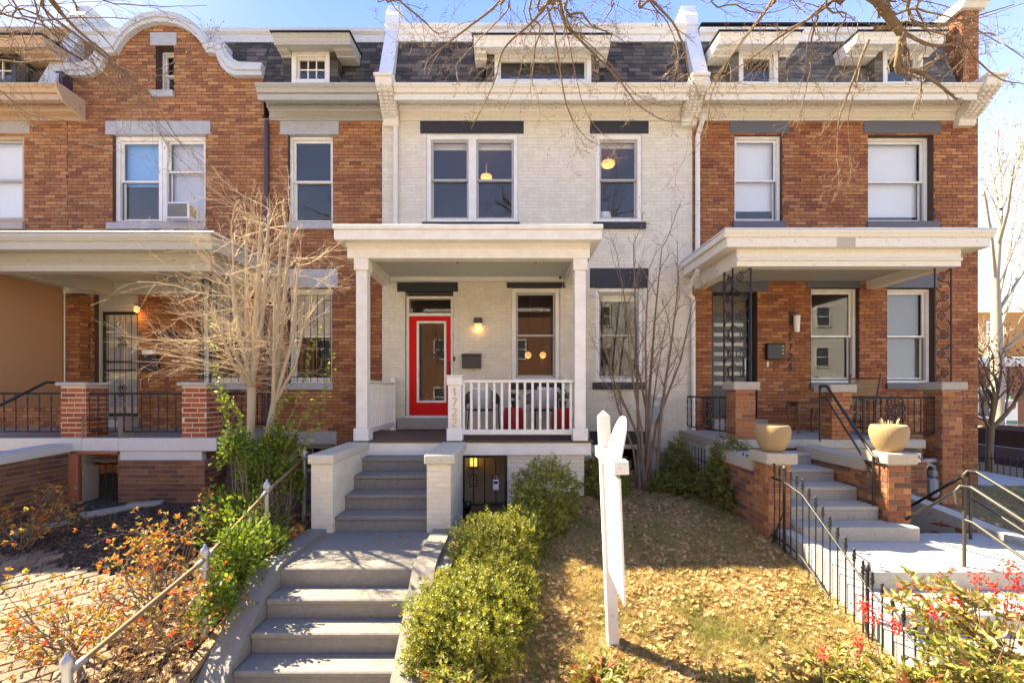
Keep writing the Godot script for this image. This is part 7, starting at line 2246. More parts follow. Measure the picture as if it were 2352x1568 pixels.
	for k in 12:
		var a := TAU * k / 12.0
		grow(cl, hub2.lerp(Vector3(-6.0, 3.4, 0.6), rng.randf()), Vector3(cos(a) * 0.9, rng.randf_range(0.55, 1.1), absf(sin(a)) * 0.8 + 0.1), rng.randf_range(2.2, 3.4), 0.065, 0, {kids = [5, 4, 3], wobble = 0.14, shrink = 0.55, thin = 0.5})
	part(left, "crown", cl, M["bark_dark"])
	var mains2 := [
		[[80, -60, 3.9, 0.028], [115, 0, 4.2, 0.024], [168, 60, 4.4, 0.021], [241, 122, 4.5, 0.017], [287, 165, 4.6, 0.013], [350, 224, 4.7, 0.010], [388, 290, 4.8, 0.007], [425, 345, 4.9, 0.004]],
		[[60, -60, 4.0, 0.022], [100, 20, 4.2, 0.018], [190, 92, 4.4, 0.014], [262, 150, 4.5, 0.011], [325, 225, 4.6, 0.008], [380, 300, 4.7, 0.005], [450, 350, 4.8, 0.003]],
		[[-80, -20, 4.0, 0.018], [0, 30, 4.2, 0.015], [75, 50, 4.3, 0.012], [160, 90, 4.4, 0.010], [240, 145, 4.5, 0.008], [330, 180, 4.6, 0.006], [420, 150, 4.7, 0.006], [460, 120, 4.7, 0.004], [520, 94, 4.8, 0.003]],
		[[-60, 110, 4.2, 0.014], [0, 138, 4.3, 0.012], [60, 143, 4.4, 0.010], [140, 138, 4.5, 0.008], [200, 160, 4.6, 0.005], [260, 200, 4.7, 0.003]],
		[[-50, 190, 4.3, 0.013], [0, 208, 4.4, 0.011], [60, 258, 4.5, 0.008], [130, 272, 4.6, 0.006], [200, 280, 4.7, 0.004], [236, 262, 4.8, 0.003]],
		[[200, -60, 4.3, 0.013], [240, 0, 4.4, 0.010], [300, 10, 4.5, 0.008], [390, 14, 4.6, 0.005], [475, 12, 4.6, 0.003]],
		[[0, -40, 4.2, 0.014], [70, 40, 4.3, 0.011], [180, 40, 4.4, 0.008], [280, 42, 4.5, 0.005], [320, 52, 4.5, 0.003]],
		[[-40, 40, 4.2, 0.010], [40, 70, 4.3, 0.008], [60, 110, 4.4, 0.005], [100, 170, 4.5, 0.003]],
		[[140, -40, 4.2, 0.012], [176, 30, 4.4, 0.009], [250, 100, 4.5, 0.007], [310, 200, 4.6, 0.005], [330, 260, 4.7, 0.003]],
		[[-30, -10, 4.2, 0.012], [50, 20, 4.3, 0.010], [130, 62, 4.4, 0.008], [200, 130, 4.5, 0.006], [290, 230, 4.7, 0.004]],
	]
	tips = []
	hang(left, mains2, hub2, 1, 0.66)
	var xf2 := []
	var co2 := []
	for k in tips:
		if rng.randf() < 0.6:
			xf2.append(Transform3D(Basis(Quaternion(Vector3.UP, (k[1] as Vector3).normalized())) * Basis.from_scale(Vector3(0.0045, 0.010, 0.0045)), k[0]))
			co2.append(Color(0.22, 0.11, 0.07))
	copies(left, "buds", pod_mesh(), M["dry_leaf"], xf2, co2)

func hang(tree: Node3D, mains: Array, hub: Vector3, extra := 0, thick := 1.0) -> void:
	var tw := MB.new()
	var all := []
	for mn in mains:
		all.append(mn)
		for v in (extra if mn[0][3] < 0.03 else 0):
			var cp := []
			var off := Vector2(rng.randf_range(-28, 28), rng.randf_range(-22, 22))
			var drift := Vector2(rng.randf_range(-9, 12), rng.randf_range(-8, 11))
			for i in mn.size(): cp.append([mn[i][0] + off.x + drift.x * i, mn[i][1] + off.y * (1.0 if i > 0 else 0.0) + drift.y * i, mn[i][2] + rng.randf_range(-0.1, 0.25), mn[i][3] * 0.55])
			all.append(cp)
	for mn in all:
		var pts := []
		var rad := []
		if mn[0][1] < 0 or mn[0][0] < 0:
			var p0 := at(mn[0][0], mn[0][1], mn[0][2])
			pts.append(hub)
			rad.append(mn[0][3] * 1.5)
			pts.append(hub.lerp(p0, 0.55) + Vector3(0, 0.25, 0))
			rad.append(mn[0][3] * 1.25)
		for q in mn:
			pts.append(at(q[0], q[1], q[2]))
			rad.append(q[3] * thick)
		# round the corners of the survey
		var cur := Curve3D.new()
		for i in pts.size():
			var tan: Vector3 = (pts[mini(i + 1, pts.size() - 1)] - pts[maxi(i - 1, 0)]) * 0.17
			cur.add_point(pts[i], -tan, tan)
		var sp := []
		var sr := []
		for i in pts.size() - 1:
			for k in 4:
				sp.append(cur.sample(i, k / 4.0) + Vector3(rng.randf_range(-1, 1), rng.randf_range(-1, 1), 0) * 0.004)
				sr.append(lerpf(rad[i], rad[i + 1], k / 4.0))
		sp.append(pts[-1])
		sr.append(rad[-1])
		part(tree, "branch", MB.new().tube(sp, sr, 8 if sr[3] > 0.015 else 6, false), M["bark_dark"])
		for i in range(4, sp.size() - 1):
			if rng.randf() < (0.6 if tree.position.x > 0 else 0.38):
				var along: Vector3 = (sp[i + 1] - sp[i]).normalized()
				var side := Vector3(rng.randf_range(-1, 1), rng.randf_range(-1.0, 0.7), rng.randf_range(-0.5, 0.5)).normalized()
				grow(tw, sp[i], along * (0.7 if tree.position.x > 0 else 1.5) + side, rng.randf_range(0.12, 0.42) * (1.0 if tree.position.x > 0 else 1.5), maxf(sr[i] * 0.4, 0.002), 0, {kids = [4, 2] if tree.position.x > 0 else [3, 1], wobble = 0.28 if tree.position.x > 0 else 0.16, shrink = 0.42, a0 = 0.4, a1 = 1.1, thin = 0.7, pull = Vector3(0.02, -0.04, 0)})
	var tws := part(tree, "twigs", tw, M["bark_dark"])
	tws.set_meta("kind", "stuff")

# leaves through the shell of several ellipsoids
func bush(t: Node3D, blobs: Array, count: int, size: Array, pal: Array, mesh: Mesh, o := {}) -> void:
	var xfs := []
	var cols := []
	var nz := FastNoiseLite.new()
	nz.seed = rng.randi() % 1000
	nz.frequency = o.get("lump", 2.6)
	var vol := 0.0
	for b in blobs: vol += b[1].x * b[1].y
	for b in blobs:
		var n := int(count * b[1].x * b[1].y / vol)
		for i in n:
			var d := Vector3(rng.randfn(), rng.randfn(), rng.randfn()).normalized()
			if d.y < -0.55: continue
			var p0: Vector3 = b[0] + d * b[1]
			var bulge: float = 1.0 + nz.get_noise_3dv(p0) * o.get("rough", 0.32)
			var depth: float = 1.0 - absf(rng.randfn()) * o.get("shell", 0.16)
			var p: Vector3 = b[0] + d * b[1] * bulge * depth
			var up := (d * 0.9 + Vector3(0, 0.5, 0) + Vector3(rng.randfn(), rng.randfn(), rng.randfn()) * 0.55).normalized()
			var bs := Basis(Quaternion(Vector3.BACK, up)) * Basis.from_euler(Vector3(0, 0, rng.randf() * TAU))
			var sz: float = rng.randf_range(size[0], size[1])
			xfs.append(Transform3D(bs.scaled_local(Vector3.ONE * sz), p))
			var c: Array = pal[rng.randi() % pal.size()]
			var f := rng.randf_range(0.75, 1.25)
			cols.append(Color(c[0] * f, c[1] * f, c[2] * f))
	copies(t, "foliage", mesh, M["leaf"], xfs, cols)
	var st := MB.new()
	var g: Vector3 = t.position
	for b in blobs:
		for k in 12:
			var e: Vector3 = b[0] + Vector3(rng.randf_range(-0.8, 0.8), rng.randf_range(0.0, 0.9), rng.randf_range(-0.8, 0.8)) * b[1]
			var s := Vector3(lerpf(g.x, b[0].x, 0.5) + rng.randf_range(-0.08, 0.08), yard_y(g.x, g.z) - 0.03, lerpf(g.z, b[0].z, 0.5))
			st.tube([s, s.lerp(e, 0.5) + Vector3(rng.randf_range(-0.05, 0.05), 0.03, 0), e], [0.009, 0.006, 0.002], 4, false)
	part(t, "stem", st, M["bark_dark"])

func sprig_mesh(n: int) -> ArrayMesh:
	# a short shoot with paired leaves, one unit long
	var m := MB.new()
	for i in n:
		var y := i / float(n)
		for s in [-1.0, 1.0]:
			var a := Vector3(0, 0, y)
			var turn := Basis.from_euler(Vector3(0, 0, i * 1.3))
			var tip := a + turn * Vector3(s * 0.42, 0.0, 0.30)
			var l := a + turn * Vector3(s * 0.2, 0.13, 0.20)
			var r := a + turn * Vector3(s * 0.24, -0.13, 0.12)
			m.tri(a, l, tip)
			m.tri(a, tip, r)
	var top := Vector3(0, 0, 1.0)
	m.tri(top, top + Vector3(0.10, 0, 0.18), top + Vector3(0, 0.06, 0.36))
	m.tri(top, top + Vector3(0, 0.06, 0.36), top + Vector3(-0.10, 0, 0.18))
	return m.mesh()

const BOX_GREEN := [[0.241, 0.254, 0.029], [0.178, 0.209, 0.024], [0.299, 0.294, 0.039], [0.132, 0.164, 0.022], [0.345, 0.322, 0.05]]
const YEW_GREEN := [[0.17, 0.19, 0.03], [0.13, 0.155, 0.024], [0.22, 0.225, 0.036], [0.27, 0.22, 0.05]]
const PRIVET_GREEN := [[0.173, 0.249, 0.028], [0.127, 0.195, 0.024], [0.256, 0.309, 0.039], [0.097, 0.155, 0.02]]
const AZALEA := [[0.42, 0.20, 0.03], [0.46, 0.27, 0.05], [0.44, 0.13, 0.025], [0.26, 0.22, 0.035], [0.50, 0.32, 0.07], [0.45, 0.07, 0.02], [0.23, 0.21, 0.035]]
const NANDINA := [[0.25, 0.25, 0.045], [0.19, 0.22, 0.035], [0.33, 0.29, 0.07], [0.34, 0.11, 0.05], [0.28, 0.27, 0.06], [0.30, 0.28, 0.07], [0.42, 0.29, 0.11], [0.22, 0.25, 0.045]]

func shrubs() -> void:
	var sprig := sprig_mesh(4)
	for q in [
		["largest clipped boxwood at the front, beside the lower grey steps", [[1075, 1440, 4.0, 140, 125], [1010, 1500, 3.85, 80, 80], [1150, 1370, 4.3, 85, 80]], 9000],
		["boxwood in the middle of the row beside the grey landing", [[1130, 1285, 4.9, 100, 95], [1190, 1240, 5.3, 70, 80]], 5500],
		["round boxwood in front of the white porch base", [[1255, 1145, 6.0, 78, 88], [1230, 1200, 5.7, 70, 70]], 4500],
		["dark boxwood behind the white sign post", [[1390, 1105, 7.2, 55, 62]], 2400]]:
		var bl := []
		for b in q[1]: bl.append([at(b[0], b[1], b[2]), Vector3(b[3], b[4], b[3]) * b[2] / GRID])
		var c: Vector3 = bl[0][0]
		var t := thing("boxwood_bush", q[0], "bush", Vector3(c.x, yard_y(c.x, c.z), c.z), "boxwoods along the grey walk")
		bush(t, bl, q[2], [0.034, 0.062], BOX_GREEN, sprig, {rough = 0.5, shell = 0.2, lump = 3.2})
	for q in [
		["small dark yew between the many-stemmed tree and the iron fence", [[1555, 1080, 7.7, 38, 62], [1560, 1125, 7.4, 52, 32]], 1700],
		["yew bush in front of the brick house's left step pier", [[1680, 1075, 6.7, 45, 60], [1690, 1135, 6.5, 55, 52], [1650, 1110, 6.8, 40, 50]], 3200],
		["low spreading yew on the leaf litter beside the many-stemmed tree", [[1600, 1120, 7.2, 55, 30], [1530, 1115, 7.3, 40, 24]], 1300]]:
		var bl := []
		for b in q[1]: bl.append([at(b[0], b[1], b[2]), Vector3(b[3], b[4], b[3]) * b[2] / GRID])
		var c: Vector3 = bl[0][0]
		var t := thing("yew_bush", q[0], "bush", Vector3(c.x, yard_y(c.x, c.z), c.z), "yews before the brick house")
		bush(t, bl, q[2], [0.045, 0.085], YEW_GREEN, sprig, {rough = 0.6, shell = 0.3})
	# privet in the chain-link fence
	var pb := [[600, 1100, 5.7, 52, 75], [560, 1195, 5.3, 72, 58], [600, 1270, 4.8, 62, 62], [535, 1335, 4.4, 52, 52], [640, 1030, 5.9, 42, 48], [520, 1160, 5.6, 45, 40], [655, 1110, 5.8, 40, 60], [545, 1040, 5.5, 34, 50], [548, 1285, 4.35, 58, 78], [500, 1385, 3.95, 46, 50]]
	var bl := []
	for b in pb: bl.append([at(b[0], b[1], b[2]), Vector3(b[3], b[4], b[3]) * b[2] / GRID])
	var c0: Vector3 = bl[2][0]
	var t := thing("privet_shrub", "glossy green privet growing through the chain-link fence below the pale tree", "shrub", Vector3(c0.x, yard_y(c0.x, c0.z), c0.z))
	bush(t, bl, 15000, [0.042, 0.066], PRIVET_GREEN, M["leaf_small"], {rough = 0.95, shell = 0.34, lump = 3.5})
	var shoots := MB.new()
	var xfs := []
	var cols := []
	for s in [[[650, 1040, 5.8], [690, 970, 5.7], [740, 900, 5.7], [755, 850, 5.7]], [[640, 1010, 5.8], [680, 930, 5.7], [700, 850, 5.6], [725, 790, 5.6]], [[530, 1020, 5.6], [515, 960, 5.6], [500, 890, 5.6], [493, 800, 5.6]], [[550, 1050, 5.6], [530, 990, 5.6], [520, 940, 5.6]], [[660, 1060, 5.8], [700, 1010, 5.8], [735, 940, 5.8]], [[570, 1000, 5.7], [540, 950, 5.6], [505, 915, 5.6]], [[600, 1000, 5.7], [640, 950, 5.7], [660, 890, 5.7]], [[640, 1080, 5.7], [690, 1040, 5.6], [715, 1000, 5.6]], [[540, 1040, 5.5], [520, 980, 5.5], [515, 920, 5.5]], [[560, 1020, 5.5], [548, 960, 5.5], [530, 925, 5.5]], [[630, 1020, 5.8], [660, 985, 5.8], [700, 960, 5.8]], [[620, 1000, 5.8], [632, 950, 5.8], [650, 925, 5.8]]]:
		var pts := []
		for q in s: pts.append(at(q[0], q[1], q[2]))
		shoots.tube(pts, [0.007, 0.005, 0.003, 0.002], 4, false)
		for i in pts.size() - 1:
			for k in 24:
				var p: Vector3 = pts[i].lerp(pts[i + 1], k / 13.0)
				var d := Vector3(rng.randfn(), rng.randfn() * 0.6 + 0.3, rng.randfn()).normalized()
				xfs.append(Transform3D((Basis(Quaternion(Vector3.BACK, d)) * Basis.from_euler(Vector3(0, 0, rng.randf() * TAU))).scaled_local(Vector3.ONE * rng.randf_range(0.035, 0.058)), p + d * 0.008))
				var c: Array = PRIVET_GREEN[rng.randi() % 3]
				cols.append(Color(c[0] * 1.25, c[1] * 1.25, c[2]))
	part(t, "shoot", shoots, M["bark_brown"])
	copies(t, "shoot_leaves", M["leaf_small"], M["leaf"], xfs, cols)
	# azaleas, open bushes with whorls of orange leaves
	for q in [
		["orange-leaved azalea at the left edge before the brick wing wall", [55, 1250, 5.4], 80, 78, 90],
		["orange azalea beside the mulch bed below the pale tree", [420, 1300, 4.95], 100, 85, 150],
		["sparse azalea standing on the pavers left of the fence", [370, 1400, 4.3], 110, 95, 110],
		["azalea nearest the lower left corner, red and orange leaves", [165, 1530, 3.75], 130, 130, 150],
		["azalea against the chain-link wire beside the front fence post", [400, 1520, 3.9], 110, 110, 150]]:
		var g := at(q[1][0], q[1][1], q[1][2])
		g.y = yard_y(g.x, g.z)
		var az := thing("azalea_bush", q[0], "bush", g, "azaleas in the left yard")
		var top := at(q[1][0], q[1][1] - q[3] * 0.4, q[1][2])
		var rx: float = q[2] * q[1][2] / GRID
		var ry: float = q[3] * q[1][2] / GRID
		tips = []
		var tw := MB.new()
		for k in 12:
			var dir := Vector3(rng.randf_range(-0.9, 0.9), rng.randf_range(0.5, 1.0), rng.randf_range(-0.8, 0.8))
			grow(tw, g + Vector3(rng.randf_range(-0.05, 0.05), 0, rng.randf_range(-0.05, 0.05)), dir, (rx + ry) * rng.randf_range(0.5, 0.75), 0.011, 0, {kids = [5, 4], wobble = 0.25, shrink = 0.55, a0 = 0.35, a1 = 0.95, first = 0.35})
		part(az, "stem", tw, M["bark_brown"])
		var lx := []
		var lc := []
		for tp in tips:
			var whorl := 5 + rng.randi() % 4
			var ax: Vector3 = tp[1]
			var cc: Array = AZALEA[rng.randi() % AZALEA.size()]
			for w in whorl:
				var rd := ax.cross(Vector3(rng.randfn(), rng.randfn(), rng.randfn())).normalized()
				var d := (ax * rng.randf_range(0.2, 0.9) + rd).normalized()
				lx.append(Transform3D((Basis(Quaternion(Vector3.BACK, d)) * Basis.from_euler(Vector3(0, 0, rng.randf() * TAU))).scaled_local(Vector3.ONE * rng.randf_range(0.022, 0.042)), tp[0] - ax * rng.randf() * 0.03))
				var f := rng.randf_range(0.75, 1.25)
				if rng.randf() < 0.3: cc = AZALEA[rng.randi() % AZALEA.size()]
				lc.append(Color(cc[0] * f, cc[1] * f, cc[2] * f))
		copies(az, "foliage", M["leaf_small"], M["leaf"], lx, lc)
	# nandina with red berries
	for q in [
		["nandina with red berry clusters in the lower right corner", [2290, 1500, 3.0], 0.95, 16, [[2318, 1305], [2325, 1395], [2290, 1350], [2335, 1340]]],
		["nandina with berries in front of the concrete lower steps", [2060, 1540, 3.05], 0.46, 15, [[1985, 1395], [2010, 1420], [2145, 1410], [1975, 1480], [2060, 1440]]],
		["low red-tinged nandina at the bottom edge beside the boxwood", [1050, 1590, 3.35], 0.24, 7, []],
		["low nandina at the bottom edge beside the sign post", [1400, 1620, 3.35], 0.26, 11, []],
		["low nandina at the bottom edge before the leaf-strewn lawn", [1720, 1650, 3.2], 0.30, 9, []],
		["nandina between the berry bush and the corner of the iron fence", [1900, 1610, 3.2], 0.36, 10, [[1890, 1500]]],
		["nandina spray beside the berry clusters at the right edge", [2190, 1560, 3.1], 0.50, 13, [[2190, 1370], [2250, 1330]]]]:
		var g := at(q[1][0], q[1][1], q[1][2])
		g.y = yard_y(minf(g.x, 5.0), g.z)
		var nd := thing("nandina_shrub", q[0], "shrub", g, "nandinas along the pavement")
		var tw := MB.new()
		var lx := []
		var lc := []
		for k in q[3]:
			var dir := Vector3(rng.randf_range(-0.55, 0.55), 1.0, rng.randf_range(-0.45, 0.45)).normalized()
			var hgt: float = q[2] * rng.randf_range(0.75, 1.35)
			var e := g + dir * hgt
			var b0 := g + Vector3(rng.randf_range(-0.12, 0.12), -0.03, rng.randf_range(-0.1, 0.1))
			tw.tube([b0, b0.lerp(e, 0.5) + Vector3(rng.randf_range(-0.04, 0.04), 0.05, 0), e], [0.006, 0.005, 0.003], 5, false)
			var tint: Array = NANDINA[rng.randi() % NANDINA.size()]
			for w in 19:
				var a := rng.randf() * TAU
				var st := b0.lerp(e, rng.randf_range(0.4, 1.0))
				var od := Vector3(cos(a), rng.randf_range(0.0, 0.7), sin(a)).normalized()
				var fe := st + od * rng.randf_range(0.12, 0.24)
				tw.tube([st, fe], [0.0022, 0.0012], 3, false)
				for l in 13:
					var p := st.lerp(fe, rng.randf_range(0.3, 1.0))
					var d := (od * 0.7 + Vector3(rng.randfn(), rng.randfn() * 0.6, rng.randfn()) * 0.6).normalized()
					lx.append(Transform3D((Basis(Quaternion(Vector3.BACK, d)) * Basis.from_euler(Vector3(0, 0, rng.randf() * TAU))).scaled_local(Vector3(0.7, 0.8, 1.0) * rng.randf_range(0.045, 0.078)), p))
					var c: Array = tint if rng.randf() < 0.6 else NANDINA[rng.randi() % NANDINA.size()]
					var f := rng.randf_range(0.75, 1.2)
					lc.append(Color(c[0] * f, c[1] * f, c[2] * f))
		part(nd, "stem", tw, M["bark_brown"])
		copies(nd, "foliage", M["leaf_small"], M["leaf"], lx, lc)
		var bm := MB.new().lathe([Vector2(0.0, -1.0), Vector2(0.7, -0.7), Vector2(1.0, 0.0), Vector2(0.7, 0.7), Vector2(0.0, 1.0)], 8).mesh()
		for cl in q[4]:
			var c := at(cl[0], cl[1], q[1][2] - 0.1)
			var bx := []
			var st := MB.new()
			st.tube([g + Vector3(0, 0.1, 0), c + Vector3(0, -0.1, 0), c + Vector3(0, 0.05, 0)], [0.004, 0.003, 0.002], 4, false)
			for k in 46:
				var p := c + Vector3(rng.randfn() * 0.022, rng.randfn() * 0.03, rng.randfn() * 0.022)
				bx.append(Transform3D(Basis.from_scale(Vector3.ONE * rng.randf_range(0.0055, 0.0075)), p))
			part(nd, "stem", st, M["bark_brown"])
			copies(nd, "berry_cluster", bm, M["berry"], bx, [])

func oak_leaf(sd: int) -> ArrayMesh:
	var r := RandomNumberGenerator.new()
	r.seed = sd
	var m := MB.new()
	var half := [[0.0, -0.5], [0.06, -0.32], [0.30, -0.34], [0.14, -0.14], [0.44, 0.0], [0.15, 0.10], [0.34, 0.33], [0.09, 0.28], [0.0, 0.55]]
	var rim := []
	for p in half: rim.append(Vector2(p[0] * r.randf_range(0.8, 1.2), p[1] + r.randf_range(-0.03, 0.03)))
	for i in range(half.size() - 2, 0, -1): rim.append(Vector2(-half[i][0] * r.randf_range(0.8, 1.2), half[i][1] + r.randf_range(-0.03, 0.03)))
	var cu := r.randf_range(0.25, 0.9)
	var cv := r.randf_range(-0.3, 0.5)
	var lift := func(p: Vector2) -> Vector3: return Vector3(p.x, p.x * p.x * cu * 1.4 + p.y * p.y * cv + 0.1 * sin(p.y * 7.0 + sd) * p.x, p.y)
	var pl := PackedVector2Array(rim)
	var t := Geometry2D.triangulate_polygon(pl)
	for i in range(0, t.size(), 3):
		var a: Vector3 = lift.call(pl[t[i]]); var b: Vector3 = lift.call(pl[t[i + 1]]); var c: Vector3 = lift.call(pl[t[i + 2]])
		if (b - a).cross(c - a).y < 0:
			var w := b; b = c; c = w
		m.tri(a, b, c)
	return m.mesh()

const DRY := [[0.456, 0.287, 0.12], [0.54, 0.366, 0.168], [0.384, 0.226, 0.096], [0.6, 0.433, 0.216], [0.312, 0.177, 0.084], [0.504, 0.305, 0.12], [0.42, 0.244, 0.12]]

func litter() -> void:
	var meshes := [oak_leaf(1), oak_leaf(2), oak_leaf(3)]
	var xf := [[], [], []]
	var co := [[], [], []]
	var put := func(x: float, z: float, y: float, s: float) -> void:
		var k := rng.randi() % 3
		var bs := Basis.from_euler(Vector3(rng.randfn() * 0.35, rng.randf() * TAU, rng.randfn() * 0.35))
		xf[k].append(Transform3D(bs.scaled_local(Vector3.ONE * s), Vector3(x, y + 0.006 + rng.randf() * 0.02, z)))
		var c: Array = DRY[rng.randi() % DRY.size()]
		var f := rng.randf_range(0.7, 1.2)
		co[k].append(Color(c[0] * f, c[1] * f, c[2] * f))
	var nz := FastNoiseLite.new()
	nz.seed = 9
	nz.frequency = 0.8
	var nf := FastNoiseLite.new()
	nf.seed = 12
	nf.frequency = 3.0
	for i in 60000:
		var x := rng.randf_range(-0.7, 3.1)
		var z := rng.randf_range(-8.6, -2.3)
		var w := 0.33 + nz.get_noise_2d(x, z) * 1.3 + nf.get_noise_2d(x, z) * 0.7
		if x > 2.75: w += 0.35
		if z < -5.0: w += 0.40
		if rng.randf() > w: continue
		var s := 0.018 + 0.062 * pow(rng.randf(), 1.9)
		put.call(x, z, yard_y(x, z), s)
	for i in 2600:   # left yard and the foot of the fence
		var x := rng.randf_range(-3.3, -2.66) if rng.randf() < 0.72 else rng.randf_range(-6.6, -2.7)
		var z := rng.randf_range(-6.3, -2.5)
		put.call(x, z, yard_y(x, z), rng.randf_range(0.04, 0.10))
	for i in 700:
		var x := rng.randf_range(5.98, 8.6)
		var z := rng.randf_range(-8.8, -3.5)
		put.call(x, z, yard_y(x, z), rng.randf_range(0.03, 0.07))
	for k in 3:
		var o := copies(self, "fallen_leaves", meshes[k], M["dry_leaf"], xf[k], co[k])
		o.set_meta("label", ["dry brown oak leaves strewn over the lawn", "curled tan oak leaves strewn over the lawn", "broad pale oak leaves strewn over the lawn"][k])
		o.set_meta("category", "leaves")
	# single leaves lying on the grey walk and in its corners
	var spots := [[745, 1236, 1.75, "dry leaf by the left kerb of the grey landing"], [871, 1237, 1.75, "small dry leaf in the middle of the grey landing"], [920, 1234, 1.75, "dry leaf towards the right cheek wall on the landing"], [713, 1416, 2.11, "curled orange leaf on the third grey step from the bottom"], [505, 1512, 2.45, "brown leaf on the left kerb end beside the fence post"], [478, 1550, 2.45, "pale leaf on the lowest kerb stone"], [562, 1560, 2.47, "brown leaf against the lowest grey riser"], [846, 1555, 2.47, "orange leaf in the right corner of the lowest grey step"], [870, 1545, 2.47, "leaf resting in the pile at the right of the lowest grey step"], [826, 1562, 2.47, "leaf at the near edge of the lowest grey step"], [890, 1552, 2.47, "leaf against the right kerb on the lowest grey step"], [860, 1562, 2.47, "upturned leaf in the pile on the lowest grey step"]]
	for s in spots:
		var d: float = s[2] * GRID / (s[1] - GY)
		var p := at(s[0], s[1], d)
		var l := one("fallen_leaf", s[3], "leaf", meshes[rng.randi() % 3], M["leaf_orange"], p + Vector3(0, 0.012, 0), "single leaves on the grey walk")
		l.transform.basis = Basis.from_euler(Vector3(rng.randfn() * 0.2, rng.randf() * TAU, rng.randfn() * 0.2)).scaled_local(Vector3.ONE * rng.randf_range(0.06, 0.10))
	var gl := one("green_leaf", "small fresh green leaf lying on the grey landing", "leaf", M["leaf_small"], M["leaf_green"], at(992, 1236, 1.745 * GRID / (1236 - GY)) + Vector3(0, 0.01, 0))
	gl.scale = Vector3.ONE * 0.06
	# blown-in leaves along the kerb by the fence
	var kx := []
	var kc := []
	for i in 160:
		var z := rng.randf_range(-5.55, -4.7)
		var x := -2.60 + absf(rng.randfn()) * 0.05
		kx.append(Transform3D(Basis.from_euler(Vector3(rng.randfn() * 0.6, rng.randf() * TAU, rng.randfn() * 0.6)).scaled_local(Vector3.ONE * rng.randf_range(0.05, 0.11)), Vector3(x, -1.69 + rng.randf() * 0.06, z)))
		var c := Color(0.42, 0.19, 0.05) * rng.randf_range(0.6, 1.2)
		kc.append(c)
	var drift := copies(self, "leaf_drift", meshes[0], M["dry_leaf"], kx, kc)
	drift.set_meta("label", "drift of orange leaves between the chain-link fence and the landing kerb")
	drift.set_meta("category", "leaves")
	# grass
	var blade := MB.new()
	for i in 7:
		var a := i * 0.9
		var o := Vector3(cos(a), 0, sin(a)) * 0.12
		var tip := o * 3.2 + Vector3(0, rng.randf_range(0.7, 1.0), 0)
		var w := Vector3(-sin(a), 0, cos(a)) * 0.035
		blade.tri(o - w, o + w, tip.lerp(o, 0.45) + Vector3(0, 0.12, 0))
		blade.tri(o + w * 0.7 + Vector3(0, 0.1, 0), tip, tip.lerp(o, 0.5) + Vector3(0, 0.1, 0) - w * 0.5)
	var gx := []
	var gc := []
	var ng := FastNoiseLite.new()
	ng.seed = 21
	ng.frequency = 0.9
	for i in 90000:
		var right := rng.randf() < 0.12
		var x := rng.randf_range(-0.7, 3.1) if not right else rng.randf_range(6.0, 12.8)
		var z := rng.randf_range(-7.2, -2.4) if not right else rng.randf_range(-8.85, -3.5)
		var n := ng.get_noise_2d(x, z)
		var dens := 0.75 + n * 0.6 - (0.45 if z < -6.2 else 0.0)
		if not right and rng.randf() > dens: continue
		var s := rng.randf_range(0.022, 0.058)
		gx.append(Transform3D(Basis.from_euler(Vector3(rng.randfn() * 0.5, rng.randf() * TAU, rng.randfn() * 0.5)).scaled_local(Vector3(s * 1.7, s, s * 1.7)), Vector3(x, yard_y(x, z), z)))
		var g := clampf((0.14 if z > -5.1 else 0.0) + n * 1.0 + rng.randfn() * 0.22 + (0.35 if right else 0.0), 0.0, 1.0)
		var f := rng.randf_range(0.75, 1.15)
		gc.append(Color(lerpf(0.55, 0.19, g) * f, lerpf(0.43, 0.24, g) * f, lerpf(0.19, 0.045, g) * f))
	var gr := copies(self, "grass", blade.mesh(), M["leaf"], gx, gc)
	gr.set_meta("label", "short dormant grass with green patches between the fallen leaves")
	gr.set_meta("category", "grass")
	# mulch chips
	var chips := []
	var cc := []
	for i in 7000:
		var x := rng.randf_range(-6.4, -3.05)
		var z := rng.randf_range(-6.85, -4.95)
		chips.append(Transform3D(Basis.from_euler(Vector3(rng.randfn() * 0.5, rng.randf() * TAU, rng.randfn() * 0.5)).scaled_local(Vector3(rng.randf_range(0.01, 0.02), 0.006, rng.randf_range(0.03, 0.07))), Vector3(x, yard_y(x, z) + 0.02, z)))
		cc.append(Color(0.085, 0.062, 0.046) * rng.randf_range(0.6, 1.8))
	var ch := copies(self, "mulch_chips", white_unit, M["paver"], chips, cc)
	ch.set_meta("label", "black shredded bark mulch covering the bed below the grey porch")
	ch.set_meta("category", "mulch")
	one("fallen_twig", "bare stick lying across the sunlit lawn behind the sign post", "twig", MB.new().tube([at(1465, 1338, 4.75), at(1520, 1325, 4.9), at(1590, 1321, 4.95), at(1690, 1322, 4.9)], [0.011, 0.012, 0.009, 0.005], 6).mesh(), M["bark_brown"])

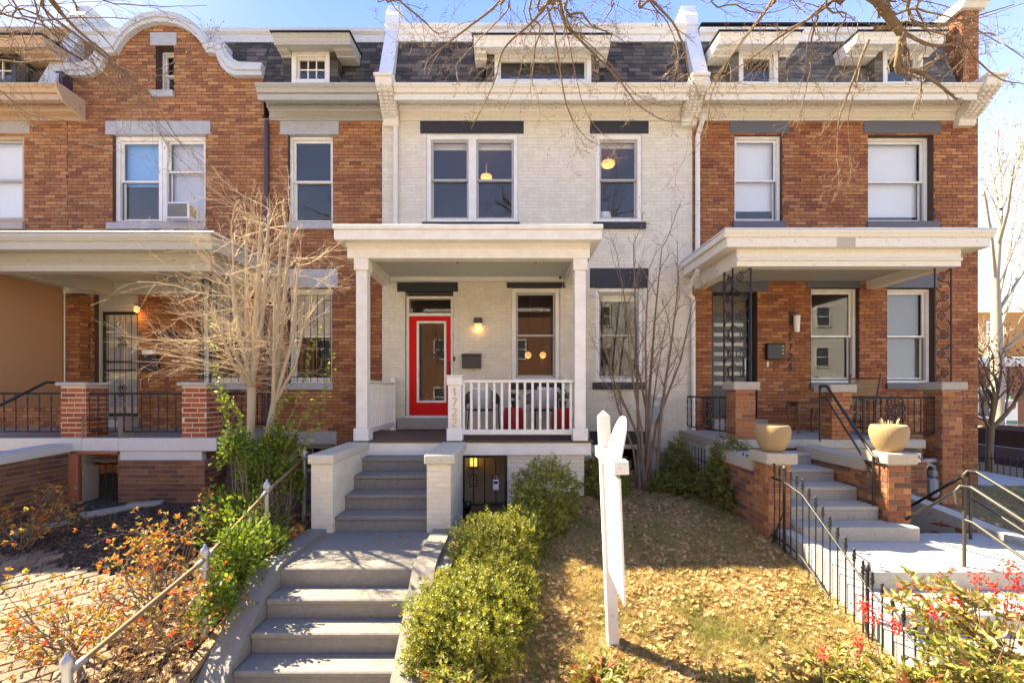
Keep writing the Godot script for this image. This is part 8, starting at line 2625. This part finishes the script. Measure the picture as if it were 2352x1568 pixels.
func far_trees() -> void:
	tips = []
	for q in [[-14.0, "left"], [-4.5, "middle-left"], [4.0, "middle-right"], [13.5, "right"]]:
		var t := thing("street_tree", "bare tree on the far pavement behind the viewpoint, %s of the four" % q[1], "tree", Vector3(q[0], -2.6, 14.6), "bare trees across the street")
		part(t, "trunk", MB.new().tube([t.position + Vector3(0, -0.1, 0), t.position + Vector3(0.1, 2.4, 0), t.position + Vector3(0.0, 4.2, 0.1)], [0.2, 0.16, 0.12], 9), M["bark_dark"])
		var cr := MB.new()
		for k in 9:
			var a := TAU * k / 9.0
			grow(cr, t.position + Vector3(0, rng.randf_range(2.2, 4.2), 0), Vector3(cos(a) * 0.8, rng.randf_range(0.6, 1.2), sin(a) * 0.8), rng.randf_range(2.4, 3.8), 0.08, 0, {kids = [5, 4, 2], wobble = 0.15, shrink = 0.55, thin = 0.5})
		part(t, "crown", cr, M["bark_dark"])

func side_trees() -> void:
	# street tree with a forked grey trunk, and a white-barked one behind
	tips = []
	var a := thing("street_tree", "small forked grey street tree with reddish buds beside the side path", "tree", Vector3(12.1, -2.05, -11.5))
	var g := a.position
	var tr := MB.new()
	var fork := at(2276, 985, 11.5)
	tr.tube([g + Vector3(0, -0.1, 0), at(2273, 1040, 11.5), fork], [0.10, 0.075, 0.08], 10)
	part(a, "trunk", tr, M["bark_dark"])
	var tw := MB.new()
	for q in [[2285, 900, 0.06], [2330, 930, 0.05], [2258, 950, 0.045], [2300, 860, 0.05], [2350, 900, 0.04]]:
		var e := at(q[0], q[1], 11.5 + rng.randf_range(-0.5, 0.5))
		tw.tube([fork, fork.lerp(e, 0.5) + Vector3(0, -0.05, 0), e], [q[2], q[2] * 0.8, q[2] * 0.6], 7, false)
		for k in 4:
			grow(tw, fork.lerp(e, 0.5 + k * 0.16), (e - fork).normalized() + Vector3(rng.randf_range(-0.7, 0.7), rng.randf_range(0.0, 0.9), rng.randf_range(-0.7, 0.7)), rng.randf_range(0.8, 1.5), q[2] * 0.5, 0, {kids = [5, 4], wobble = 0.2, shrink = 0.5})
	part(a, "crown", tw, M["bark_dark"])
	var bx := []
	var bc := []
	for k in tips:
		bx.append(Transform3D(Basis.from_scale(Vector3.ONE * rng.randf_range(0.012, 0.028)), k[0]))
		bc.append(Color(0.30, 0.10, 0.05) * rng.randf_range(0.7, 1.4))
	copies(a, "buds", pod_mesh(), M["dry_leaf"], bx, bc)
	tips = []
	var b := thing("sycamore_tree", "tall white-barked sycamore rising behind the end of the row", "tree", Vector3(23.6, -2.6, -22.0))
	var tb := MB.new()
	var cr := MB.new()
	var g2 := b.position
	tb.tube([g2 + Vector3(0, -0.2, 0), at(2294, 900, 22.0), at(2290, 760, 22.0), at(2288, 640, 22.0), at(2300, 500, 22.0)], [0.36, 0.28, 0.22, 0.15, 0.08], 12)
	part(b, "trunk", tb, M["bark_white"])
	for q in [[2290, 780, 2352, 560], [2290, 700, 2335, 470], [2288, 640, 2262, 440], [2295, 560, 2330, 380], [2300, 500, 2290, 330], [2300, 520, 2270, 360], [2290, 820, 2400, 700], [2292, 860, 2262, 800], [2290, 720, 2400, 520], [2300, 480, 2350, 330], [2290, 660, 2380, 420]]:
		var s := at(q[0], q[1], 22.0)
		var e := at(q[2], q[3], 22.0 + rng.randf_range(-2.5, 2.5))
		cr.tube([s, s.lerp(e, 0.5) + Vector3(0.1, -0.15, 0), e], [0.085, 0.055, 0.03], 7, false)
		for k in 7:
			grow(cr, s.lerp(e, 0.25 + k * 0.125), (e - s).normalized() + Vector3(rng.randf_range(-0.8, 0.8), rng.randf_range(-0.1, 0.8), rng.randf_range(-0.8, 0.8)), rng.randf_range(1.4, 2.6), 0.022, 0, {kids = [5, 4], wobble = 0.2, shrink = 0.5})
	part(b, "crown", cr, M["bark_white"])
	bx = []
	bc = []
	for k in tips:
		if rng.randf() < 0.16:
			bx.append(Transform3D(Basis.from_scale(Vector3.ONE * 0.035), k[0] + Vector3(0, -0.06, 0)))
			bc.append(Color(0.26, 0.15, 0.08))
	copies(b, "seed_balls", pod_mesh(), M["dry_leaf"], bx, bc)
	# green shrub at the far corner
	var sh := thing("evergreen_shrub", "yellow-green shrub glimpsed past the end of the brick house", "shrub", Vector3(15.2, -2.6, -14.8) + Vector3(0.6, 0, -6.0))
	bush(sh, [[sh.position + Vector3(0, 1.7, 0), Vector3(0.8, 1.0, 0.8)]], 1200, [0.10, 0.18], BOX_GREEN, M["leaf_small"])

func _ready() -> void:
	rng.seed = 17
	camera_and_light()
	materials()
	surroundings()
	house_1718()
	house_1720()
	house_1722()
	house_1724()
	white_porch_things()
	for_sale_post()
	chain_link_fence()
	iron_fences()
	brick_porch_things()
	grey_porch_things()
	left_yard()
	side_street()
	crape_myrtles()
	shrubs()
	street_trees()
	side_trees()
	far_trees()
	litter()
